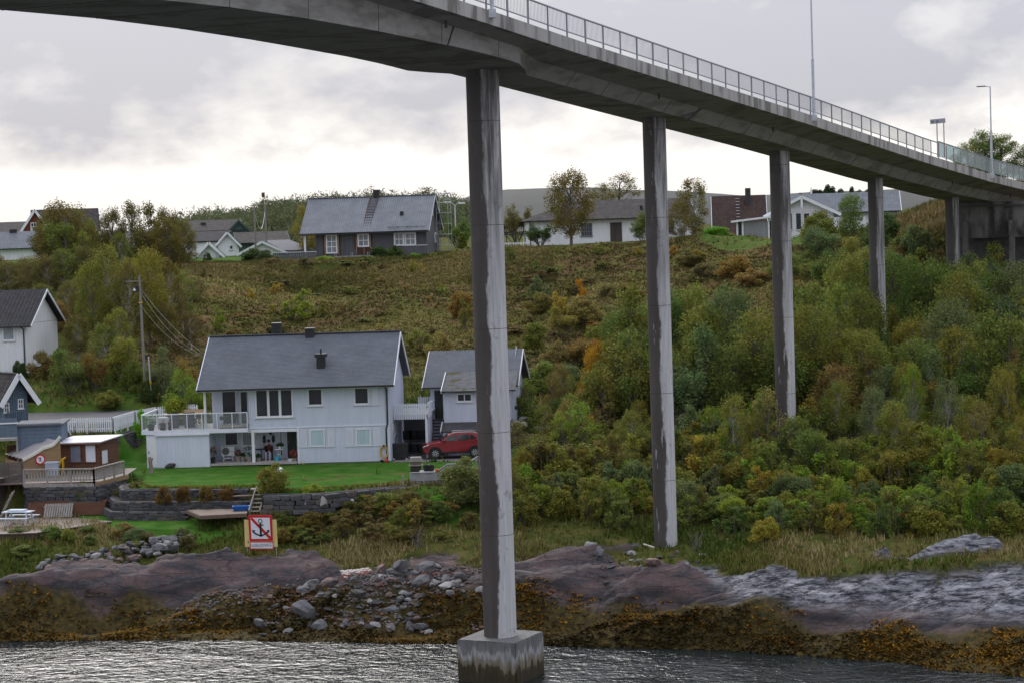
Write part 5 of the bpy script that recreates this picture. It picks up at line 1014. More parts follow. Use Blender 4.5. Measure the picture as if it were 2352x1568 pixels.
# retaining wall below the fence
P0 = atz(*C2(545, 722), 7.45); P1 = atz(*C2(1005, 714), 7.45); P2 = atz(*C2(1195, 520), 8.45); P3 = atz(*C2(1400, 485), 8.45); P4 = atz(*C2(1750, 460), 8.45)
rw = thing('retaining_wall', P1.copy(), 'dark slate retaining wall under the white picket fence beside the sloping lawn', 'wall'); rw.location.z = 5.5
off = Vector((.0, -.35, 0))
wall_run(rw, [(P0+off)[:2], (P1+off+Vector((.35, 0, 0)))[:2], (P2+Vector((.6, -.2, 0)))[:2]], lambda d: 6.7 if d < 3.2 else 5.7+max(0, (d-3.2))*.08, lambda d: 7.36, .16, .42, .4)
# white picket fence
pf = thing('picket_fence', P0.copy(), 'white picket fence along the road on top of the retaining wall', 'fence'); pf.location.z = 7.45
pk_ = MB().prism([(-.045, 0), (.045, 0), (.045, .9), (0, .96), (-.045, .9)], 'y', -.012, .012).mesh('picket'); pk_.materials.append(WHT)
path = [P0, P1, P2, P3, P4]
for a, b in zip(path[:-1], path[1:]):
    a2 = Vector((a.x, a.y, 0)); b2 = Vector((b.x, b.y, 0)); l = (b2-a2).length; d = (b2-a2)/l; n = int(l/.145); an = math.atan2(d.y, d.x); b0 = a2-Vector((pf.location.x, pf.location.y, 0))
    for i in range(n): p = b0+d*(i+.5)*.145; obj('picket', pk_, None, pf, (p.x, p.y, .08), an)
    for z in (.28, .78): MB().bar(b0+Vector((0, 0, z))+Vector((-d.y, d.x, 0))*.04, b0+d*l+Vector((0, 0, z))+Vector((-d.y, d.x, 0))*.04, .04, .09).build('rail', WHT, pf)
    for i in range(max(2, int(l/1.6)+1)):
        p = b0+d*(l*i/max(1, int(l/1.6))); MB().box(p.x-.05, p.x+.05, p.y+.03, p.y+.13, -.45, .95).build('post', WHT, pf)
for u in (.25, 3.2): p = Vector((u, 0, 0)); MB().bar(p+Vector((0, -.02, .75)), p+Vector((.5, -.35, -.2)), .06, .06).build('brace', WHT, pf)
# blue store and balcony at the left edge
bs = frame(*C2(155, 770), 137.2, R(4), 'shed', 'low slate-blue boarded store with flat grey roof next to the picket fence', 'shed')
a = lo(bs, C2(545, 640)); MB().box(0, a[0], 0, 3, -1.2, a[1]).build('wall', BLU, bs)
for i in range(9): MB().box(.02, a[0]-.02, -.02, .01, -1.1+i*.23, -.9+i*.23).build('board', BLU, bs)
MB().box(-.15, a[0]+.15, -.2, 3.1, a[1], a[1]+.1).build('roof', pm('grey_felt', (0, 0, 0)), bs); MB().box(.0, a[0]*1.0, -.05, .0, -1.9, -1.2).build('tan_base', TANW, bs)
bb = frame(*C2(-120, 770), 136.6, R(6), 'balcony', 'slate-blue boarded balcony with white top rail at the left edge', 'balcony')
a = lo(bb, C2(150, 620)); z1_ = a[1]
for i in range(7): MB().box(0, a[0], 0, .04, .05+i*.17, .2+i*.17).build('board', BLU, bb)
MB().box(-.05, a[0]+.05, -.06, .1, z1_-.08, z1_).build('top_rail', WHT, bb); MB().box(0, a[0], -.05, 2, -.15, 0).build('floor', GWD, bb); MB().box(a[0]-.1, a[0], 0, .1, -1.5, 0).build('post', GWD, bb)
# platform of the left garden
DZ = 5.75
dk0 = atz(*C2(215, 1165), DZ); dk1 = atz(*C2(838, 1158), DZ); dk2 = atz(*C2(1130, 1085), DZ)
deck = thing('garden_deck', dk0.copy(), 'weathered wooden deck with slatted railing on top of the rough stone wall', 'deck')
v1 = dk1-dk0; v2 = dk2-dk0
for i in range(30):
    y0 = i*.23; x_end = v1.x+(v2.x-v1.x)*min(1, max(0, (y0-v1.y)/(v2.y-v1.y)))
    if y0 > v2.y: x_end = v2.x
    MB().box(-1.5, x_end, y0, y0+.215, -.05, 0).build('plank', DWD2, deck)
MB().bar((0, -.04, -.13), (v1.x, v1.y-.04, -.13), .05, .22).build('fascia', GWD, deck); MB().bar((v1.x, v1.y-.03, -.13), (v2.x+.1, v2.y-.03, -.13), .05, .22).build('fascia', TANW, deck)
RH = lo(deck, C2(215, 1040))[1]; bal_m = MB().box(-.05, .05, -.012, .012, 0, RH-.2).mesh('baluster'); bal_m.materials.append(GWD)
for a, b in ((Vector((0, 0, 0)), v1), (v1, v2-Vector((.15, .1, 0)))):
    a = Vector((a.x, a.y, 0)); b = Vector((b.x, b.y, 0)); l = (b-a).length; d = (b-a)/l; n = int(l/.19)
    for i in range(n): p = a+d*(i+.5)*.19; obj('baluster', bal_m, None, deck, (p.x, p.y+.03, .12), math.atan2(d.y, d.x))
    for i in range(int(l/1.25)+1): p = a+d*min(l, i*l/int(l/1.25)); MB().box(p.x-.05, p.x+.05, p.y-.05, p.y+.05, -.15, RH+.02).build('post', GWD, deck)
    for z, h_ in ((.2, .09), (RH, .07)): MB().bar(a+Vector((0, -.03, z)), b+Vector((0, -.03, z)), .12 if z > .5 else .04, h_).build('rail', GWD, deck)
sw = thing('stone_wall', Vector((dk0.x, dk0.y, 4.0)), 'rough dark stone wall carrying the wooden deck', 'wall')
wall_run(sw, [(dk0+Vector((-.1, .12, 0)))[:2], (dk1+Vector((.1, .1, 0)))[:2], (dk2+Vector((-.1, .2, 0)))[:2]], lambda d: 3.9+max(0, d-4.4)*.33, lambda d: DZ-.22, .2, .4, .5)
for x, y, sc in ((455, 1295, .42), (890, 1195, .2)): p = atz(*C2(x, y), 4.6 if x < 600 else 5.3); o = obj('stone', stone_mesh(91+x, sc, .3, sc*.75, SLATE[3]), None, sw, (p.x-sw.location.x, dk0.y-sw.location.y-.08+(.6 if x > 600 else 0), p.z-sw.location.z))
# brown hut
hut = frame(*C2(520, 1020), 137.2, R(-13), 'garden_hut', 'small brown timber hut with pale sloping roof and three windows', 'hut', DZ)
def hu(x, y, yl=0.): return lo(hut, C2(x, y), yl)
wx = hu(882, 900)[0]; hz = hu(700, 805)[1]; HD = 3.0
MB().box(0, wx, 0, HD, 0, hz).build('wall', BRN, hut)
for i in range(int(hz/.16)):
    z = i*.16; m_ = MB(); fbox(m_, face_fn('f', 0), 0, wx, 0, .02, z+.01, z+.15); m_.build('board', BRN, hut); m_ = MB(); fbox(m_, face_fn('r', wx), 0, HD, 0, .02, z+.01, z+.15); m_.build('board', BRN, hut)
slab('roof', pm('pale_roof_sheet', (.55, .55, .62), (.62, .62, .68), 2, .4), hut, (-.35, -.35, hz+.05), (wx+.3, -.35, hz+.12), (wx+.3, HD+.2, hz+.22), (-.35, HD+.2, hz+.16), .06)
m_ = MB(); fbox(m_, face_fn('f', -.3), -.3, wx+.25, 0, .04, hz-.06, hz+.04); m_.build('fascia', BRN, hut)
for x0, x1_, y0, y1_, pn in ((622, 732, 822, 978, PANES), (756, 866, 816, 978, pm('pane_white_blind', (.62, .66, .72), (.68, .72, .78), 1, .3, 0, None, (1, 1, 1), 3, .5))):
    a = hu(x0, y0); b = hu(x1_, y1_); window(hut, face_fn('f', -.02), a[0], b[0], b[1], a[1], 1, 1, .06, BRN, pn, False)
window(hut, face_fn('r', wx+.02), .15, 1.2, hz-1.4, hz-.45, 1, 1, .06, BRN, pm('pane_white_blind', (0, 0, 0)), False)
# tan shed with swept roof
cs = frame(*C2(205, 1030), 134.6, R(28), 'garden_shed', 'tan timber shed with wavy white bargeboard and clear ribbed plastic roof', 'shed', DZ)
def cu(x, y, yl=0.): return lo(cs, C2(x, y), yl)
prof = [cu(x, y) for x, y in ((200, 955), (260, 925), (330, 885), (385, 850), (435, 835), (470, 822), (500, 790), (535, 745))]
MB().prism([(prof[0][0], 0), (prof[-1][0], 0)]+[(a, b-.05) for a, b in prof[::-1]], 'y', 0, .1).build('gable_wall', TANW, cs)
for a, b in zip(prof[:-1], prof[1:]): MB().bar((a[0], -.06, a[1]), (b[0], -.06, b[1]), .08, .16).build('bargeboard', pm('cream_paint', (.62, .6, .52), (.68, .66, .58), 3, .6), cs)
POLY = glass_mat('clear_ribbed_plastic', (.80, .76, .78), .38, .35)
for k, (a, b) in enumerate(zip(prof[:-2], prof[1:-1])): MB().quad((a[0], -.1, a[1]+.08), (b[0], -.1, b[1]+.08), (b[0], 3.9, b[1]+.08), (a[0], 3.9, a[1]+.08)).build('roof_sheet', POLY, cs)
for y in (.0, .8, 1.6, 2.4, 3.2, 3.85):
    for a, b in zip(prof[:-2], prof[1:-1]): MB().bar((a[0], y, a[1]+.03), (b[0], y, b[1]+.03), .05, .06).build('rafter', pm('cream_paint', (0, 0, 0)), cs)
MB().box(prof[0][0], prof[0][0]+.06, 0, 3.9, 0, prof[0][1]-.2).build('side_wall', TANW, cs); MB().box(prof[0][0]+.1, prof[-1][0], 3.8, 3.9, 0, prof[3][1]).build('back_wall', BRN, cs)
ra = thing('round_sign', Vector((0, 0, 0)), 'round red-ringed white prohibition sign hung on the tan shed wall', 'sign', None, R(28)); a = cu(358, 950, -.04); ra.location = cs.location+Matrix.Rotation(R(28), 3, 'Z') @ Vector((a[0], -.04, a[1]))
def disc(name, r0, r1, y, mt, par, n=24):
    m_ = MB()
    for k in range(n):
        t0 = 2*PI*k/n; t1 = 2*PI*(k+1)/n
        if r0 > 0: m_.quad((r0*math.cos(t0), y, r0*math.sin(t0)), (r1*math.cos(t0), y, r1*math.sin(t0)), (r1*math.cos(t1), y, r1*math.sin(t1)), (r0*math.cos(t1), y, r0*math.sin(t1)))
        else: m_.quad((0, y, 0), (r1*math.cos(t0), y, r1*math.sin(t0)), (r1*math.cos(t1), y, r1*math.sin(t1)))
    return m_.build(name, mt, par)
SRED = pm('sign_red', (.50, .012, .018), (.55, .02, .025), 2, .4); SWH = pm('sign_white', (.66, .69, .76), (.70, .73, .8), 2, .4); SBK = pm('sign_black', (.012, .012, .014), (.02, .02, .02), 2, .5)
disc('plate', 0, .30, 0, SWH, ra); disc('red_ring', .24, .32, -.01, SRED, ra); MB().bar((-.14, -.012, .14), (.14, -.012, -.14), .01, .05, (0, 1, 0)).build('red_bar', SRED, ra); MB().prism([(-.06, -.1), (.0, -.1), (.07, .12), (-.1, .12), (-.1, .07), (.01, .07)], 'y', -.008, -.004).build('black_mark', SBK, ra)
# dark slatted screen
scn = frame(*C2(-60, 1165), 131.6, 0, 'slatted_screen', 'dark horizontal slatted screen beside the tan shed', 'screen', DZ-.1); a = lo(scn, C2(205, 970))
for i in range(18): MB().box(0, a[0], 0, .04, i*a[1]/18, i*a[1]/18+a[1]/18*.78).build('slat', pm('dark_slat', (.085, .072, .068), (.12, .10, .095), 2, .8), scn)
for x in (.1, a[0]/2, a[0]-.1): MB().box(x-.05, x+.05, .04, .12, -.3, a[1]).build('post', pm('dark_slat', (0, 0, 0)), scn)
# toys and bin on the deck
tb = thing('storage_bin', atz(*C2(432, 1110), DZ)+Vector((0, 1.2, 0)), 'pale blue-grey plastic bin behind the deck railing', 'bin'); m_ = MB(); m_.box(-.38, .38, -.25, .25, 0, .75); m_.build('tub', pm('bin_grey', (.34, .40, .48), (.38, .44, .52), 2, .5), tb); MB().box(-.41, .41, -.28, .28, .75, .83).build('lid', pm('bin_lid', (.42, .48, .56), (.46, .52, .6), 2, .5), tb)
ts = thing('toy_slide', atz(*C2(505, 1100), DZ)+Vector((0, 1.3, 0)), 'bright yellow plastic toy slide on the deck', 'toy'); YEL = pm('yellow_plastic', (.62, .36, .012), (.66, .4, .02), 2, .4)
MB().prism([(-.3, 0), (-.22, 0), (.0, .55), (.12, .85), (.3, .95), (.28, 1.05), (.08, .95), (-.06, .62)], 'y', -.2, .2).build('chute', YEL, ts); MB().box(.12, .18, -.2, .2, 0, .9).build('ladder', YEL, ts)
# ---- lower left patio
PZ = LZ2+.12
pt = thing('patio_deck', atz(*C2(200, 1470), PZ), 'dark wet wooden patio platform below the rough stone wall', 'deck')
pp = [atz(*C2(x, y), PZ)-pt.location for x, y in ((-250, 1620), (330, 1600), (1000, 1500), (690, 1470), (640, 1478), (200, 1462), (-250, 1470))]
yy = [p.y for p in pp]
for i in range(int((max(yy)-min(yy))/.2)):
    y = min(yy)+i*.2+.1; xs = []
    for a, b in zip(pp, pp[1:]+pp[:1]):
        if (a.y > y) != (b.y > y): xs.append(a.x+(y-a.y)/(b.y-a.y)*(b.x-a.x))
    if len(xs) >= 2: MB().box(min(xs), max(xs), y-.095, y+.09, -.06, 0).build('plank', DWD2, pt)
MB().prism([(p.x*.98, p.y*.98) for p in pp], 'z', -.5, -.07).build('base', DWD2, pt)
tw = thing('timber_wall', atz(*C2(-40, 1480), PZ), 'dark stepped timber retaining wall at the left edge of the patio', 'wall'); b = atz(*C2(200, 1400), PZ)-tw.location
for i in range(10):
    t_ = 1.; MB().bar((-1.5, -.8, i*.2+.1), (b.x, b.y+1.4, i*.2+.1), .2, .19).build('sleeper', pm('creosote', (.045, .036, .03), (.07, .058, .05), 3, .85), tw)
MB().bar((-1.5, -.85, 2.1), (b.x, b.y+1.35, 2.1), .26, .06).build('cap', GWD, tw)
pl = thing('wooden_pallet', atz(*C2(385, 1468), PZ), 'weathered slatted wooden pallet leaning at the patio edge', 'pallet'); a = lo(pl, C2(640, 1468)); hh = lo(pl, C2(400, 1352))[1]; n = 12
for i in range(n): x = a[0]*(i+.5)/n; MB().bar((x, -.05, 0), (x+.08, .32, hh), .10, .03, (0, -1, 0)).build('slat', GWD, pl)
for z in (.15, .8): MB().bar((0, .05+z*.3*hh, z*hh), (a[0]+.05, .05+z*.3*hh, z*hh), .04, .08).build('batten', GWD, pl)
bx_ = thing('wooden_box', pl.location+Vector((-1.0, .6, 0)), 'low brown planter box behind the leaning panel', 'planter'); MB().box(0, 4.5, 0, .06, 0, .75).build('front_board', BRN, bx_); MB().box(0, 4.5, 1.1, 1.16, 0, .75).build('back_board', BRN, bx_); MB().box(4.44, 4.5, .06, 1.1, 0, .75).build('end_board', BRN, bx_); MB().box(0, .06, .06, 1.1, 0, .75).build('end_board', BRN, bx_); MB().box(.06, 4.44, .06, 1.1, 0, .6).build('soil', pm('soil', (.03, .022, .016), (.05, .038, .028), 4, .95), bx_)
fl = thing('folding_rack', pl.location+Vector((-1.9, .4, 0)), 'grey wooden folding frame standing by the picnic table', 'rack')
for dy in (0, .5): MB().bar((-.75, dy, .0), (.0, dy+.4, 1.5), .05, .05).build('side_rail', GWD, fl)
for i in range(4): MB().bar((-.7+i*.2, 0, .15+i*.38), (-.7+i*.2, .9, .15+i*.38), .04, .05).build('rung', GWD, fl)
# picnic table
PTG = pm('pale_grey_paint', (.50, .56, .62), (.56, .61, .68), 2, .7)
pc = thing('picnic_table', atz(*C2(168, 1528), PZ), 'pale grey wooden picnic table with attached benches on the patio', 'picnic table', None, R(-12))
for i in range(5): MB().box(-.85, .85, -.4+i*.163, -.4+i*.163+.145, .72, .76).build('top_board', PTG, pc)
for y0 in (-.95, .68):
    for k in range(2): MB().box(-.9, .9, y0+k*.14, y0+k*.14+.125, .42, .46).build('bench_board', PTG, pc)
for x in (-.62, .62):
    MB().bar((x, -.9, .38), (x, .9, .38), .05, .09).build('bench_bearer', PTG, pc); MB().bar((x, -.38, .68), (x, .38, .68), .05, .08).build('table_bearer', PTG, pc)
    for sg in (-1, 1): MB().bar((x+.03, sg*.62, 0), (x+.03, sg*.25, .7), .05, .1).build('leg', PTG, pc)
MB().box(-.55, .45, -.3, .25, .761, .86).build('table_box', PTG, pc)
# ---- curved slate terraces below the lawn
ter = thing('terrace_wall', atz(*C2(1500, 1400), LZ2), 'curved dark slate terrace wall in steps below the lawn', 'wall')
def cpath(pts, z): return [atz(*C2(x, y), z)[:2] for x, y in pts]
A = [atz(*C2(x, y), LZ)[:2] for x, y in ((1085, 1180), (1100, 1205), (1180, 1206), (1380, 1204), (1700, 1202), (2000, 1200), (2240, 1196))]
def shift(path, dy, dx=0.): return [(p[0]+dx, p[1]+dy) for p in path]
tops = [LZ-.02, LZ-.62, LZ-1.18]; bots = [LZ-.75, LZ-1.3, LZ2-.15]
t1 = [(A[0][0]-.1, A[0][1]+1.4)]+A
wall_run(ter, shift(t1, -.15), bots[0], tops[0], .11, .42, .4, 290)
t2 = [(A[0][0]-.45, A[0][1]+1.2), (A[0][0]-.55, A[0][1]-.6), (A[1][0]-.2, A[1][1]-1.15)]+[(p[0], p[1]-1.25) for p in A[2:]]
ter2 = thing('terrace_wall', Vector((A[3][0], A[3][1]-1.25, LZ2)), 'middle step of dark slate terrace wall in front of the box shrubs', 'wall'); wall_run(ter2, t2, bots[1], tops[1], .11, .42, .35, 290)
t3_ = [(A[0][0]-.75, A[0][1]+.9), (A[0][0]-.95, A[0][1]-.9), (A[1][0]-.4, A[1][1]-1.75), (A[2][0], A[2][1]-1.95)]+[(p[0], p[1]-2.0) for p in A[3:5]]
ter3 = thing('terrace_wall', Vector((A[2][0], A[2][1]-2, LZ2)), 'lowest step of dark slate terrace wall holding the green tub', 'wall'); wall_run(ter3, t3_, bots[2], tops[2], .11, .42, .35, 290)
sb = MB(); sb.prism([(p[0], p[1]+.3) for p in t2]+[(A[-1][0], A[-1][1]), (A[0][0]+1, A[0][1]+1.5)], 'z', LZ-1.2, LZ-.66); o = sb.build('shelf_soil', pm('soil', (0, 0, 0)), ter2); o.location = -ter2.location
sb = MB(); sb.prism([(p[0], p[1]+.3) for p in t3_]+[(A[4][0], A[4][1]-1), (A[0][0]+1, A[0][1])], 'z', LZ-1.6, LZ-1.24); o = sb.build('shelf_soil', pm('soil', (0, 0, 0)), ter3); o.location = -ter3.location
def tub(name, loc, label, mt, w, d, h, rz=0):
    t = thing(name, loc, label, 'tub', None, rz); m_ = MB(); e = .06; n = 0
    m_.v += [(-w/2+e, -d/2+e, 0), (w/2-e, -d/2+e, 0), (w/2-e, d/2-e, 0), (-w/2+e, d/2-e, 0), (-w/2, -d/2, h), (w/2, -d/2, h), (w/2, d/2, h), (-w/2, d/2, h), (-w/2+.05, -d/2+.05, h), (w/2-.05, -d/2+.05, h), (w/2-.05, d/2-.05, h), (-w/2+.05, d/2-.05, h), (-w/2+.1, -d/2+.1, .06), (w/2-.1, -d/2+.1, .06), (w/2-.1, d/2-.1, .06), (-w/2+.1, d/2-.1, .06)]
    for r_ in range(3):
        for k in range(4): a = r_*4+k; b = r_*4+(k+1) % 4; m_.f.append((a, b, b+4, a+4))
    m_.f += [(3, 2, 1, 0), (12, 13, 14, 15)]; m_.build('shell', mt, t)
    r_ = MB(); r_.box(-w/2-.03, w/2+.03, -d/2-.03, -d/2, h-.04, h+.01); r_.build('rim', mt, t)
    return t
p = atz(*C2(1252, 1378), LZ-1.24); gt = tub('fish_tub', p, 'green plastic tub of plants on the lowest slate step', pm('green_plastic', (.02, .14, .06), (.03, .17, .075), 2, .5), .75, .45, .24)
p = at(*C2(2142, 1432), 124.4); p.z = 4.54; tub('fish_tub', p+Vector((0, .3, 0)), 'bright blue plastic tub on the small wooden deck', pm('blue_plastic', (.012, .10, .38), (.02, .13, .44), 2, .45), .95, .5, .24, R(4))
wdk = thing('wooden_platform', atz(*C2(1800, 1460), 4.3), 'small brown wooden platform below the slate terrace', 'deck')
c_ = [atz(*C2(x, y), 4.52)-wdk.location for x, y in ((1785, 1450), (2200, 1428), (2200, 1385), (1660, 1398))]
RBD = pm('reddish_deck', (.12, .08, .062), (.17, .115, .09), 1.5, .7, .25, 12, (1, 8, 1))
for i in range(12):
    t0, t1_ = i/12, (i+.93)/12; a, b, c, d = c_[0].lerp(c_[3], t0), c_[1].lerp(c_[2], t0), c_[1].lerp(c_[2], t1_), c_[0].lerp(c_[3], t1_); m_ = MB(); m_.v = [tuple(q) for q in (a, b, c, d)]+[tuple(q-Vector((0, 0, .05))) for q in (a, b, c, d)]; m_.f = [(0, 1, 2, 3), (7, 6, 5, 4), (0, 4, 5, 1), (1, 5, 6, 2), (2, 6, 7, 3), (3, 7, 4, 0)]; m_.build('plank', RBD, wdk)
MB().bar(c_[0]-Vector((0, .02, .12)), c_[1]-Vector((0, .02, .12)), .04, .16).build('fascia', RBD, wdk); MB().bar(c_[0]-Vector((.02, 0, .12)), c_[3]-Vector((.02, 0, .12)), .04, .16).build('fascia', RBD, wdk)
stp = thing('wooden_steps', Vector((at(*C2(2225, 1440), 124.5).x, 124.7, 4.3)), 'grey-brown plank steps between slate terrace and drystone wall', 'steps')
zt_ = LZ-4.3
for sx in (0, .62): MB().bar((sx, -.5, .1), (sx+.25, 1.5, zt_), .06, .45).build('stringer', GWD, stp)
for i in range(6): MB().box(.02+i*.04, .68+i*.04, -.35+i*.28, -.05+i*.28, (i+1)*zt_/6-.05, (i+1)*zt_/6).build('tread', GWD, stp)
MB().box(-.1, 1.1, 1.3, 1.75, zt_, zt_+.06).build('landing', GWD, stp)
pb = thing('plank_bench', Vector((at(*C2(2050, 1290), 126.9).x, 126.9, LZ-.66)), 'short plank bench on the slate step by the wooden steps', 'bench'); w_ = lo(pb, C2(2250, 1290))[0]
MB().box(0, w_, -.3, .1, .22, .28).build('seat', RBD, pb)
for x in (.08, w_-.2): MB().box(x, x+.12, -.25, .05, 0, .22).build('leg', RBD, pb)
# drystone wall on the right of the steps
def C8(x, y): return (680+x*.31061)*.9408, (1180+y*.31061)*.9408
dw = thing('drystone_wall', atz(*C8(0, 100), 5.0), 'mossy drystone wall of large slabs along the lawn edge', 'wall')
dwp = [atz(x, y, LZ)[:2] for x, y in ((600, 1130), (680, 1131), (760, 1127), (860, 1117), (950, 1110))]
wall_run(dw, shift(dwp, -.25), lambda d: 4.15+d*.07, LZ-.05, .24, .75, .55, 290)
for (x, y, sx, sz) in ((245, 115, .5, .35), (775, 95, .3, .22), (345, 150, .6, .75), (640, 30, .3, .18)):
    q_ = C8(x, y); p = atz(*q_, 5.0); o = obj('stone', stone_mesh(int(x), sx, .3, sz, SLATE[3]), None, dw, (p.x-dw.location.x, dwp[2][1]-.55-dw.location.y, p.z-dw.location.z))
# wooden retaining fence with planters
def CA(x, y): return (940+x*.15940)*.9408, (1010+y*.15940)*.9408
rf = thing('retaining_fence', atz(*CA(390, 1120), 5.25), 'silvered board retaining fence stepping up beside the lawn', 'fence'); GWB = pm('silver_boards', (.26, .27, .29), (.36, .37, .39), 2.2, .85, .3, 14, (.7, .7, 3))
def rA(x, y): a = lo(rf, CA(x, y), 0); return a
px = [rA(x, 1000)[0] for x in (395, 590, 775, 955, 1105, 1270)]; ptop = [rA(395, 905)[1], rA(590, 900)[1], rA(775, 895)[1], rA(955, 775)[1], rA(1105, 765)[1], rA(1270, 755)[1]]
zm = rA(590, 1030)[1]
for i in range(5):
    x0, x1_ = px[i]+.04, px[i+1]-.04; n = 5 if i < 2 else 7
    for k in range(n):
        t_ = k/n; z0a = zm+.05+(ptop[i]-zm)*t_; z0b = zm+.05+(ptop[i+1]-zm)*t_; ha = (ptop[i]-zm)/n*.9; hb = (ptop[i+1]-zm)/n*.9
        MB().prism([(x0, z0a), (x1_, z0b), (x1_, z0b+hb), (x0, z0a+ha)], 'y', -.02, .03).build('board', GWB, rf)
    k = x0
    while k < x1_-.1: MB().box(k, k+.17, .04, .08, -.25, zm).build('lower_board', GWB, rf); k += .185
for x, z in zip(px, ptop): MB().box(x-.06, x+.06, -.05, .05, -.25, z+.03).build('post', GWB, rf)
for i in range(5): MB().bar((px[i], 0, ptop[i]+.03), (px[i+1], 0, ptop[i+1]+.03), .14, .04).build('cap', GWB, rf)
# handrail running back towards the car
hrail = thing('hand_rail', rf.location+Vector((px[5], .2, ptop[5])), 'thin pale handrail rising behind the clipped green bush', 'rail'); e_ = atz(*CA(1420, 660), 6.6)-hrail.location; MB().bar((0, 0, 0), (e_.x, e_.y, e_.z+.05), .05, .06).build('rail', GWB, hrail)
for t_ in (.1, .5, .9): MB().bar((e_.x*t_, e_.y*t_, -1), (e_.x*t_, e_.y*t_, e_.z*t_), .05, .05, (0, 1, 0)).build('post', GWB, hrail)
# raised bed behind the fence
rb = thing('raised_bed', rf.location+Vector((.3, .1, 0)), 'grey-topped raised bed behind the silvered fence', 'planter'); MB().box(.2, 2.2, .1, 1.8, .2, ptop[0]-.04).build('bed', pm('bed_gravel', (.22, .22, .21), (.32, .31, .3), 9, .95), rb)
fh = thing('bird_house', atz(*CA(470, 885), LZ)+Vector((0, .4, 0)), 'grey wooden bird table house with pitched roof on the lawn', 'bird house'); BH = pm('bird_wood', (.16, .12, .10), (.22, .17, .14), 3, .8)
MB().box(-.32, .32, -.25, .25, .0, .35).build('base', DWD, fh); MB().box(-.42, .42, -.33, .33, .35, .40).build('tray', GWD, fh); MB().box(-.32, .32, -.22, .22, .40, .62).build('walls', BH, fh); MB().prism([(-.42, .60), (.42, .60), (.32, .86), (-.32, .86)], 'y', -.3, .3).build('roof', GWD, fh)
for x, lab in ((632, 'black flower pot with yellow flowers on the raised bed'), (708, 'squat black empty pot on the raised bed')):
    t = thing('flower_pot', atz(*CA(x, 870), rf.location.z+ptop[0]), lab, 'flower pot'); MB().lathe([(.14, 0), (.19, .34), (.2, .36), (.17, .36), (.16, .3)], 12).build('pot', BLK, t)
bl = thing('ball', atz(*CA(797, 860), rf.location.z+ptop[0]+.12), 'small orange-red ball on the raised bed', 'ball'); MB().lathe([(.01, -.12), (.085, -.085), (.12, 0), (.085, .085), (.01, .12)], 14).build('sphere', pm('orange_plastic', (.5, .07, .02), (.55, .09, .03), 2, .4), bl, smooth=True)
pst = thing('garden_stake', atz(*CA(280, 1095), LZ-.1), 'short grey post at the end of the drystone wall', 'post'); MB().box(-.05, .05, -.05, .05, 0, .62).build('stake', GWD, pst); MB().box(-.5, .9, -.2, .15, -.06, .02).build('foot_board', GWD, pst)
# ---- prohibition sign on the shore
def C9(x, y): return (560+x*.08929)*.9408, (1220+y*.08929)*.9408
sg = thing('anchor_sign', at(*C9(880, 1300), 119.9), 'red-bordered no-anchoring sign on a yellow board above a pipeline plate', 'sign', None, R(3)); sg.rotation_euler = (0, R(-1.0), R(3))
def s9(x, y): return sight(sg.location, R(3), C9(x, y), 0)
def poly9(name, pts, y0, y1, mt, par): return MB().prism([s9(*p) for p in pts], 'y', y0, y1).build(name, mt, par)
yb = poly9('yellow_board', [(425, 1268), (1320, 1280), (1300, 545), (415, 535)], .05, .09, pm('sign_yellow', (.62, .50, .20), (.68, .56, .25), 2, .6), sg)
pl_ = poly9('sign_plate', [(560, 1108), (1192, 1110), (1178, 405), (525, 400)], .0, .03, SRED, sg)
poly9('white_field', [(612, 1050), (1135, 1055), (1115, 478), (590, 472)], -.006, -.002, SWH, pl_)
poly9('red_bar', [(596, 520), (600, 474), (645, 474), (1138, 1000), (1136, 1055), (1088, 1054)], -.012, -.008, SRED, pl_)
anc = []
poly9('anchor_shank', [(842, 985), (898, 985), (888, 625), (832, 625)], -.018, -.014, SBK, pl_); poly9('anchor_stock', [(765, 690), (948, 690), (946, 662), (764, 662)], -.0184, -.0144, SBK, pl_)
m_ = MB(); cc = (856, 568)
for k in range(24):
    t0 = 2*PI*k/24; t1_ = 2*PI*(k+1)/24; q4 = [(cc[0]+r_*math.cos(t), cc[1]+r_*math.sin(t)) for r_, t in ((42, t0), (62, t0), (62, t1_), (42, t1_))]; m_.quad(*[(s9(*p)[0], -.0165, s9(*p)[1]) for p in q4])
m_.build('anchor_ring', SBK, pl_)
arm = [(640, 858), (690, 905), (745, 945), (810, 968), (870, 1000), (930, 968), (990, 940), (1050, 895), (1092, 858)]; arm_in = [(662, 838), (705, 868), (760, 905), (815, 930), (870, 940), (925, 930), (975, 905), (1025, 868), (1062, 838)]
poly9('anchor_arms', arm+arm_in[::-1], -.0188, -.0148, SBK, pl_)
poly9('anchor_fluke', [(625, 800), (720, 820), (690, 848), (655, 900)], -.0192, -.0152, SBK, pl_); poly9('anchor_fluke', [(1108, 808), (1015, 822), (1045, 850), (1078, 902)], -.0192, -.0152, SBK, pl_)
pp_ = poly9('text_plate', [(565, 1340), (1215, 1350), (1195, 1132), (560, 1128)], .0, .03, SRED, sg); poly9('text_field', [(588, 1308), (1188, 1318), (1180, 1158), (585, 1150)], -.006, -.002, SWH, pp_)
tcu = bpy.data.curves.new('lettering', 'FONT'); tcu.body = 'RØRLEDNING'; tcu.align_x = 'CENTER'; tcu.align_y = 'CENTER'; tcu.size = 1; tcu.extrude = .002
to = bpy.data.objects.new('tmp_text', tcu); COL.objects.link(to); bpy.context.view_layer.update(); dg = bpy.context.evaluated_depsgraph_get(); tme = bpy.data.meshes.new_from_object(to.evaluated_get(dg)); bpy.data.objects.remove(to)
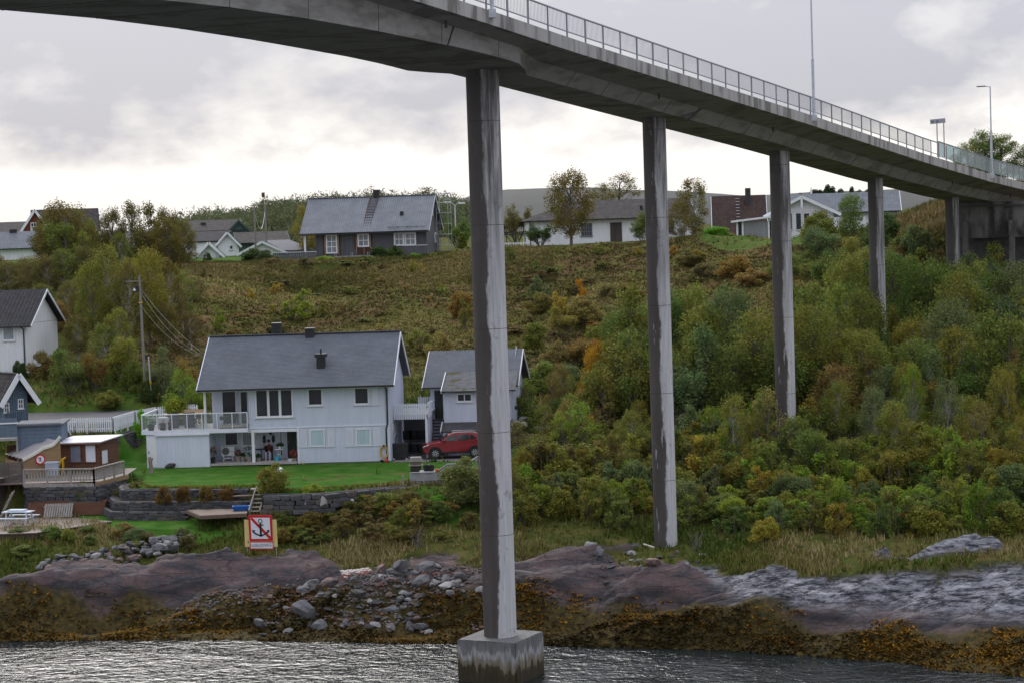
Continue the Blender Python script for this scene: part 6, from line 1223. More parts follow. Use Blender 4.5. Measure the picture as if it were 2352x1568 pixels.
tme.materials.clear(); co_ = np.zeros(len(tme.vertices)*3); tme.vertices.foreach_get('co', co_); co_ = co_.reshape(-1, 3); w0 = co_[:, 0].max()-co_[:, 0].min(); a = s9(612, 1235); b = s9(1155, 1235); kx_ = (b[0]-a[0])/w0; hz_ = (s9(880, 1195)[1]-s9(880, 1275)[1])/(co_[:, 1].max()-co_[:, 1].min())
co_[:, 0] *= kx_; co_[:, 1] *= hz_; tme.vertices.foreach_set('co', co_.ravel()); tme.update(); c0 = s9(885, 1235); tx = obj('lettering', tme, pm('sign_grey_ink', (.06, .065, .08), (.08, .085, .1), 2, .5), pp_, (c0[0], -.0075, c0[1])); tx.rotation_euler = (R(90), 0, 0)
for x in (480, 1275): a = s9(x, 1275); MB().tube([(a[0], .12, a[1]+1.5), (a[0], .12, a[1]-.55)], .03, 6).build('post', GWD, sg)
for pts in ([(495, 1160), (510, 1090), (540, 1160)], [(1215, 1175), (1225, 1120), (1240, 1175)]): poly9('rust_mark', pts, .044, .048, pm('rust_brown', (0, 0, 0)), sg)
# ------------------------------------------------------------------ porch and terrace things
RH_ = Matrix.Rotation(HRZ, 3, 'Z')
def on_house(x, y, z): return HO+RH_ @ Vector((x, y, z))
def h4y(x, y, yl): return sight(HO, HRZ, C4(x, y), yl)
PF = .19
TERRA = pm('terracotta', (.24, .20, .17), (.30, .26, .22), 3, .85); REDF = pm('red_petals', (.42, .02, .03), (.5, .05, .06), 3, .7); PINKF = pm('pink_petals', (.45, .06, .14), (.55, .12, .2), 3, .7); DKG = pm('pot_leaves', (.02, .05, .015), (.04, .085, .025), 3, .8); BRG = pm('bright_leaves', (.10, .20, .02), (.16, .27, .035), 3, .7)
def leafball(seed, r, h, n, size, z0=0., flat=1.):
    rg = np.random.RandomState(seed); d = rg.normal(size=(n, 3)); d /= np.linalg.norm(d, axis=1)[:, None]; c = d*rg.uniform(.35, 1, (n, 1))**.6*np.array([r, r, h/2])+np.array([0, 0, z0+h/2])
    a = rg.normal(size=(n, 3)); a /= np.linalg.norm(a, axis=1)[:, None]; b = np.cross(a, rg.normal(size=(n, 3))); b /= np.linalg.norm(b, axis=1)[:, None]
    s_ = size*rg.uniform(.6, 1.3, (n, 1)); V = np.stack([c-a*s_, c+b*s_*.6, c+a*s_, c-b*s_*.6], 1).reshape(-1, 3); return V, np.arange(n*4).reshape(-1, 4)
def pot_plant(loc, label, seed, pr, ph, r, h, leaf, flower=None, potm=None, cat='potted plant'):
    t = thing('potted_plant', loc, label, cat); MB().lathe([(pr*.7, 0), (pr, ph), (pr*1.08, ph), (pr*1.08, ph+.03), (pr*.9, ph+.03), (pr*.85, ph-.03)], 12).build('pot', potm or TERRA, t)
    V, F = leafball(seed, r, h, 170, .055, ph); obj('foliage', np_mesh('foliage', V, F, leaf), None, t)
    if flower: V, F = leafball(seed+50, r*.95, h*.8, 40, .05, ph+h*.25); obj('flowers', np_mesh('flowers', V, F, flower), None, t)
    return t
for k, (cx, cy, yl, lab, pr, ph, r, h, leaf, fl, pm2) in enumerate([
    (290, 1318, -.1, 'black pot of red geraniums at the left end of the porch', .2, .35, .28, .75, DKG, REDF, BLK),
    (518, 1295, .6, 'grey pot with red and white flowers beside the heat pump', .17, .32, .24, .45, DKG, PINKF, TERRA),
    (560, 1292, .6, 'small grey pot of low green plant between two bigger pots', .15, .3, .17, .25, DKG, None, TERRA),
    (620, 1308, .3, 'large grey pot with bushy dark green plant by the porch post', .2, .34, .42, .75, DKG, None, TERRA),
    (700, 1305, .3, 'small potted plant right of the porch post', .16, .22, .2, .3, DKG, None, TERRA),
    (1018, 1298, .1, 'pot of red-leaved plant in the porch corner', .16, .16, .3, .55, pm('russet_leaves', (.14, .04, .03), (.22, .07, .05), 3, .8), REDF, TERRA),
    (980, 1300, .0, 'white bowl with small succulent at the porch edge', .16, .14, .12, .12, DKG, None, WHT)]):
    a = h4y(cx, cy, yl); pot_plant(on_house(a[0], yl, PF), lab, 10+k, pr, ph, r, h, leaf, fl, pm2)
# heat pump
a = h4y(432, 1300, 1.3); hp = thing('heat_pump', on_house(a[0], 1.3, PF), 'white heat pump unit on a white stand under the porch window', 'heat pump', None, HRZ)
MB().box(-.42, .42, -.15, .15, .32, .92).build('casing', WHT, hp); g = disc('fan_grille', 0, .24, -.155, pm('grille_grey', (.10, .10, .10), (.16, .16, .155), 20, .7), hp); g.location = (-.14, 0, .62); g = disc('grille_ring', .235, .26, -.158, pm('pale_cap', (0, 0, 0)), hp); g.location = (-.14, 0, .62)
for x in (-.32, .28): MB().box(x, x+.06, -.15, .15, 0, .32).build('leg', WHT, hp)
MB().box(-.3, .3, -.15, -.1, .14, .2).build('stretcher', WHT, hp); MB().box(.16, .38, -.156, -.15, .58, .6).build('badge', BLK, hp)
# wall pipe, lantern and two hung wreaths
m_ = MB(); a = h4y(470, 1172, 1.85); b = h4y(738, 1172, 1.85); c = h4y(738, 1020, 1.85); m_.tube([(a[0], 1.83, a[1]), (b[0], 1.83, b[1]), (c[0], 1.83, c[1])], .035, 6); m_.build('wall_pipe', WHT, house)
for x, y0, y1, lab in ((748, 1065, 1135, 'dark dried herb bunch hung left of the porch lantern'), (830, 1060, 1130, 'dark dried herb bunch hung right of the porch lantern')):
    a = h4y(x, y1, 1.8); b = h4y(x, y0, 1.8); w = thing('herb_bunch', on_house(a[0], 1.8, a[1]), lab, 'wreath'); V, F = leafball(int(x), .09, b[1]-a[1], 90, .05); obj('stems', np_mesh('stems', V, F, pm('dark_leaves', (.015, .02, .012), (.03, .035, .02), 3, .9)), None, w)
a = h4y(803, 1050, 1.78); w = thing('wall_lantern', on_house(a[0], 1.75, a[1]), 'small black wall lantern under the porch ceiling', 'lantern'); MB().lathe([(.03, -.08), (.1, 0), (.11, .16), (.05, .24), (.02, .3)], 8).build('lantern_body', BLK, w)
# dark cafe table, white bistro table, blue can
a = h4y(725, 1290, .9); t = thing('cafe_table', on_house(a[0], .9, PF), 'dark round cafe table beside the seated person', 'table'); MB().lathe([(.36, .69), (.37, .72), (.36, .74)], 16).build('top', BLK, t); MB().tube([(0, 0, .1), (0, 0, .69)], .03, 8).build('stem', BLK, t)
for k in range(3): an = k*2.09+.5; MB().bar((0, 0, .15), (.3*math.cos(an), .3*math.sin(an), .015), .03, .03).build('foot', BLK, t)
a = h4y(880, 1282, .9); t = thing('bistro_table', on_house(a[0], .9, PF), 'white wrought bistro table with plants right of the seated person', 'table'); MB().lathe([(.32, .68), (.33, .71), (.31, .72)], 16).build('top', WHT, t)
for k in range(3): an = k*2.09+.3; MB().tube([(.2*math.cos(an), .2*math.sin(an), .68), (.06*math.cos(an), .06*math.sin(an), .36), (.26*math.cos(an), .26*math.sin(an), 0)], .018, 6).build('leg', WHT, t)
MB().lathe([(.12, .35), (.13, .37), (.12, .38)], 10).build('ring', WHT, t)
tp = pot_plant(t.location+Vector((.08, .02, .72)), 'dark leafy plant in white pot on the bistro table', 44, .1, .12, .26, .26, DKG, None, WHT)
a = h4y(862, 1285, .6); wc = thing('watering_can', on_house(a[0], .6, PF), 'bright turquoise watering can on the porch floor', 'watering can'); TQ = pm('turquoise_plastic', (.02, .33, .45), (.03, .38, .5), 2, .45); MB().lathe([(.14, 0), (.15, .02), (.12, .25), (.09, .26)], 12).build('body', TQ, wc); MB().tube([(.1, 0, .06), (.26, 0, .26), (.33, 0, .32)], [.03, .02, .03], 8).build('spout', TQ, wc); MB().tube([(-.08, 0, .24), (-.1, 0, .36), (.05, 0, .38), (.1, 0, .24)], .015, 6).build('handle', TQ, wc)
# chair and person
a = h4y(790, 1295, 1.0); ch = thing('garden_chair', on_house(a[0], 1.05, PF), 'dark garden chair under the seated person', 'chair')
MB().box(-.24, .24, -.22, .24, .42, .45).build('seat', BLK, ch); MB().box(-.24, .24, .22, .26, .45, .92).build('backrest', BLK, ch)
for x in (-.22, .22):
    for y in (-.2, .22): MB().bar((x, y, 0), (x, y, .42), .035, .035).build('leg', BLK, ch)
def person(loc):
    SK = pm('skin', (.50, .30, .22), (.55, .34, .26), 5, .6); TOP = pm('maroon_jumper', (.055, .018, .02), (.08, .028, .03), 6, .9); TR = pm('pale_trousers', (.32, .33, .42), (.40, .41, .5), 5, .9); SHOE = pm('pale_shoes', (.55, .45, .42), (.6, .5, .47), 4, .7)
    V = []; E = []; RAD = []
    def v(p, r, par=None):
        V.append(p); RAD.append(r)
        if par is not None: E.append((par, len(V)-1))
        return len(V)-1
    pel = v((0, .08, .52), (.17, .13)); ab = v((0, .09, .68), (.155, .115), pel); chs = v((0, .08, .86), (.17, .12), ab); nb = v((0, .07, 1.0), (.075, .07), chs); nk = v((0, .05, 1.07), (.055, .055), nb); hd = v((0, .02, 1.17), (.085, .095), nk); ht = v((0, .025, 1.26), (.07, .08), hd); nose = v((0, -.085, 1.155), (.018, .018), hd)
    for s_ in (-1, 1):
        hip = v((s_*.1, .04, .51), (.10, .10), pel); kn = v((s_*.14, -.36, .52), (.072, .07), hip); cf = v((s_*.13, -.37, .30), (.06, .06), kn); an = v((s_*.12, -.38, .09), (.042, .042), cf); hl = v((s_*.12, -.40, .05), (.045, .04), an); to_ = v((s_*.14, -.56, .035), (.04, .03), hl)
        sh = v((s_*.2, .07, .93), (.07, .07), chs)
        if s_ < 0: el_ = v((-.30, -.06, .72), (.05, .05), sh); wr = v((-.10, -.15, .98), (.033, .033), el_); pl_ = v((-.075, -.14, 1.05), (.038, .022), wr); tip = Vector((.02, .0, .055))
        else: el_ = v((.28, .02, .68), (.05, .05), sh); wr = v((.10, -.22, .62), (.033, .033), el_); pl_ = v((.05, -.28, .61), (.038, .022), wr); tip = Vector((-.045, -.04, -.012))
        side = Vector((0, 1, 0)) if s_ < 0 else Vector((.6, -.6, 0)).normalized(); P_ = Vector(V[pl_])
        for k, ln in enumerate((.8, 1., 1.05, .95)):
            b_ = P_+side*(k-1.5)*.02+tip*.5; m1_ = v(tuple(b_), (.0095, .0095), pl_); v(tuple(b_+tip*ln*.55+Vector((0, .0, -.01))), (.008, .008), m1_)
        th_ = P_+side*.04+tip*.1; v(tuple(th_), (.011, .011), pl_)
    me = bpy.data.meshes.new('body'); me.from_pydata(V, E, []); o = bpy.data.objects.new('tmp_body', me); COL.objects.link(o)
    md = o.modifiers.new('s', 'SKIN'); md.use_smooth_shade = True; sl = me.skin_vertices[0].data
    for i, r_ in enumerate(RAD): sl[i].radius = r_
    sl[0].use_root = True; o.modifiers.new('d', 'SUBSURF').levels = 2; bpy.context.view_layer.update()
    bme = bpy.data.meshes.new_from_object(o.evaluated_get(bpy.context.evaluated_depsgraph_get())); bpy.data.objects.remove(o); bme.materials.clear()
    for m_ in (TOP, TR, SK, SHOE): bme.materials.append(m_)
    for p in bme.polygons:
        c = p.center; i = 0
        if c.z > 1.035: i = 2
        elif c.z < .075: i = 3
        elif c.z < .12: i = 2
        elif c.z < .56 or c.y < -.3 and c.z < .6: i = 1
        if (Vector(c)-Vector((.05, -.28, .61))).length < .085 or (Vector(c)-Vector((-.075, -.14, 1.05))).length < .085: i = 2
        p.material_index = i; p.use_smooth = True
    t = thing('person', loc, 'person in maroon jumper and pale trousers sitting on the porch, hand raised to the mouth', 'person', None, HRZ)
    obj('body', bme, None, t); hr = MB(); hr.lathe([(.096, .0), (.112, .05), (.105, .12), (.07, .17), (.01, .19)], 14, (0, .045, 1.165)); hr.build('hair', pm('dark_hair', (.02, .014, .01), (.035, .025, .018), 8, .7), t, smooth=True)
    for x in (-.035, .035): MB().box(x-.012, x+.012, -.079, -.07, 1.178, 1.192).build('eye', BLK, t)
    MB().box(-.025, .025, -.078, -.07, 1.105, 1.115).build('mouth', pm('lips', (.3, .1, .1), (.32, .12, .12), 5, .6), t)
    return t
person(ch.location+Vector((0, -.02, -.03)))
# hose coil on the wall, ball, black box
a = h4y(1815, 1200, -.08); hc = thing('garden_hose', on_house(a[0], -.1, a[1]), 'yellow garden hose coiled on the pale wall', 'hose', None, HRZ); YH = pm('hose_yellow', (.50, .33, .08), (.58, .40, .12), 4, .5)
for k in range(5):
    r_ = .17+k*.022; pts = [(r_*math.cos(t)*(1+.05*math.sin(3*t+k)), -.02-k*.012, r_*1.7*math.sin(t)+.03*math.sin(2*t+k)-.08) for t in np.linspace(0, 2*PI, 25)]; MB().tube(pts, .016, 6).build('coil', YH, hc)
MB().box(-.06, .06, -.08, .1, .28, .36).build('hook', BLK, hc)
a = h4y(1838, 1298, -.35); b_ = thing('ball', on_house(a[0], -.4, .1), 'red toy ball by the downpipe', 'ball'); MB().lathe([(.01, -.13), (.1, -.09), (.13, 0), (.1, .09), (.01, .13)], 14).build('sphere', pm('red_plastic', (.45, .03, .025), (.5, .04, .03), 2, .4), b_, smooth=True)
a = h4y(1795, 1295, -.35); b_ = thing('hose_nozzle_bag', on_house(a[0], -.35, .02), 'small dark bag lying left of the red ball', 'bag'); o = obj('bag_body', stone_mesh(5, .35, .25, .22, BLK), None, b_, (0, 0, .08))
bx = thing('storage_box', atz(*CA(235, 690), LZ), 'black lidded storage box on white feet by the house corner', 'box'); MB().box(-.5, .5, -.3, .3, .1, .95).build('box_body', BLK, bx); MB().box(-.53, .53, -.33, .33, .95, 1.02).build('lid', pm('box_lid', (.03, .032, .036), (.045, .047, .05), 3, .5), bx)
for x in (-.4, .4): MB().box(x-.05, x+.05, -.28, .28, 0, .1).build('foot', WHT, bx)
MB().tube([(-.25, .2, 1.02), (-.3, .25, 1.3), (-.15, .3, 1.55)], .03, 6).build('handle', BLK, bx)
# car-port contents
for k, (x, y, lab) in enumerate(((345, 470, 'black office chair at the left in the car port'), (440, 455, 'black office chair in the middle of the car port'), (560, 455, 'black office chair behind the car-port post'))):
    p = at(*CA(x, y), 145.2); p.z = LZ; t = thing('stacking_chair', p, lab, 'chair'); MB().box(-.3, .3, .22, .28, .75, 1.35).build('backrest', BLK, t); MB().box(-.3, .3, -.25, .25, .5, .58).build('seat', pm('pale_cap', (0, 0, 0)), t)
    for sx in (-.26, .26):
        for sy in (-.2, .2): MB().bar((sx, sy, 0), (sx, sy, .5), .04, .04).build('leg', BLK, t)
t = thing('workbench', at(*CA(480, 560), 145.6), 'dark workbench at the back of the car port', 'workbench'); t.location.z = LZ; MB().box(-1.0, .9, 0, .5, .4, .48).build('top', DWD, t)
for x in (-.9, .8): MB().box(x, x+.1, .05, .45, 0, .4).build('leg', DWD, t)
# terrace furniture
ZT = zt
def h2y(x, y, yl): return sight(HO, HRZ, C2(x, y), yl)
WICK = pm('dark_wicker', (.045, .05, .06), (.075, .08, .095), 14, .8, .4, 40)
for k, (x, lab) in enumerate(((1545, 'dark wicker armchair at the terrace table nearer the flower pots'), (1685, 'dark wicker armchair at the terrace table nearer the house'))):
    a = h2y(x, 610, 1.4); t = thing('wicker_armchair', on_house(a[0], 1.4, ZT), lab, 'armchair', 'terrace wicker chairs', HRZ); bm_ = MB(); m2 = [(.36*math.cos(u), .34*math.sin(u)) for u in np.linspace(PI*1.02, PI*1.98, 9)]
    bk = MB(); n_ = len(m2)
    for r_, z in ((.86, .02), (1., .55), (1.04, .98)): bk.v += [(p[0]*r_, p[1]*r_, z) for p in m2]
    for r_, z in ((.76, .02), (.9, .55), (.95, .97)): bk.v += [(p[0]*r_, p[1]*r_, z) for p in m2]
    for r_ in range(2):
        for i in range(n_-1): q0 = r_*n_+i; bk.f.append((q0, q0+1, q0+n_+1, q0+n_)); q1_ = 3*n_+r_*n_+i; bk.f.append((q1_, q1_+n_, q1_+n_+1, q1_+1))
    for i in range(n_-1): bk.f.append((2*n_+i, 2*n_+i+1, 5*n_+i+1, 5*n_+i))
    bk.build('backrest', WICK, t); MB().box(-.3, .3, -.2, .34, .36, .44).build('seat', WICK, t)
    for sx in (-.26, .26): MB().box(sx-.03, sx+.03, .24, .30, 0, .36).build('leg', WICK, t)
LTW = pm('pine_table', (.50, .36, .22), (.58, .43, .28), 2, .7, .2, 10, (1, 8, 1)); a0_ = h2y(1440, 520, 2.6); a1_ = h2y(1825, 505, 2.6)
t = thing('terrace_table', on_house(a0_[0], 2.4, ZT), 'long pale pine table with benches on the terrace', 'table', None, HRZ); lt = a1_[0]-a0_[0]
for i in range(5): MB().box(0, lt, i*.18, i*.18+.16, .74, .79).build('top_board', LTW, t)
for x in (.25, lt-.35): MB().box(x, x+.1, .1, .8, 0, .74).build('trestle', LTW, t)
MB().box(.2, lt-.2, 1.2, 1.45, .42, .46).build('bench', LTW, t); MB().box(.2, lt-.2, 1.5, 1.54, .75, .95).build('bench_back', LTW, t)
for x in (.4, lt-.5): MB().box(x, x+.08, 1.2, 1.54, 0, .75).build('bench_leg', LTW, t)
a = h2y(1452, 620, 1.0); t = thing('cushion_box', on_house(a[0], 1.3, ZT), 'pale beige storage box with dark handle on the terrace', 'box', None, HRZ); BG = pm('beige_plastic', (.45, .44, .43), (.5, .49, .48), 3, .7); MB().box(-.38, .38, -.25, .25, 0, .62).build('box_body', BG, t); MB().box(-.4, .4, -.27, .27, .62, .7).build('lid', BG, t); MB().box(-.09, .09, -.28, -.25, .5, .54).build('handle', BLK, t)
a = h2y(1345, 655, -.1); pot_plant(on_house(a[0], -.1, ZT), 'big dark pot with bright green bush at the terrace corner', 61, .24, .38, .38, .7, BRG, None, BLK)
a = h2y(1448, 655, -.1); pot_plant(on_house(a[0], -.1, ZT), 'low bowl of pink flowers behind the terrace glass', 62, .22, .16, .25, .36, DKG, PINKF, BLK)
a = h2y(1515, 655, -.1); pot_plant(on_house(a[0], -.1, ZT), 'small pot of red flowers behind the terrace glass', 63, .16, .22, .17, .34, DKG, REDF, BLK)
a = h2y(1780, 630, .6); t = thing('metal_chair', on_house(a[0], .6, ZT), 'thin black metal chair between terrace table and post', 'chair', None, HRZ)
for sx in (-.26, .26):
    for sy, hh in ((-.25, .66), (.25, .95)): MB().bar((sx, sy, 0), (sx, sy, hh), .03, .03).build('leg', BLK, t)
    MB().bar((sx, -.26, .66), (sx, .25, .66), .04, .03).build('armrest', BLK, t)
MB().box(-.26, .26, -.25, .25, .42, .45).build('seat', BLK, t); MB().box(-.26, .26, .24, .26, .6, .95).build('backrest', BLK, t)
a = h2y(2005, 610, .5); t = thing('cafe_table', on_house(a[0], .5, ZT), 'dark draped cafe table on the covered balcony', 'table'); MB().lathe([(.34, .52), (.36, .7), (.36, .73)], 12).build('top', BLK, t)
for k in range(4): an = k*PI/2+.4; MB().tube([(0, 0, .55), (.1*math.cos(an), .1*math.sin(an), .3), (.32*math.cos(an), .32*math.sin(an), 0)], .02, 6).build('foot', BLK, t)
a = h2y(2090, 620, .8); t = thing('folding_chair', on_house(a[0], .8, ZT), 'dark folding chair right of the draped balcony table', 'chair'); MB().box(-.22, .22, -.2, .2, .42, .45).build('seat', BLK, t); MB().box(-.22, .22, .2, .23, .5, .9).build('backrest', BLK, t)
for sx in (-.2, .2): MB().bar((sx, -.22, 0), (sx, .22, .6), .03, .03).build('leg', BLK, t); MB().bar((sx, .24, 0), (sx, -.18, .43), .03, .03).build('leg', BLK, t)
a0_ = h2y(1955, 632, -.2); a1_ = h2y(2170, 632, -.2); t = thing('rolled_mat', on_house(a0_[0], -.2, ZT+.1), 'rolled beige mat lying on the balcony floor', 'mat', None, HRZ); MB().tube([(0, 0, .02), (a1_[0]-a0_[0], 0, .04)], .11, 10).build('roll', pm('beige_mat', (.36, .30, .25), (.42, .36, .3), 3, .9), t)
# stump, stones and bag at the store wall
p = atz(*C2(1345, 1105), LZ-.6); t = thing('tree_stump', atz(*C2(1345, 1112), LZ-.25), 'weathered upright driftwood stump at the lawn corner', 'stump'); MB().tube([(0, 0, 0), (.05, 0, .5), (-.02, 0, 1.0), (-.06, .02, 1.28)], [.16, .13, .12, .1], 9).build('trunk', pm('driftwood', (.17, .13, .11), (.28, .24, .21), 2.5, .9, .5, 10, (3, 3, .6)), t); MB().tube([(.02, 0, .9), (.14, 0, 1.22)], [.07, .05], 7).build('branch_stub', pm('driftwood', (0, 0, 0)), t)
for x, y, lab, mt, sc in ((1440, 1015, 'short sawn log standing by the store door', pm('driftwood', (0, 0, 0)), (.28, .28, .5)), (1512, 1030, 'black rubbish sack lying at the store wall', BLK, (.85, .4, .36)), (1566, 1008, 'rounded grey boulder at the store wall', SLATE[2], (.5, .4, .45))):
    p = atz(*C2(x, y), LZ); t = thing('log' if 'log' in lab else 'sack' if 'sack' in lab else 'boulder', p, lab, 'log' if 'log' in lab else 'sack' if 'sack' in lab else 'rock'); obj('shape', stone_mesh(int(x), *sc, mt, .12, 2), None, t, (0, .1, sc[2]*.4))
# white garden lantern on the round bush
p = atz(*C4(876, 1365), LZ)+Vector((0, -1.6, 0)); t = thing('garden_lantern', Vector((at(*C4(876, 1365), 129.5).x, 129.5, LZ)), 'white pagoda-shaped garden lantern above the round bush', 'lantern'); zz = at(*C4(876, 1365), 129.5).z-LZ
MB().tube([(0, 0, 0), (0, 0, zz-.1)], .03, 6).build('post', GWD, t); MB().lathe([(.24, 0), (.12, .1), (.14, .1), (.14, .16)], 10, (0, 0, zz-.14)).build('shade', WHT, t); MB().lathe([(.26, 0), (.06, .16), (.01, .2)], 10, (0, 0, zz+.02)).build('cap', WHT, t)
# small yellow-white toy at the plinth
p = atz(*C4(1098, 1322), LZ); t = thing('garden_ornament', p, 'small straw-coloured ornament at the foot of the wall', 'ornament'); obj('shape', stone_mesh(77, .35, .2, .22, pm('straw', (.45, .36, .2), (.55, .46, .3), 5, .8), .3), None, t, (0, -.1, .1))
# ------------------------------------------------------------------ car
def car(loc, rz, label, paint, big=True):
    t = thing('parked_car', loc, label, 'car', None, rz); BP_ = pm('car_black_trim', (.014, .014, .016), (.022, .022, .024), 6, .6); GLS = pm('car_glass', (.02, .024, .03), (.035, .04, .048), 1, .05, 0, None, (1, 1, 1), 2, .6)
    # front at -x, wheels at -1.25 and 1.25
    side = [(-2.02, .42), (-2.06, .62), (-2.0, .80), (-1.88, .90), (-1.05, 1.04), (-.95, 1.06), (1.55, 1.14), (1.92, 1.08), (2.02, .92), (2.04, .60), (1.98, .36), (1.72, .30), (-1.75, .30)]
    wd = lambda x, z: .885-(.16 if x < -1.85 else .09 if x > 1.9 else 0)-(.06 if z > 1.0 else 0)-(.04 if z < .4 else 0)
    m_ = MB(); n = len(side)
    for sg in (-1, 1): m_.v += [(x, sg*wd(x, z), z) for x, z in side]
    m_.f.append(tuple(range(n))); m_.f.append(tuple(range(2*n-1, n-1, -1)))
    for i in range(n): j = (i+1) % n; m_.f.append((i, j, n+j, n+i))
    b = m_.build('body', paint, t); md = b.modifiers.new('round', 'BEVEL'); md.width = .07; md.segments = 3; md.limit_method = 'ANGLE'; md.angle_limit = R(20)
    for p in b.data.polygons: p.use_smooth = True
    cab = [(-.98, 1.04, .80), (-.42, 1.46, .66), (.05, 1.565, .62), (.9, 1.57, .62), (1.45, 1.50, .62), (1.78, 1.30, .70), (1.86, 1.10, .78)]
    c = MB(); k = len(cab)
    for sg in (-1, 1): c.v += [(x, sg*w, z) for x, z, w in cab]
    c.f.append(tuple(range(k))); c.f.append(tuple(range(2*k-1, k-1, -1)))
    for i in range(k-1): c.f.append((i, i+1, k+i+1, k+i))
    cb = c.build('cabin', paint, t); md = cb.modifiers.new('round', 'BEVEL'); md.width = .05; md.segments = 3; md.limit_method = 'ANGLE'; md.angle_limit = R(15)
    for p in cb.data.polygons: p.use_smooth = True
    for sg in (-1, 1):
        def on(x, z): tt = (z-1.04)/.53; return (x, sg*(.835-.19*max(0, tt)), z)
        for nm, poly in (('front_window', [(-.72, 1.10), (.08, 1.11), (.08, 1.47), (-.18, 1.45), (-.40, 1.36)]), ('rear_window', [(.16, 1.11), (.92, 1.14), (.92, 1.47), (.16, 1.48)]), ('quarter_window', [(.98, 1.15), (1.38, 1.22), (1.12, 1.44), (.98, 1.46)])):
            w_ = MB(); w_.quad(*[on(*p) for p in poly]); w_.build(nm, GLS, t)
        for x in (-1.25, 1.25):
            a_ = MB(); pts = [(x+.44*math.cos(u), sg*.888, .335+.44*math.sin(u)) for u in np.linspace(-.15, PI+.15, 13)]; pi_ = [(x+.355*math.cos(u), sg*.888, .335+.355*math.sin(u)) for u in np.linspace(-.15, PI+.15, 13)]
            nn = len(pts); a_.v = pts+pi_+[(p[0], p[1]-sg*.12, p[2]) for p in pi_]
            for i in range(nn-1): a_.f.append((i, i+1, nn+i+1, nn+i)); a_.f.append((nn+i, nn+i+1, 2*nn+i+1, 2*nn+i))
            a_.build('wheel_arch', BP_, t)
            wl = MB(); wl.tube([(x, sg*.70, .335), (x, sg*.885, .335)], .335, 24).build('wheel', pm('tyre', (.018, .018, .018), (.028, .028, .028), 8, .85), t); rim = MB()
            whl = t.children[-1]; MB().tube([(x, sg*.885, .335), (x, sg*.892, .335)], .235, 24).build('rim_dish', BP_, whl)
            for q in range(10):
                u = q*PI/5+.15; MB().bar((x+.05*math.cos(u), sg*.897, .335+.05*math.sin(u)), (x+.225*math.cos(u), sg*.897, .335+.225*math.sin(u)), .045, .012, (0, sg, 0)).build('spoke', pm('alloy', (.45, .46, .48), (.55, .56, .58), 3, .35, 0, None, (1, 1, 1), 2, .5, .6), whl)
        MB().box(-.82, .82, sg*.80, sg*.895, .30, .42).build('sill', BP_, t); MB().tube([(-.15, sg*.64, 1.57), (.0, sg*.6, 1.62), (1.2, sg*.6, 1.61), (1.4, sg*.62, 1.53)], .022, 6).build('roof_rail', pm('alloy', (0, 0, 0)), t)
        m2_ = MB(); m2_.box(-.82, -.62, sg*.86, sg*1.04, 1.06, 1.19); mr_ = m2_.build('mirror', paint, t); mr_.modifiers.new('b', 'BEVEL').width = .03
        for x in (.0, .98): MB().box(x, x+.16, sg*.878, sg*.90, .98, 1.01).build('door_handle', paint, t)
        MB().prism([(-2.0, .80), (-1.62, .93), (-1.66, .86), (-2.02, .74)], 'y', sg*.70, sg*.86).build('headlight', pm('lamp_lens', (.55, .57, .6), (.7, .72, .75), 4, .15), t); MB().prism([(1.88, 1.0), (2.03, .98), (2.03, .84), (1.86, .9)], 'y', sg*.72, sg*.87).build('tail_light', REDF, t)
    MB().quad((-.96, -.76, 1.07), (-.96, .76, 1.07), (-.44, .63, 1.455), (-.44, -.63, 1.455)).build('windscreen', GLS, t); MB().box(-2.07, -2.02, -.6, .6, .42, .66).build('grille', BP_, t)
    MB().quad((1.50, -.6, 1.49), (1.50, .6, 1.49), (1.80, .68, 1.28), (1.80, -.68, 1.28)).build('rear_screen', GLS, t)
    return t
CRED = pm('red_car_paint', (.19, .003, .007), (.21, .004, .008), 1, .4, 0, None, (1, 1, 1), 2, .3, 0., .35, .65, None, .6, .2); CSIL = pm('silver_car_paint', (.42, .44, .46), (.48, .5, .52), 1, .3, 0, None, (1, 1, 1), 2, .5, .6, .35, .65, None, .6, .6)
pc_ = atz(*C5(534, 1132), LZ+.02); car(Vector((pc_.x, pc_.y+.9, LZ+.02)), R(3), 'red compact crossover car parked in front of the annex', CRED)
p = at(1748, 935, 147.5); car(Vector((p.x, 147.5, p.z-.5)), R(8), 'silver car half hidden in the trees beside the third pillar', CSIL)
# ------------------------------------------------------------------ poles, wires, street lights
POLE = pm('weathered_pole', (.17, .155, .14), (.25, .235, .22), 2, .9, .4, 12, (4, 4, .4))
def wire(name, a, b, sag, label, r_=.012, mt=None):
    a = Vector(a); b = Vector(b); pts = [tuple((a.lerp(b, i/14)+Vector((0, 0, -sag*4*(i/14)*(1-i/14))))-a) for i in range(15)]; t = thing(name, a, label, 'cable'); MB().tube(pts, r_, 5).build('line', mt or BLK, t); return t
YU = 161.; pb_ = at(*C1(1300, 1960), YU); ptop_ = at(*C1(1240, 848), YU)
up = thing('utility_pole', pb_, 'leaning weathered wooden utility pole behind the terrace', 'utility pole'); d_ = ptop_-pb_
MB().tube([(0, 0, -1), (0, 0, 0), tuple(d_)], [.115, .115, .08], 10).build('pole', POLE, up)
MB().bar(tuple(d_*.955+Vector((-1.0, 0, 0))), tuple(d_*.955+Vector((.2, 0, 0))), .06, .08).build('cross_arm', POLE, up)
for x in (-.9, -.5): MB().lathe([(.04, 0), (.06, .08), (.03, .16)], 8, tuple(d_*.955+Vector((x, 0, .06)))).build('insulator', BLK, up)
MB().box(-.12, .12, -.16, .0, 0, .5).build('junction_box', BLK, up).location = d_*.9+Vector((-.2, -.1, -.3))
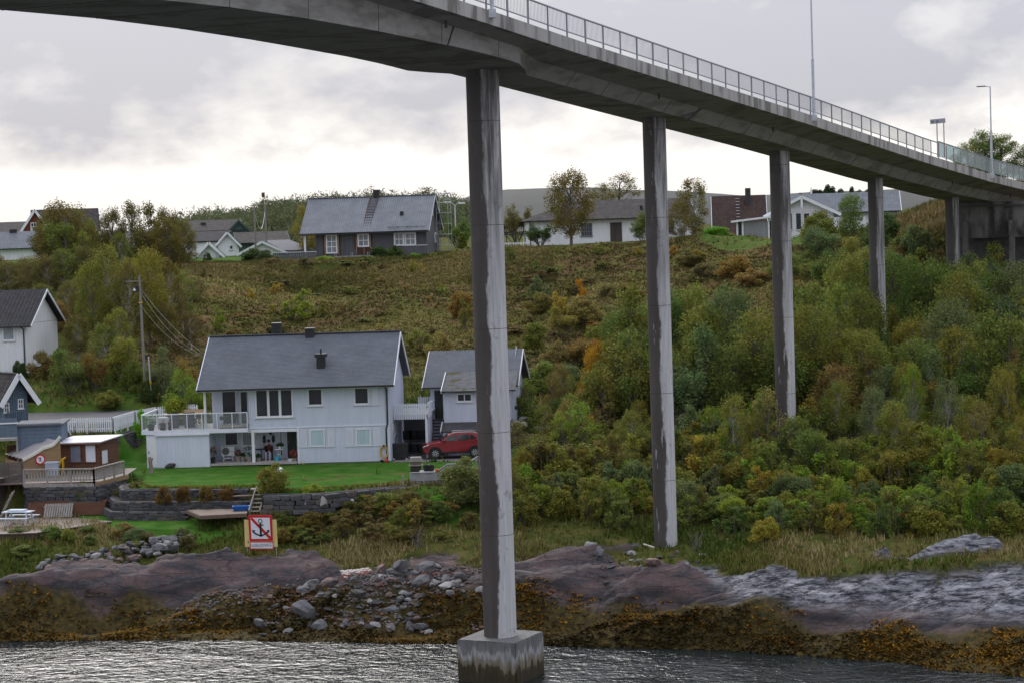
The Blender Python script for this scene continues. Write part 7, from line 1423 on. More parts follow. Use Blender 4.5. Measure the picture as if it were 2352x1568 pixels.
MB().lathe([(.02, -.02), (.16, 0), (.16, .08), (.06, .2)], 10, tuple(d_*.89+Vector((-.32, -.12, -.1)))).build('lamp_head', pm('lamp_white', (.6, .62, .65), (.66, .68, .7), 2, .4), up); MB().tube([tuple(d_*.91), tuple(d_*.89+Vector((-.32, -.12, .05)))], .03, 6).build('lamp_arm', POLE, up)
for f_, mt in ((.78, pm('yellow_plastic', (0, 0, 0))), (.74, POLE)): MB().tube([tuple(d_*f_), tuple(d_*(f_+.006))], .16, 10).build('band', mt, up)
top1 = pb_+d_*.92; WIRE = pm('wire_grey', (.2, .2, .21), (.26, .26, .27), 2, .5)
wire('overhead_wire', pb_+d_*.955+Vector((-.9, 0, .2)), at(-60, 672, 168), .5, 'black overhead wire from the cross arm running left past the white house')
wire('overhead_wire', pb_+d_*.90, at(468, 812, 142.5), .35, 'upper pale service wire dropping from the pole to the grey roof', .008, WIRE); wire('overhead_wire', pb_+d_*.87, at(466, 815, 142.5), .7, 'middle pale service wire sagging from the pole to the grey roof', .007, WIRE); wire('overhead_wire', pb_+d_*.76, at(464, 818, 142.5), .6, 'lowest pale service wire from the pole to the grey roof', .007, WIRE)
wire('overhead_wire', pb_+d_*.80, at(-60, 742, 168), .6, 'thin dark wire running left across the white gable wall', .01)
p = at(*C2(1355, 465), 159.5); t = thing('marker_pole', p, 'thin grey marker pole with yellow sleeve beside the utility pole', 'pole'); hh = at(*C2(1322, 35), 159.5)-p; MB().tube([(0, 0, -.3), tuple(hh)], .05, 8).build('shaft', lampm, t); MB().tube([tuple(hh*.42), tuple(hh*.5)], .075, 8).build('sleeve', pm('yellow_plastic', (0, 0, 0)), t)
p = at(*C2(1325, 460), 160); t = thing('cable_cabinet', p, 'black cable cabinet at the foot of the utility pole', 'cabinet'); hh = at(*C2(1325, 380), 160)-p; MB().box(-.5, .5, -.25, .25, -.2, hh.z).build('cabinet_body', BLK, t); MB().box(-.53, .53, -.28, .28, hh.z, hh.z+.05).build('lid', BLK, t)
for (x0, y0, y1, lab, yy) in ((605, 640, 205, 'thin grey pole by the low garage carrying a looped cable', 232), (690, 560, 190, 'grey pole with a small brown box on top behind the low garage', 240)):
    a = at(*C3(x0, y0), yy); b = at(*C3(x0-15, y1), yy); t = thing('utility_pole', a, lab, 'utility pole'); MB().tube([(0, 0, -1), tuple(b-a)], [.12, .09], 8).build('pole', POLE, t)
    if x0 > 650: c = at(*C3(662, 130), yy)-a; MB().tube([tuple(b-a), tuple(c)], .04, 6).build('mast', lampm, t); MB().box(c.x-.16, c.x+.16, c.y-.15, c.y+.15, c.z-.1, c.z+.4).build('box', pm('rust_brown', (0, 0, 0)), t)
    else: cable_a = b
wire('overhead_wire', at(*C3(598, 270), 232), at(*C3(675, 255), 240), 1.7, 'white looped cable between two poles by the garages', .022, WHT)
t = thing('street_light', at(*C3(2195, 330), 300), 'double-headed street light beyond the scaffold', 'street light'); a = at(*C3(2190, 205), 300)-t.location; MB().tube([(0, 0, -3), tuple(a)], .09, 8).build('pole', lampm, t)
for x, y in ((2130, 178), (2245, 185)): c = at(*C3(x, y), 300)-t.location; MB().tube([tuple(a), tuple(a.lerp(c, .6)+Vector((0, 0, .3))), tuple(c)], .06, 6).build('arm', lampm, t); MB().box(c.x-.45, c.x+.45, c.y-.2, c.y+.2, c.z-.1, c.z+.12).build('lamp_head', pm('lamp_white', (0, 0, 0)), t)
# shore pipe and stray plank
a = at(1188, 1313, 113.2); b = at(1322, 1331, 112.4); t = thing('shore_pipe', a, 'long dark pipe lying on the shore rocks behind the tall pillar', 'pipe'); MB().tube([(-.6, .1, .02), (0, 0, 0), tuple(b-a)], [.13, .13, .11], 10).build('pipe', pm('old_pipe', (.10, .09, .085), (.16, .15, .14), 2, .7), t)
a = at(1478, 1248, 117.2); b = at(1502, 1256, 116.9); t = thing('plank', a, 'pale plank end lying at the foot of the second pillar', 'plank'); MB().bar((0, 0, 0), tuple(b-a), .12, .05).build('board', pm('pale_plank', (.5, .47, .42), (.58, .55, .5), 3, .8), t)
# ------------------------------------------------------------------ vegetation kit
def leaf_material(name='leaves', trans=.35):
    mt = bpy.data.materials.new(name); mt.use_nodes = True; t = mt.node_tree; t.nodes.clear()
    o_ = t.nodes.new('ShaderNodeOutputMaterial'); oi = t.nodes.new('ShaderNodeObjectInfo'); at_ = t.nodes.new('ShaderNodeAttribute'); at_.attribute_name = 'rnd'
    hsv = t.nodes.new('ShaderNodeHueSaturation'); t.links.new(oi.outputs['Color'], hsv.inputs['Color'])
    mr = t.nodes.new('ShaderNodeMapRange'); t.links.new(at_.outputs['Fac'], mr.inputs[0]); mr.inputs[3].default_value = .465; mr.inputs[4].default_value = .535; t.links.new(mr.outputs[0], hsv.inputs['Hue'])
    m2 = t.nodes.new('ShaderNodeMath'); m2.operation = 'MULTIPLY'; t.links.new(at_.outputs['Fac'], m2.inputs[0]); m2.inputs[1].default_value = 7.13; m3 = t.nodes.new('ShaderNodeMath'); m3.operation = 'FRACT'; t.links.new(m2.outputs[0], m3.inputs[0])
    mv = t.nodes.new('ShaderNodeMapRange'); t.links.new(m3.outputs[0], mv.inputs[0]); mv.inputs[3].default_value = .6; mv.inputs[4].default_value = 1.45; t.links.new(mv.outputs[0], hsv.inputs['Value'])
    d = t.nodes.new('ShaderNodeBsdfPrincipled'); d.inputs['Roughness'].default_value = .6; d.inputs['Specular IOR Level'].default_value = .1; t.links.new(hsv.outputs[0], d.inputs['Base Color'])
    tr = t.nodes.new('ShaderNodeBsdfTranslucent'); t.links.new(hsv.outputs[0], tr.inputs[0]); mx = t.nodes.new('ShaderNodeMixShader'); mx.inputs[0].default_value = trans
    t.links.new(d.outputs[0], mx.inputs[1]); t.links.new(tr.outputs[0], mx.inputs[2]); t.links.new(mx.outputs[0], o_.inputs[0]); return mt
LEAF = leaf_material()
BARK = pm('grey_bark', (.10, .09, .08), (.17, .155, .14), 3, .9, .4, 14, (2, 2, .5)); BIRCH = pm('birch_bark', (.34, .32, .30), (.10, .09, .085), 2.2, .85, .3, 12, (1, 1, .35), 5, .3, 0, .52, .62)
def plant_meshes(seed, H, W, kind):
    """returns (crown mesh, trunk mesh) for a plant of height H and crown width W"""
    rg = np.random.RandomState(seed); r_ = random.Random(seed)
    P = dict(willow=(64, 120, .105, .10, 1.), birch=(46, 135, .095, .2, .62), bush=(30, 300, .075, .03, 1.), shoot=(44, 90, .065, .03, 1.), sapling=(12, 55, .07, .12, .5), cone=(26, 130, .09, .02, .8), tall=(62, 180, .105, .14, .8), sparse=(34, 75, .09, .25, .6), bare=(26, 5, .05, .12, .7))[kind]
    nc, nl, ls, b0, asp = P; cl = []
    fan = []
    if kind in ('shoot', 'willow'):
        ns_ = 11 if kind == 'shoot' else 9
        for i in range(ns_):
            a = r_.uniform(0, 2*PI); q = r_.uniform(0, 1)**.6; hh = H*r_.uniform(.5, 1.)*(1-.28*q*q); tp = Vector((math.cos(a)*q*W*.46, math.sin(a)*q*W*.46, hh)); bs = Vector((math.cos(a)*q*W*(.25 if kind == 'shoot' else .05), math.sin(a)*q*W*(.25 if kind == 'shoot' else .05), -.3)); fan.append((bs, bs.lerp(tp, .5)+Vector((math.cos(a), math.sin(a), 0))*W*.05, tp))
        for i in range(nc):
            b_, m__, t__ = fan[i % ns_]; f_ = (.15 if kind == 'shoot' else .38)+(.85 if kind == 'shoot' else .62)*r_.random()**.8; c = b_.lerp(m__, f_*2) if f_ < .5 else m__.lerp(t__, f_*2-1); sp_ = W*(.05+.10*(1-f_))*(1.6 if kind == 'willow' else 1); cl.append(c+Vector((r_.uniform(-1, 1), r_.uniform(-1, 1), r_.uniform(-.6, .6)))*sp_)
    for i in range(0 if fan else nc):
        for _ in range(50):
            t = r_.uniform(0, 1); z = b0+(1-b0)*t
            env = {'willow': math.sin(PI*min(1, .12+.82*t))**.55, 'shoot': math.sin(PI*min(1, .3+.62*t))**.6, 'bush': math.sin(PI*min(1, .25+.72*t))**.6, 'birch': math.sin(PI*(.08+.86*t**.9))**.8, 'sapling': math.sin(PI*(.1+.85*t**.7))**.9, 'cone': 1.05-t, 'tall': math.sin(PI*(.1+.84*t))**.7, 'sparse': math.sin(PI*(.1+.84*t))**.8, 'bare': math.sin(PI*(.15+.7*t))**.7}[kind]
            a = r_.uniform(0, 2*PI); rr = env*W/2*r_.uniform(.15, 1)**.5*.86
            c = Vector((rr*math.cos(a), rr*math.sin(a), z*H*.93))
            if all((c-o).length > W*.1 for o in cl): break
        cl.append(c)
    C = np.array([tuple(c) for c in cl]); sig = W*dict(shoot=.062, willow=.075, tall=.08, birch=.085, sparse=.08).get(kind, .1)*rg.uniform(.75, 1.35, nc)
    n = nc*nl; ci = np.repeat(np.arange(nc), nl); g = rg.normal(size=(n, 3)); g /= np.maximum(np.linalg.norm(g, axis=1)[:, None], .1); rad = rg.uniform(0, 1, (n, 1))**.42
    pos = C[ci]+g*rad*sig[ci][:, None]*1.55*np.array([1, 1, .85]); pos[:, 2] += (rg.uniform(-1, 1, n)*(.05 if kind == 'shoot' else .035))*H; pos[:, 2] = np.maximum(pos[:, 2], .02)
    a = rg.normal(size=(n, 3)); a[:, 2] *= .7; a /= np.linalg.norm(a, axis=1)[:, None]; b = np.cross(a, rg.normal(size=(n, 3))); b /= np.linalg.norm(b, axis=1)[:, None]
    s_ = (ls*rg.uniform(.55, 1.35, n))[:, None]; V = np.stack([pos-a*s_, pos+b*s_*.55, pos+a*s_, pos-b*s_*.55], 1).reshape(-1, 3); F = np.arange(n*4).reshape(-1, 4)
    tone = rg.uniform(0, 1, nc); rnd = np.clip(tone[ci]*.5+rg.uniform(0, .5, n), 0, 1)
    cm = np_mesh('crown', V, F, LEAF, {'rnd': np.repeat(rnd, 4)})
    m_ = MB(); lean = Vector((r_.uniform(-.06, .06)*H, r_.uniform(-.06, .06)*H, 0)); multi = kind in ('willow', 'bush', 'bare', 'shoot'); R0 = H*(.018 if kind != 'birch' else .016)
    stems = [f for f in fan]
    for b_, m__, t__ in fan: m_.tube([b_, m__, t__], [R0*.62, R0*.4, R0*.08], 5)
    for k in range(0 if fan else (4 if kind != 'bare' else 7) if multi else 1):
        an = r_.uniform(0, 2*PI); sp = W*.18 if multi else 0; base = Vector((math.cos(an)*.12*(1 if multi else 0), math.sin(an)*.12*(1 if multi else 0), -.35))
        mid = base+Vector((math.cos(an)*sp*.5, math.sin(an)*sp*.5, H*.42+.3)); top = base+Vector((math.cos(an)*sp*1.5, math.sin(an)*sp*1.5, H*.88))+lean; k_ = .6 if multi else 1
        bend = Vector((r_.uniform(-.05, .05), r_.uniform(-.05, .05), 0))*H; m_.tube([base, base.lerp(mid, .5)+bend*.5, mid+bend, mid.lerp(top, .5), top], [R0*1.25*k_, R0*k_, R0*.72*k_, R0*.45*k_, R0*.14*k_], 6); stems.append((base, mid+bend, top))
    for c in cl:
        b, mi, tp = min(stems, key=lambda s: (s[1]-c).length); zz = max(.12*H, c.z-.22*H-.1*(c.xy.length)); t = max(0, min(1, (zz-b.z)/(tp.z-b.z)))
        st = b.lerp(mi, min(1, t*2)) if t < .5 else mi.lerp(tp, t*2-1); md = st.lerp(c, .55)+Vector((0, 0, -.03*H)); m_.tube([st, md, c], [R0*.34, R0*.22, R0*.07], 4, False)
    tm = m_.mesh('trunk'); tm.materials.append(BIRCH if kind in ('birch', 'sapling') else BARK); return cm, tm
KIT = {}
for k, (kind, H, W, n) in enumerate((('willow', 6.5, 5.5, 4), ('birch', 8, 4.6, 4), ('bush', 2.4, 2.8, 4), ('sapling', 2.2, 1.2, 3), ('cone', 2.2, 1.4, 1), ('tall', 9, 6.5, 3), ('sparse', 7, 4, 2), ('bare', 4, 3, 2), ('shoot', 2.6, 2.2, 4))):
    KIT[kind] = [(H, W, *plant_meshes(100+k*10+i, H, W, kind)) for i in range(n)]
rp = random.Random(11)
PAL = dict(green=(.07, .093, .031), dkgreen=(.033, .05, .02), olive=(.097, .104, .032), yolive=(.115, .108, .028), yellow=(.155, .125, .03), orange=(.24, .125, .018), rust=(.125, .08, .032), brown=(.09, .07, .035), bluegreen=(.072, .09, .052), bright=(.07, .15, .02), lime=(.105, .135, .026), tan=(.13, .10, .048), bronze=(.075, .065, .024))
def plant(name, x, y, z, kind, h, col, label, cat='tree', group=None, w=None, var=None, jit=.18, trunk=True):
    v = KIT[kind][rp.randrange(len(KIT[kind])) if var is None else var % len(KIT[kind])]; t = thing(name, (x, y, z), label, cat, group, rp.uniform(0, 6.28)); sh = h/v[0]; sw_ = (w/v[1]) if w else sh*rp.uniform(.85, 1.15); t.scale = (sw_, sw_, sh)
    c = obj('crown', v[2], None, t); base = [c*2.0 for c in (PAL[col] if isinstance(col, str) else col)]; j = 1+rp.uniform(-jit, jit); c.color = (base[0]*j*1.02*(1+rp.uniform(-jit, jit)*.6), base[1]*j*1.05, base[2]*j*.68, 1)
    if trunk: obj('trunk', v[3], None, t)
    return t
_Ys = np.arange(96, 240, .25)
def ground_hit(qx, qy, y0=112):
    """where a sighted line first meets the terrain"""
    d = _f+(qx-1176)/FPX*_r+(784-qy)/FPX*_u; k = _Ys/d[1]; X = d[0]*k; Z = EYE+d[2]*k; g = base_z(X, _Ys); m = (_Ys > y0) & (g >= Z)
    i = int(np.argmax(m)) if m.any() else len(_Ys)-1
    return Vector((X[i], _Ys[i], float(g[i])))
def sp(qx, qyb, hpx, kind, col, label, name=None, cat='tree', group=None, wpx=None, Y=None, **k):
    p = at(qx, qyb, Y) if Y else ground_hit(qx, qyb); s_ = p.y/FPX
    return plant(name or ('tree' if cat == 'tree' else cat), p.x, p.y, p.z, kind, hpx*s_, col, label, cat, group, (wpx*s_ if wpx else None), **k)
CW = dict(green='green', dkgreen='dark green', olive='olive', yolive='yellow-olive', yellow='golden', orange='orange', rust='rusty', brown='brown', bluegreen='grey-green', bright='bright green', lime='lime', tan='tan', bronze='bronze')
# ------------------------------------------------------------------ single trees and bushes
sp(1312, 562, 178, 'tall', 'bronze', 'large bronze-leaved birch in front of the long bungalow', 'birch_tree', wpx=125, Y=216, var=0)
sp(1242, 566, 62, 'willow', 'dkgreen', 'dark green round tree left of the large bronze birch', wpx=80, Y=217)
sp(1185, 560, 108, 'willow', 'brown', 'brown autumn tree between the tallest pillar and the bungalow', wpx=80, Y=240)
sp(1425, 500, 104, 'sparse', 'bronze', 'thin-crowned brown tree behind the bungalow roof', wpx=120, Y=262); sp(1385, 500, 80, 'sparse', 'bronze', 'smaller thin-crowned brown tree behind the bungalow roof', wpx=70, Y=266)
sp(1592, 562, 158, 'birch', 'bronze', 'leaning white-stemmed birch at the right end of the bungalow', 'birch_tree', wpx=90, Y=212, var=1); sp(1560, 560, 100, 'birch', 'brown', 'smaller brown birch just behind the second pillar', 'birch_tree', wpx=60, Y=222)
sp(1476, 556, 78, 'willow', 'green', 'green leafy tree at the bungalow wall beside the second pillar', wpx=56, Y=221)
sp(1648, 560, 38, 'bush', 'bright', 'bright green rounded hedge bush before the red-roofed house', 'bush', 'bush', wpx=78, Y=214); sp(1672, 558, 22, 'bush', 'rust', 'low rust-coloured shrub beside the bright hedge', 'bush', 'bush', wpx=60, Y=216)
sp(1958, 590, 152, 'tall', 'green', 'tall green tree between the white house and the fourth pillar', wpx=84, Y=196); sp(1885, 600, 100, 'willow', 'bluegreen', 'grey-green bushy willow in front of the white house fence', wpx=100, Y=190)
sp(700, 600, 130, 'birch', 'yolive', 'yellow-olive birch at the left gable of the dark house', 'birch_tree', wpx=66, Y=238); sp(724, 590, 70, 'birch', 'bronze', 'short bronze birch close to the dark house wall', 'birch_tree', wpx=50, Y=240)
sp(1052, 575, 90, 'willow', 'green', 'green tree behind the scaffold tower', wpx=70, Y=245); sp(1062, 572, 38, 'cone', 'olive', 'small clipped cone shrub right of the scaffold', 'bush', 'bush', wpx=34, Y=222)
sp(590, 608, 36, 'bush', 'dkgreen', 'dark green rounded rhododendron by the slatted deck fence', 'bush', 'bush', wpx=92, Y=224); sp(870, 602, 34, 'bush', 'dkgreen', 'dark green bush under the dark house middle window', 'bush', 'bush', wpx=54, Y=221); sp(905, 600, 37, 'bush', 'dkgreen', 'taller dark green bush under the paired windows', 'bush', 'bush', wpx=54, Y=221)
sp(745, 615, 26, 'bush', 'lime', 'yellow-green spiky clump below the dark house', 'bush', 'bush', wpx=56, Y=218); sp(838, 608, 16, 'bush', 'lime', 'low wide yellow-green clump under the walkway', 'bush', 'bush', wpx=80, Y=218); sp(955, 596, 14, 'bush', 'bright', 'small fresh green clump by the deck corner', 'bush', 'bush', wpx=40, Y=220)
sp(478, 612, 30, 'bush', 'dkgreen', 'small dark conifer bush by the small white garage', 'bush', 'bush', wpx=26, Y=226); sp(505, 612, 14, 'bush', 'lime', 'pale flowering clump by the small white garage', 'bush', 'bush', wpx=36, Y=224)
# left birches
for k, (x, yb, h, w, col, Y, kind) in enumerate([(150, 650, 195, 150, 'bronze', 207, 'tall'), (110, 645, 150, 90, 'bronze', 209, 'tall'), (195, 640, 172, 100, 'olive', 212, 'willow'), (262, 640, 170, 80, 'bronze', 214, 'tall'), (305, 640, 182, 80, 'bronze', 215, 'birch'), (352, 640, 168, 110, 'bronze', 212, 'willow'), (230, 630, 120, 90, 'bronze', 216, 'willow'), (385, 640, 145, 100, 'bronze', 209, 'tall'), (150, 640, 150, 130, 'olive', 205, 'willow'), (385, 640, 170, 80, 'bronze', 211, 'tall'), (425, 630, 130, 70, 'bronze', 213, 'tall'), (60, 690, 90, 70, 'olive', 206, 'willow'), (20, 700, 110, 80, 'brown', 203, 'willow'), (-30, 700, 130, 90, 'bronze', 202, 'willow'), (280, 640, 110, 60, 'olive', 208, 'birch'), (405, 612, 60, 60, 'brown', 216, 'willow')]):
    sp(x, yb, h, kind, col, CW[col]+' leafy tree along the top of the left slope', 'birch_tree', 'tree', 'left hilltop trees '+CW[col], w, Y, var=k)
for k, (x, yb, h, w, col) in enumerate([(215, 800, 210, 100, 'yolive'), (255, 790, 240, 90, 'olive'), (300, 800, 200, 80, 'bronze'), (345, 790, 230, 100, 'yolive'), (392, 780, 190, 90, 'bronze'), (420, 760, 150, 80, 'olive'), (190, 770, 140, 70, 'brown'), (275, 850, 150, 80, 'yolive'), (240, 860, 120, 80, 'olive'), (380, 800, 110, 80, 'bronze'), (160, 730, 90, 70, 'bronze'), (20, 690, 95, 90, 'bronze'), (70, 695, 110, 90, 'brown'), (115, 700, 120, 90, 'bronze'), (150, 695, 130, 90, 'olive'), (200, 690, 130, 100, 'bronze'), (-20, 660, 100, 90, 'brown'), (180, 830, 110, 80, 'bronze'), (130, 770, 80, 80, 'rust'), (440, 700, 70, 90, 'tan'), (300, 690, 100, 90, 'yolive'), (330, 720, 130, 70, 'yolive'), (100, 720, 70, 80, 'olive'), (170, 690, 80, 80, 'brown'), (60, 712, 50, 60, 'bronze'), (440, 800, 90, 60, 'brown')]):
    sp(x, yb, h, 'birch' if k % 3 else 'tall', col, CW[col]+' slender birch on the slope above the road', 'birch_tree', 'tree', 'left slope birches '+CW[col], w, None, var=k)
for x, yb, h, w, col, lab in ((160, 905, 100, 120, 'green', 'broad green maple on the grass above the road'), (215, 895, 110, 80, 'rust', 'rust-red shrub beside the broad green maple'), (285, 880, 120, 100, 'yolive', 'yellow-green maple shrub left of the utility pole'), (375, 925, 125, 85, 'bluegreen', 'dense blue-green bush behind the utility pole'), (345, 925, 60, 50, 'dkgreen', 'low dark bush at the foot of the utility pole'), (430, 905, 105, 80, 'rust', 'rusty brown thicket bush left of the grey roof'), (445, 945, 60, 60, 'lime', 'fresh green shrub beside the house corner'), (400, 940, 55, 60, 'green', 'green shrub between the terrace and the dense bush'), (305, 900, 70, 60, 'olive', 'olive shrub on the bank left of the pole'), (95, 870, 60, 70, 'brown', 'brown shrub below the white house foundation'), (45, 870, 40, 40, 'dkgreen', 'dark shrub at the white house foundation'), (250, 935, 40, 60, 'olive', 'low olive shrub on the road bank')):
    sp(x, yb, h, 'willow' if h > 70 else 'bush', col, lab, 'bush', 'bush', None, w)
p = on_house(h2y(1600, 500, 3.9)[0], 4.6, zt-.6); plant('potted_tree', p.x, p.y, p.z, 'sparse', 4.3, 'lime', 'bright lime-green young maple rising behind the terrace table', 'tree', None, 2.6); plant('bush', p.x-.3, p.y-.4, p.z, 'bush', 2.3, 'lime', 'lime-green leafy shrub behind the terrace table', 'bush', None, 2.0)
sp(325, 1005, 62, 'bush', 'bright', 'climbing green shrub on the end of the slate retaining wall', 'bush', 'bush', None, 36, 146.5)
# garden bushes
p = at(*C4(830, 1530), 125.6); plant('bush', p.x, p.y, 5.35, 'bush', 1.75, 'olive', 'round golden-tipped conifer bush on the lawn edge under the white lantern', 'bush', None, 1.9); 
p = at(1068, 1140, 124.5); plant('bush', p.x, p.y, 4.7, 'bush', 2.5, (.085, .095, .045), 'large clipped pale green bush beside the silvered fence', 'bush', None, 2.9); plant('bush', p.x-1.5, p.y-.6, 4.6, 'bush', .5, 'bright', 'low broad-leaved rhubarb plant at the fence foot', 'plant', None, 1.3)
for k, cx in enumerate((1455, 1632, 1832, 2018)): p = at(*C2(cx, 1285), 126.85); plant('box_shrub', p.x, p.y, LZ-.7, 'bush', .95, (.085, .055, .025), 'clipped russet box shrub in the row on the slate terrace', 'shrub', 'box shrubs on the terrace', .98+.06*(k % 2), var=k)
p = at(*C2(1215, 1190), 131.); plant('bush', p.x, p.y, LZ-.9, 'bush', 1.0, 'bronze', 'low bronze bush at the lawn corner above the curved wall', 'bush', None, 2.1); plant('bush', p.x-.9, p.y+.2, LZ-1., 'bush', .8, 'brown', 'low brown bush left of the bronze one at the lawn corner', 'bush', None, 1.3)
p = at(*C2(735, 1330), 130.4); plant('young_tree', p.x, p.y, 4.2, 'sparse', 1.7, 'olive', 'thin young tree against the rough stone wall', 'tree', None, 1.1)
# heather slope saplings
for (x, y, h, w, col) in [(565, 985, 130, 110, 'yellow'), (770, 960, 150, 120, 'yellow'), (790, 905, 80, 70, 'orange'), (310, 1200, 190, 130, 'lime'), (720, 1110, 130, 110, 'yolive'), (1150, 1110, 150, 110, 'yolive'), (1275, 1110, 140, 150, 'tan'), (1540, 985, 90, 60, 'olive'), (2090, 940, 120, 110, 'lime'), (1850, 740, 110, 90, 'yellow'), (1925, 760, 90, 70, 'yellow'), (1985, 1010, 90, 40, 'orange'), (1820, 900, 80, 90, 'tan'), (140, 1260, 60, 60, 'yolive'), (420, 990, 100, 70, 'tan'), (840, 1225, 50, 70, 'yellow'), (1590, 1210, 60, 80, 'yellow'), (2210, 620, 70, 80, 'olive'), (1250, 900, 60, 60, 'olive'), (660, 900, 60, 50, 'yolive'), (2020, 620, 40, 70, 'lime')]:
    q = C3(x, y); sp(q[0], q[1], h*.30, 'shoot' if w > 80 else 'sapling', col, 'small '+CW[col]+' birch sapling on the heather slope', 'sapling', 'sapling', 'heather slope saplings '+CW[col], w*.288)
for (x, y, h, w, col, lab) in [(945, 1130, 270, 290, 'lime', 'large pale green willow bush on the heather slope behind the grey roof'), (850, 1120, 160, 150, 'olive', 'olive bush left of the large pale green willow'), (2285, 1170, 240, 140, 'olive', 'olive bush on the slope just left of the tallest pillar'), (1890, 1420, 190, 200, 'tan', 'tan reedy bush above the right gable of the grey house'), (200, 830, 130, 160, 'bronze', 'bronze bush at the left end of the heather slope'), (120, 720, 70, 120, 'tan', 'tan grassy bush at the top left of the slope')]:
    q = C3(x, y); sp(q[0], q[1], h*.288, 'shoot', col, lab, 'bush', 'bush', None, w*.288)
for (x, y, h, w, col, lab) in [(630, 1370, 240, 260, 'bluegreen', 'dark blue-green juniper bush on the slope between first and second pillar'), (830, 1560, 290, 240, 'yellow', 'golden bush right of the juniper'), (1020, 1400, 250, 110, 'orange', 'slim orange sapling near the second pillar'), (560, 1130, 130, 160, 'olive', 'olive shrub high on the slope by the tallest pillar'), (330, 1060, 220, 140, 'olive', 'green-olive bush beside the tallest pillar'), (1200, 960, 140, 200, 'yolive', 'yellow-olive scrub at the slope top before the bungalow door'), (780, 980, 120, 90, 'olive', 'small olive scrub before the bungalow window'), (1560, 980, 120, 110, 'yellow', 'yellow scrub at the slope top left of the second pillar'), (2120, 1040, 160, 170, 'yellow', 'yellow scrub at the slope top right of the second pillar'), (1480, 1250, 120, 130, 'tan', 'pale tan scrub on the slope left of the second pillar'), (1900, 960, 110, 100, 'orange', 'orange scrub under the leaning birch'), (960, 1330, 130, 200, 'bronze', 'bronze scrub in the middle of the slope')]:
    q = C6(x, y); sp(q[0], q[1], h*.24, 'shoot', col, lab, 'bush', 'bush', None, w*.24)
for (x, y, h, w, col, kind) in [(1300, 850, 120, 110, 'tan', 'willow'), (1345, 840, 110, 100, 'rust', 'willow'), (1290, 770, 90, 80, 'yolive', 'willow'), (1340, 740, 80, 90, 'tan', 'bush'), (1230, 800, 80, 70, 'olive', 'bush'), (1255, 900, 90, 100, 'green', 'bush'), (1310, 900, 80, 90, 'bluegreen', 'bush'), (1375, 800, 90, 80, 'yolive', 'willow'), (1240, 720, 60, 80, 'bronze', 'bush'), (1400, 700, 60, 70, 'brown', 'bush'), (1440, 690, 50, 80, 'rust', 'bush'), (1620, 650, 60, 90, 'brown', 'bush'), (1690, 640, 70, 90, 'rust', 'bush'), (1730, 660, 60, 80, 'tan', 'bush'), (1590, 610, 40, 80, 'bronze', 'bush'), (1010, 830, 90, 70, 'tan', 'bush'), (1060, 730, 80, 60, 'rust', 'bush'), (960, 800, 60, 60, 'olive', 'bush')]:
    sp(x, y, h*.72, kind, col, CW[col]+' scrub bush on the heath slope beneath the bridge', 'bush', 'bush', 'bridge slope scrub '+CW[col], w)
# orange tree and the trees round it
sp(1375, 965, 190, 'tall', 'orange', 'bright orange-leaved tree at the left edge of the thicket', wpx=80, var=0); sp(1346, 955, 90, 'birch', 'orange', 'smaller orange-yellow tree left of the bright orange one', wpx=50)
# thicket under the bridge
rt = random.Random(21)
def scatter(n, xr, yr_, kinds, cols, hr, wr, label, name, cat, group, ex=()):
    k = 0; tries = 0; pts = []
    while k < n and tries < n*30:
        tries += 1; x = rt.uniform(*xr); yb = rt.uniform(*yr_)
        p = ground_hit(x, yb)
        if any((p-q).length < wr[0]*.42 for q in pts): continue
        if any((p.xy-bp(s, HW, 0).xy).length < 1.2 for s in PS): continue
        if any(ex_[0] < x < ex_[1] and ex_[2] < yb < ex_[3] for ex_ in ex): continue
        pts.append(p); h = rt.uniform(*hr); c = rt.choice(cols); plant(name, p.x, p.y, p.z-.1, rt.choice(kinds), h, c, ('tall ' if h > (hr[0]+hr[1])/2 else 'short ')+CW[c]+' '+label, cat, group+' '+CW[c]+(' tall' if h > (hr[0]+hr[1])/2 else ' short'), rt.uniform(*wr)); k += 1
G1 = ['green', 'olive', 'olive', 'green', 'bluegreen', 'green']; G2 = ['olive', 'green', 'yolive', 'bluegreen', 'olive', 'green']; G3 = ['yolive', 'olive', 'lime', 'lime', 'green', 'bluegreen', 'olive', 'yolive', 'yellow']
scatter(26, (1420, 1800), (925, 1010), ['willow', 'willow', 'tall'], G1, (6.5, 9.4), (4., 5.4), 'willow in the thicket between second and third pillar', 'willow_tree', 'tree', 'thicket willows', ((1680, 1800, 880, 990),))
scatter(8, (1400, 1640), (820, 915), ['willow'], G1, (4, 6.5), (4, 5.5), 'willow in the thicket between second and third pillar', 'willow_tree', 'tree', 'thicket willows')
scatter(40, (1830, 2420), (790, 1010), ['willow', 'willow', 'tall', 'birch'], G2, (6, 9.0), (3.8, 5.4), 'willow in the wood right of the third pillar', 'willow_tree', 'tree', 'wood right of the third pillar')
scatter(22, (1830, 2420), (655, 790), ['willow', 'willow'], G2, (3.4, 5.2), (3.6, 5), 'bushy sallow on the upper bank near the last pillars', 'sallow_bush', 'bush', 'upper bank sallows', ((2210, 2360, 600, 660),))
scatter(16, (1800, 2180), (560, 660), ['bush', 'willow'], ['green', 'bluegreen', 'dkgreen', 'olive', 'brown'], (2, 3.6), (2.6, 4), 'bush on the bank below the white house', 'bush', 'bush', 'bushes below the white house')
scatter(8, (1880, 2200), (960, 1020), ['sparse', 'birch'], ['tan', 'yolive', 'bronze', 'yellow'], (5, 6.5), (2.6, 3.6), 'thin pale-stemmed birch at the front of the wood', 'birch_tree', 'tree', 'thin birches at the wood edge')
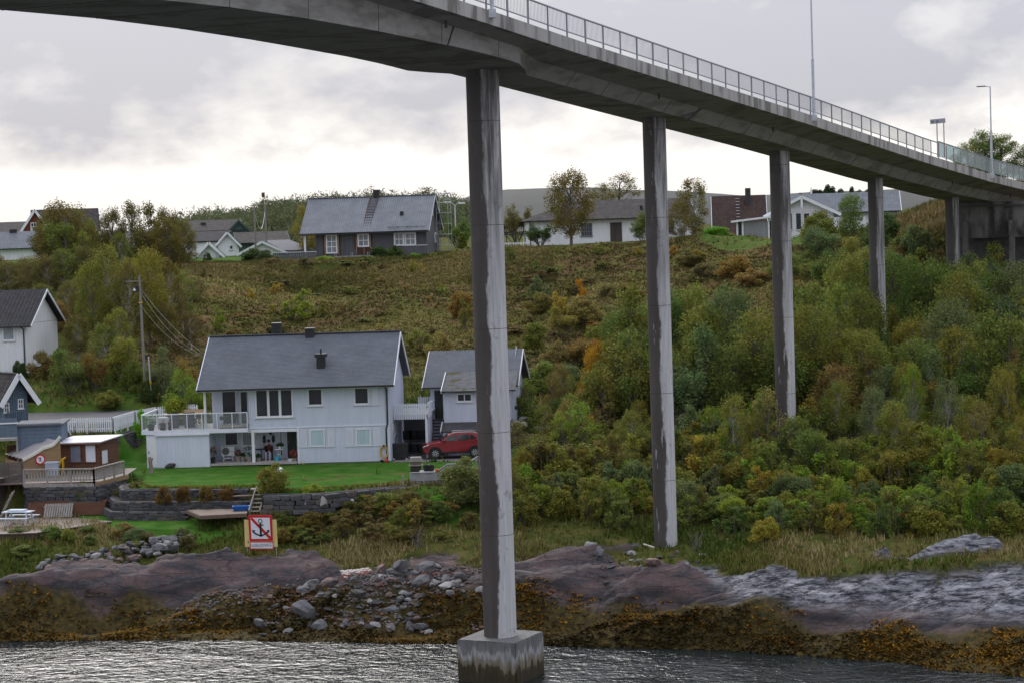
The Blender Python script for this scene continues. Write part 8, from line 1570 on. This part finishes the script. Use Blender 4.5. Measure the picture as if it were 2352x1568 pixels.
for x, yb, lab in ((1890, 1010, 'bare grey branching shrub beside the third pillar'), (1815, 1030, 'bare twiggy shrub in front of the third pillar foot'), (1600, 1268, 'bare grey twig clump right of the second pillar foot'), (960, 1260, 'bare grey bush on the shore slope left of the tallest pillar')): sp(x, yb, 130 if yb < 1100 else 60, 'bare', 'tan', lab, 'bush', 'bush', None, 90 if yb < 1100 else 70)
scatter(34, (1560, 2420), (985, 1110), ['birch', 'sparse', 'birch'], ['lime', 'yolive', 'olive', 'bluegreen', 'tan', 'olive'], (3.4, 5.8), (1.7, 2.8), 'upright birch standing among the shrub belt', 'birch_tree', 'tree', 'upright birches in the shrub belt')
scatter(14, (1200, 1490), (960, 1080), ['birch', 'sparse'], ['lime', 'yolive', 'olive', 'tan'], (2.8, 4.4), (1.6, 2.6), 'upright birch between the tallest and second pillar', 'birch_tree', 'tree', 'upright birches by second pillar')
scatter(84, (1560, 2420), (1030, 1135), ['shoot', 'shoot', 'shoot', 'willow'], G3, (2.0, 4.0), (2.2, 3.6), 'shrub in the belt before the wood', 'shrub', 'shrub', 'shrub belt before the wood')
scatter(100, (1550, 2420), (1125, 1232), ['shoot', 'shoot', 'shoot', 'bush'], G3, (1.0, 2.5), (1.6, 2.7), 'shrub on the bank above the shore rocks', 'shrub', 'shrub', 'low shrubs above the rocks')
scatter(44, (1190, 1500), (990, 1120), ['shoot', 'willow'], ['olive', 'brown', 'bronze', 'yolive', 'green', 'olive'], (1.8, 3.3), (2.2, 3.4), 'shrub between the tallest pillar and the second pillar', 'shrub', 'shrub', 'shrubs between first two pillars')
scatter(36, (1190, 1500), (1115, 1215), ['shoot', 'shoot', 'bush'], G3, (1.3, 2.4), (1.6, 2.6), 'shrub near the second pillar foot', 'shrub', 'shrub', 'shrubs at second pillar foot')
scatter(44, (640, 1090), (1160, 1250), ['bush', 'shoot'], ['olive', 'brown', 'bronze', 'olive', 'green', 'rust'], (.5, 1.15), (1.1, 2.0), 'shrub on the shore slope below the drystone wall', 'shrub', 'shrub', 'shrubs below the drystone wall')
scatter(18, (610, 940), (1158, 1192), ['bush', 'shoot'], ['olive', 'yolive', 'green', 'bronze', 'lime'], (.45, .95), (.9, 1.6), 'shrub growing against the drystone wall', 'shrub', 'shrub', 'shrubs against the drystone wall')
scatter(60, (450, 1480), (602, 780), ['shoot'], ['rust', 'brown', 'olive', 'bronze', 'tan', 'brown'], (.35, .9), (1.2, 2.6), 'low heather clump on the open hillside', 'heather_clump', 'heather', 'heather clumps on the hillside')
scatter(14, (0, 440), (1225, 1275), ['bush'], ['olive', 'green', 'bluegreen', 'brown'], (.4, .9), (1.0, 1.8), 'shrub on the bank below the patio', 'shrub', 'shrub', 'shrubs below the patio')
sp(955, 1215, 70, 'sapling', 'yellow', 'upright yellow bush below the silvered fence', 'bush', 'bush', None, 44); sp(1760, 1250, 60, 'bush', 'yellow', 'golden shrub right of the second pillar foot', 'bush', 'bush', None, 80); sp(1170, 1180, 150, 'willow', 'olive', 'olive willow half hidden behind the tallest pillar', wpx=110)
# big trees behind the bridge end
for x, h, w, col, lab in ((2300, 118, 110, 'green', 'dark round-crowned tree beyond the bridge end under the lamp'), (2225, 100, 90, 'olive', 'yellowing tree beyond the road sign'), (2262, 128, 90, 'green', 'tall dark tree between lamp post and road sign'), (2360, 95, 90, 'green', 'dark tree at the far end of the glass screen')): sp(x, 425, h, 'tall', col, lab, wpx=w, Y=232)
sp(2150, 425, 60, 'sparse', 'bronze', 'thin bare-topped tree behind the road sign posts', wpx=40, Y=232)
# ------------------------------------------------------------------ far wood as one mass
def far_wood():
    rg = np.random.RandomState(5); Vs = []; rn = []
    for i in range(620):
        q = rg.uniform(400, 1110); pos = rg.uniform(-1, .25)**1; crest = np.interp(q, [p[0] for p in wood_prof], [p[1] for p in wood_prof]); Y = 470+pos*120; c = at(q, crest, 470); X = c.x*(Y/470); zb = (c.z-7-12)*(1-pos*pos)**.8+12; Hh = rg.uniform(3., 7.8); Wd = rg.uniform(4, 7); n = 260
        g = rg.normal(size=(n, 3)); g /= np.linalg.norm(g, axis=1)[:, None]; k = rg.uniform(.5, 1, (n, 1)); pt = g*k*np.array([Wd/2, Wd/2, Hh*.42])+np.array([X, Y, zb+Hh*.55])+rg.normal(size=(n, 3))*.3
        a = rg.normal(size=(n, 3))*.27; b = np.cross(a, rg.normal(size=(n, 3))); b = b/np.maximum(np.linalg.norm(b, axis=1)[:, None], .05)*.2; Vs.append(np.stack([pt-a, pt+b, pt+a], 1).reshape(-1, 3)); rn.append(np.repeat(np.clip(rg.uniform(0, 1)+rg.normal(size=n)*.12, 0, 1), 3))
    V = np.concatenate(Vs); o = obj('far_wood', np_mesh('far_wood', V, np.arange(len(V)).reshape(-1, 3), LEAF, {'rnd': np.concatenate(rn)})); o.color = (.11, .13, .06, 1); tag(o, 'dense far wood covering the hill behind the houses', 'wood', None, 'stuff')
far_wood()
def spruces():
    rg = np.random.RandomState(9); k = 0
    for q in np.concatenate([np.linspace(1838, 1990, 15), [1800]]):
        p = at(q, 462, 520); h = rg.uniform(1.2, 3.0)*(1 if q > 1830 else .5); plant('spruce_tree', p.x, 520+rg.uniform(-15, 15), p.z-1, 'cone', h+1.6, (.02, .032, .016), 'small dark spruce on the far skyline behind the white house', 'tree', 'skyline spruces', rg.uniform(2., 3.4), trunk=False)
spruces()
m_ = MB(); a = at(1600, 470, 520)
# ------------------------------------------------------------------ ground cover as stuff
def tuft_mesh(name, n_try, box, mask, nb, hr, wd, cols, lean=.5, seed=0, up=1., dens=None):
    """tufts of pointed blades on the terrain where mask holds"""
    rg = np.random.RandomState(seed); u = rg.uniform(box[0], box[1], n_try); Y = np.sqrt(rg.uniform(box[2]**2, box[3]**2, n_try)); X = u*Y; z, mk = fields(X, Y); keep = rg.uniform(0, 1, n_try) < mask(X, Y, z, mk); X, Y, z = X[keep], Y[keep], z[keep]; n = len(X)
    c = np.repeat(np.stack([X, Y, z], 1), nb, 0); m = n*nb; an = rg.uniform(0, 2*np.pi, m); sz = np.repeat(rg.uniform(.6, 1.4, n), nb); h = rg.uniform(hr[0], hr[1], m)*sz; off = rg.normal(size=(m, 2))*wd*1.3*sz[:, None]
    b = c.copy(); b[:, :2] += off; b[:, 2] -= .04; d = np.stack([np.cos(an), np.sin(an), np.zeros(m)], 1); tip = b+d*(h*lean*rg.uniform(.2, 1, m))[:, None]+np.array([0, 0, 1.])*(h*up)[:, None]; s_ = np.stack([-np.sin(an), np.cos(an), np.zeros(m)], 1)*(wd*rg.uniform(.5, 1.2, m))[:, None]
    V = np.stack([b-s_, b+s_, tip], 1).reshape(-1, 3); pn = np.clip(fbm(X*.11, Y*.16, 31., 4)*.75+.5, 0, 1); rnd = np.clip(np.repeat(pn*.8+rg.uniform(-.08, .3, n), nb)+rg.uniform(-.12, .12, m), 0, 1)
    mt = bpy.data.materials.new(name); mt.use_nodes = True; t = mt.node_tree; bs_ = t.nodes['Principled BSDF']; a = t.nodes.new('ShaderNodeAttribute'); a.attribute_name = 'rnd'; r_ = t.nodes.new('ShaderNodeValToRGB'); el_ = r_.color_ramp.elements; el_[0].color = (*cols[0], 1); el_[1].color = (*cols[-1], 1)
    for i, cc in enumerate(cols[1:-1]): x = el_.new((i+1)/(len(cols)-1)); x.color = (*cc, 1)
    t.links.new(a.outputs['Fac'], r_.inputs[0]); t.links.new(r_.outputs[0], bs_.inputs['Base Color']); bs_.inputs['Roughness'].default_value = .8; bs_.inputs['Specular IOR Level'].default_value = .04
    return obj(name, np_mesh(name, V, np.arange(len(V)).reshape(-1, 3), mt, {'rnd': np.repeat(rnd, 3)})), n
o, n = tuft_mesh('heather', 95000, (-.20, .245, 163, 216), lambda X, Y, z, m: np.clip(m['heath']*.9+.25*(Y > 205), 0, 1)*(1-m['lawn']), 8, (.08, .22), .048, [(.075, .08, .022), (.14, .14, .038), (.14, .09, .05), (.13, .15, .04), (.22, .20, .055), (.32, .27, .11)], 1.5, 41); tag(o, 'brown and green heather covering the hillside', 'heather', None, 'stuff')
o, n = tuft_mesh('rough_grass', 68000, (-.25, .25, 106, 131), lambda X, Y, z, m: (1-np.clip(m['rock']*1.2, 0, 1))*(1-m['lawn'])*(1-m['gravel'])*(z > 2.0)*(m['heath'] < .3)*np.clip(.55+fbm(X*.25, Y*.25, 44.)*.9, .12, 1)*(~inpoly(X, Y, road_poly)), 6, (.14, .4), .04, [(.055, .085, .018), (.085, .125, .024), (.13, .14, .032), (.22, .18, .07), (.32, .26, .13)], .8, 42); tag(o, 'rough shore grass and herbs on the bank', 'grass', None, 'stuff')
o, n = tuft_mesh('bank_herbs', 26000, (-.25, .25, 131, 166), lambda X, Y, z, m: (1-m['lawn'])*(m['heath'] < .3)*(1-m['gravel'])*(~inpoly(X, Y, road_poly)), 6, (.18, .5), .05, [(.055, .085, .018), (.085, .125, .024), (.13, .14, .032), (.22, .18, .07)], .8, 48); tag(o, 'rough grass and herbs on the banks behind the gardens', 'grass', None, 'stuff')
o, n = tuft_mesh('bank_grass', 9000, (.15, .25, 176, 212), lambda X, Y, z, m: (X/Y > .17)*.9, 8, (.25, .6), .07, [(.07, .09, .02), (.13, .12, .035), (.22, .17, .07), (.26, .20, .1)], .6, 45); tag(o, 'pale dry grass on the bank beside the abutment', 'grass', None, 'stuff')
o, n = tuft_mesh('hill_grass', 30000, (-.25, .02, 200, 222), lambda X, Y, z, m: .8, 6, (.12, .32), .035, [(.06, .075, .018), (.10, .10, .025), (.16, .13, .05), (.22, .17, .08)], .6, 46); tag(o, 'dry grass along the hilltop edge', 'grass', None, 'stuff')
o, n = tuft_mesh('seaweed', 130000, (-.25, .25, 94, 118), lambda X, Y, z, m: m['rock']*np.clip((1.4+fbm(X*.4, Y*.4, 13.)*.4-m['zb'])/.4, 0, 1)*(z > -.65)*np.clip(.75+fbm(X*.5, Y*.6, 15.)*1.2, .15, 1), 5, (.08, .26), .07, [(.022, .018, .01), (.045, .032, .012), (.075, .05, .015), (.12, .07, .015), (.18, .095, .013)], 1.6, 43, .45); tag(o, 'brown and yellow seaweed covering the tidal rocks', 'seaweed', None, 'stuff')
o, n = tuft_mesh('yellow_seaweed', 60000, (-.25, .25, 95, 116), lambda X, Y, z, m: m['rock']*(m['zb'] > .35)*(m['zb'] < 1.55)*np.clip(fbm(X*.35, Y*.5, 17.)*2.2+.7*(X/Y > .0)-.35, 0, 1), 6, (.08, .2), .06, [(.13, .06, .008), (.24, .115, .01), (.32, .17, .018)], 1.5, 47, .55); tag(o, 'golden wrack seaweed along the upper tide line', 'seaweed', None, 'stuff')

o, n = tuft_mesh('moss_edge', 26000, (-.18, .0, 122, 132), lambda X, Y, z, m: 1.*(np.abs(Y-np.interp(X/Y, [(q-1176)/FPX for q in (300, 345, 480, 592, 603, 760, 900, 950)], [131, 129.1, 128.1, 127.8, 125.4, 125.7, 127.2, 128.2]))+fbm(X*1.5, Y*1.5, 8.)*.25 < .4), 6, (.05, .16), .035, [(.05, .12, .012), (.09, .16, .02), (.17, .19, .03), (.2, .17, .05)], 1.0, 49); tag(o, 'mossy grass fringe along the lawn edge', 'moss', None, 'stuff')
# ------------------------------------------------------------------ shore stones
rk_ = random.Random(77)
RM = [pm('rock_grey', (.085, .085, .092), (.16, .16, .168), 2.5, .8, .5, 9), pm('rock_dark', (.04, .04, .042), (.075, .073, .07), 2.5, .8, .5, 9), pm('rock_pink', (.15, .10, .09), (.21, .145, .13), 2.5, .8, .5, 9), pm('rock_pale', (.22, .22, .225), (.32, .315, .31), 2.5, .8, .5, 9), pm('rock_rust', (.14, .045, .03), (.22, .08, .05), 2.5, .8, .5, 9)]
STM = {(i, j): stone_mesh(300+i*10+j, 1, 1, 1, RM[i], .07, 2) for i in range(5) for j in range(4)}
def put(x, y, sz, mi, name, label, cat, group, sq=None, lift=.25):
    z = ground_z(x, y); o = obj(name, STM[(mi, rk_.randrange(4))], None, None, (x, y, z+sz*lift*.6)); s_ = sq or (rk_.uniform(.8, 1.4), rk_.uniform(.7, 1.1), rk_.uniform(.45, .8)); o.scale = (sz*s_[0], sz*s_[1], sz*s_[2]); o.rotation_euler = (rk_.uniform(-.35, .35), rk_.uniform(-.35, .35), rk_.uniform(0, 6.28)); tag(o, label, cat, group); return o
# rubble bank between the whaleback and the tall pillar
n = 0
while n < 250:
    qx = rk_.triangular(560, 1130, 940); t_ = rk_.random(); qy = 1312+t_*125*(1-.35*(qx > 1000))+max(0, 800-qx)*.12; p = ground_hit(qx, qy, 104)
    if p.y > 118: continue
    sz = rk_.choice([.18, .22, .27, .32, .38, .48, .6, .85])*rk_.uniform(.8, 1.2); mi = rk_.choice([0, 0, 0, 1, 1, 2, 3]); cw = ['grey', 'dark', 'pinkish', 'pale'][mi]; sw = 'small ' if sz < .3 else 'large ' if sz > .55 else ''; put(p.x, p.y, sz, mi, 'boulder', f'loose {sw}{cw} boulder in the rubble bank left of the tallest pillar', 'rock', f'{sw}{cw} rubble boulders'); n += 1
# old sea wall on the left
n = 0
sw_ = thing('sea_wall', ground_hit(250, 1290, 104), 'tumbled drystone sea wall of mixed boulders below the lower lawn', 'wall')
while n < 190:
    qx = rk_.uniform(80, 440); base = np.interp(qx, [80, 190, 300, 440], [1312, 1296, 1272, 1236]); qy = base+rk_.uniform(-8, 22)*(1.1 if qx < 330 else .6); p = ground_hit(qx, qy+12, 104); lift = (base+22-qy)/30*.9
    sz = rk_.choice([.25, .3, .35, .4, .5, .62])*rk_.uniform(.8, 1.2); o = obj('stone', STM[(rk_.choice([0, 0, 1, 1, 2, 3]), rk_.randrange(4))], None, sw_, Vector((p.x, p.y, p.z+lift*.55+.1))-sw_.location); o.scale = (sz*rk_.uniform(.9, 1.4), sz, sz*rk_.uniform(.6, .9)); o.rotation_euler = (rk_.uniform(-.3, .3), rk_.uniform(-.3, .3), rk_.uniform(0, 6)); n += 1
# stones round the second pillar and on the right shore
for k in range(34):
    qx = rk_.uniform(1350, 1640); qy = 1280+rk_.uniform(-12, 40)+abs(qx-1500)*.1; p = ground_hit(qx, qy, 104); put(p.x, p.y, rk_.uniform(.25, .7), rk_.choice([0, 2, 2, 1, 3]), 'boulder', 'pink-grey boulder on the rocks round the second pillar foot', 'rock', 'boulders at the second pillar')
for qx, qy, sz, mi, lab in ((95, 1308, .75, 3, 'pale angular boulder at the left end of the sea wall'), (400, 1462, .8, 0, 'rounded grey boulder at the waterline on the left shore'), (1745, 1520, 1.1, 2, 'rounded tan boulder standing in the shallows right of the footing'), (2130, 1552, 1.5, 2, 'large tan boulder in the water at the lower right corner'), (750, 1468, .5, 3, 'pale stone awash at the waterline below the rubble'), (1505, 1325, .9, 2, 'rust-pink boulder below the second pillar'), (1378, 1300, .9, 0, 'dark grey boulder left of the second pillar foot'), (1450, 1278, .6, 3, 'pale boulder beside the slate block at the second pillar'), (700, 1415, 1.2, 0, 'big slanted grey slab in the seaweed below the rubble'), (735, 1435, .9, 0, 'grey upright boulder in the seaweed below the rubble'), (920, 1345, 1.3, 0, 'broad flat grey slab on the rubble bank')):
    p = ground_hit(qx, qy, 92) if qy < 1440 else atz(qx, qy, .1); put(p.x, p.y, sz, mi, 'boulder', lab, 'rock', None, None, .4)
# shingle too small to count
def shingle():
    rg = np.random.RandomState(3); base = stone_mesh(999, 1, 1, 1, RM[0], .2, 1); nv = len(base.vertices); co = np.zeros(nv*3); base.vertices.foreach_get('co', co); co = co.reshape(-1, 3); fc = np.array([p.vertices[:] for p in base.polygons]); Vs = []; Fs = []; k = 0
    n = 11000; qx = rg.triangular(230, 940, 1180, n); u = (qx-1176)/FPX; Y = rg.uniform(106.5, 115.5, n); X = u*Y; z, mk = fields(X, Y)
    ok = (mk['rock'] > .5) & (z > .1) & (z < 2.3) & (rg.uniform(0, 1, n) < np.clip(.6+fbm(X*.4, Y*.4, 5.), .1, 1))
    for i in np.where(ok)[0]:
        s_ = rg.uniform(.07, .24); a = rg.uniform(0, 6.28); c, s2 = math.cos(a), math.sin(a); M = np.array([[c, -s2, 0], [s2, c, 0], [0, 0, 1]])*np.array([1.2, .9, .6])*s_
        Vs.append(co @ M.T+np.array([X[i], Y[i], z[i]+s_*.15])); Fs.append(fc+k*nv); k += 1
    o = obj('shingle', np_mesh('shingle', np.concatenate(Vs), np.concatenate(Fs), pm('shingle_stone', (.07, .07, .073), (.19, .18, .175), 1.2, .8, .3, 9, (1, 1, 1), 6, .3, 0, .35, .65, (.18, .09, .07), .9))); tag(o, 'grey shingle between the boulders of the rubble bank', 'shingle', None, 'stuff')
shingle()
# broken brick rubble with white mortar
bk = pm('brick_red', (.22, .06, .045), (.30, .09, .07), 5, .85, .3, 20); bw_ = pm('mortar_white', (.5, .45, .43), (.6, .55, .52), 5, .9)
p0 = ground_hit(822, 1338, 104); br = thing('brick_fragment', p0+Vector((0, 0, .35)), 'broken piece of red and white brickwork on the rubble bank', 'rubble', None, .5); bme = MB().box(-.11, .11, -.05, .05, -.03, .03).mesh('brick'); bme.materials.append(bk); bme2 = MB().box(-.11, .11, -.05, .05, -.03, .03).mesh('brick'); bme2.materials.append(bw_)
for r_ in range(7):
    for c in range(7): o = obj('brick', bme if (r_+c) % 3 and r_ < 4 else bme2, None, br, (c*.235+(r_ % 2)*.11-.8+rk_.uniform(-.03, .03), r_*.11*.7-.3, r_*.065*.6+rk_.uniform(-.03, .03))); o.rotation_euler = (rk_.uniform(.2, .6), rk_.uniform(-.2, .2), rk_.uniform(-.15, .15))
# loose rocks under the abutment
for k in range(40):
    p = bp(83.2+rk_.uniform(-4.5, .2), rk_.uniform(-3.5, 4.5), 0); put(p.x, p.y, rk_.uniform(.3, .8), rk_.choice([0, 0, 1, 3]), 'boulder', 'loose grey rock heaped under the abutment wall', 'rock', 'rocks under the abutment')
# stones at the annex corner
for k in range(26):
    q = C5(rk_.uniform(1025, 1150), rk_.uniform(780, 1030)); p = at(*q, 143.4+rk_.uniform(-.3, .6)); o = obj('boulder', STM[(rk_.choice([0, 3, 3]), rk_.randrange(4))], None, None, p); o.scale = (rk_.uniform(.4, .8), .5, rk_.uniform(.35, .6)); o.rotation_euler = (rk_.uniform(-.3, .3), rk_.uniform(-.3, .3), rk_.uniform(0, 6)); tag(o, 'pale stone piled against the annex foundation corner', 'rock', 'stones at the annex corner')
# ------------------------------------------------------------------ thin maritime haze round the whole place
hz = MB().box(-3900, 3900, -400, 5300, -12, 75).build('haze', None)
hm_ = bpy.data.materials.new('haze_air'); hm_.use_nodes = True; t = hm_.node_tree; t.nodes.clear(); o_ = t.nodes.new('ShaderNodeOutputMaterial'); pv = t.nodes.new('ShaderNodeVolumePrincipled'); pv.inputs['Color'].default_value = (.78, .84, .94, 1); pv.inputs['Density'].default_value = 0.00001; t.links.new(pv.outputs[0], o_.inputs['Volume']); hz.data.materials.append(hm_); tag(hz, kind='stuff')
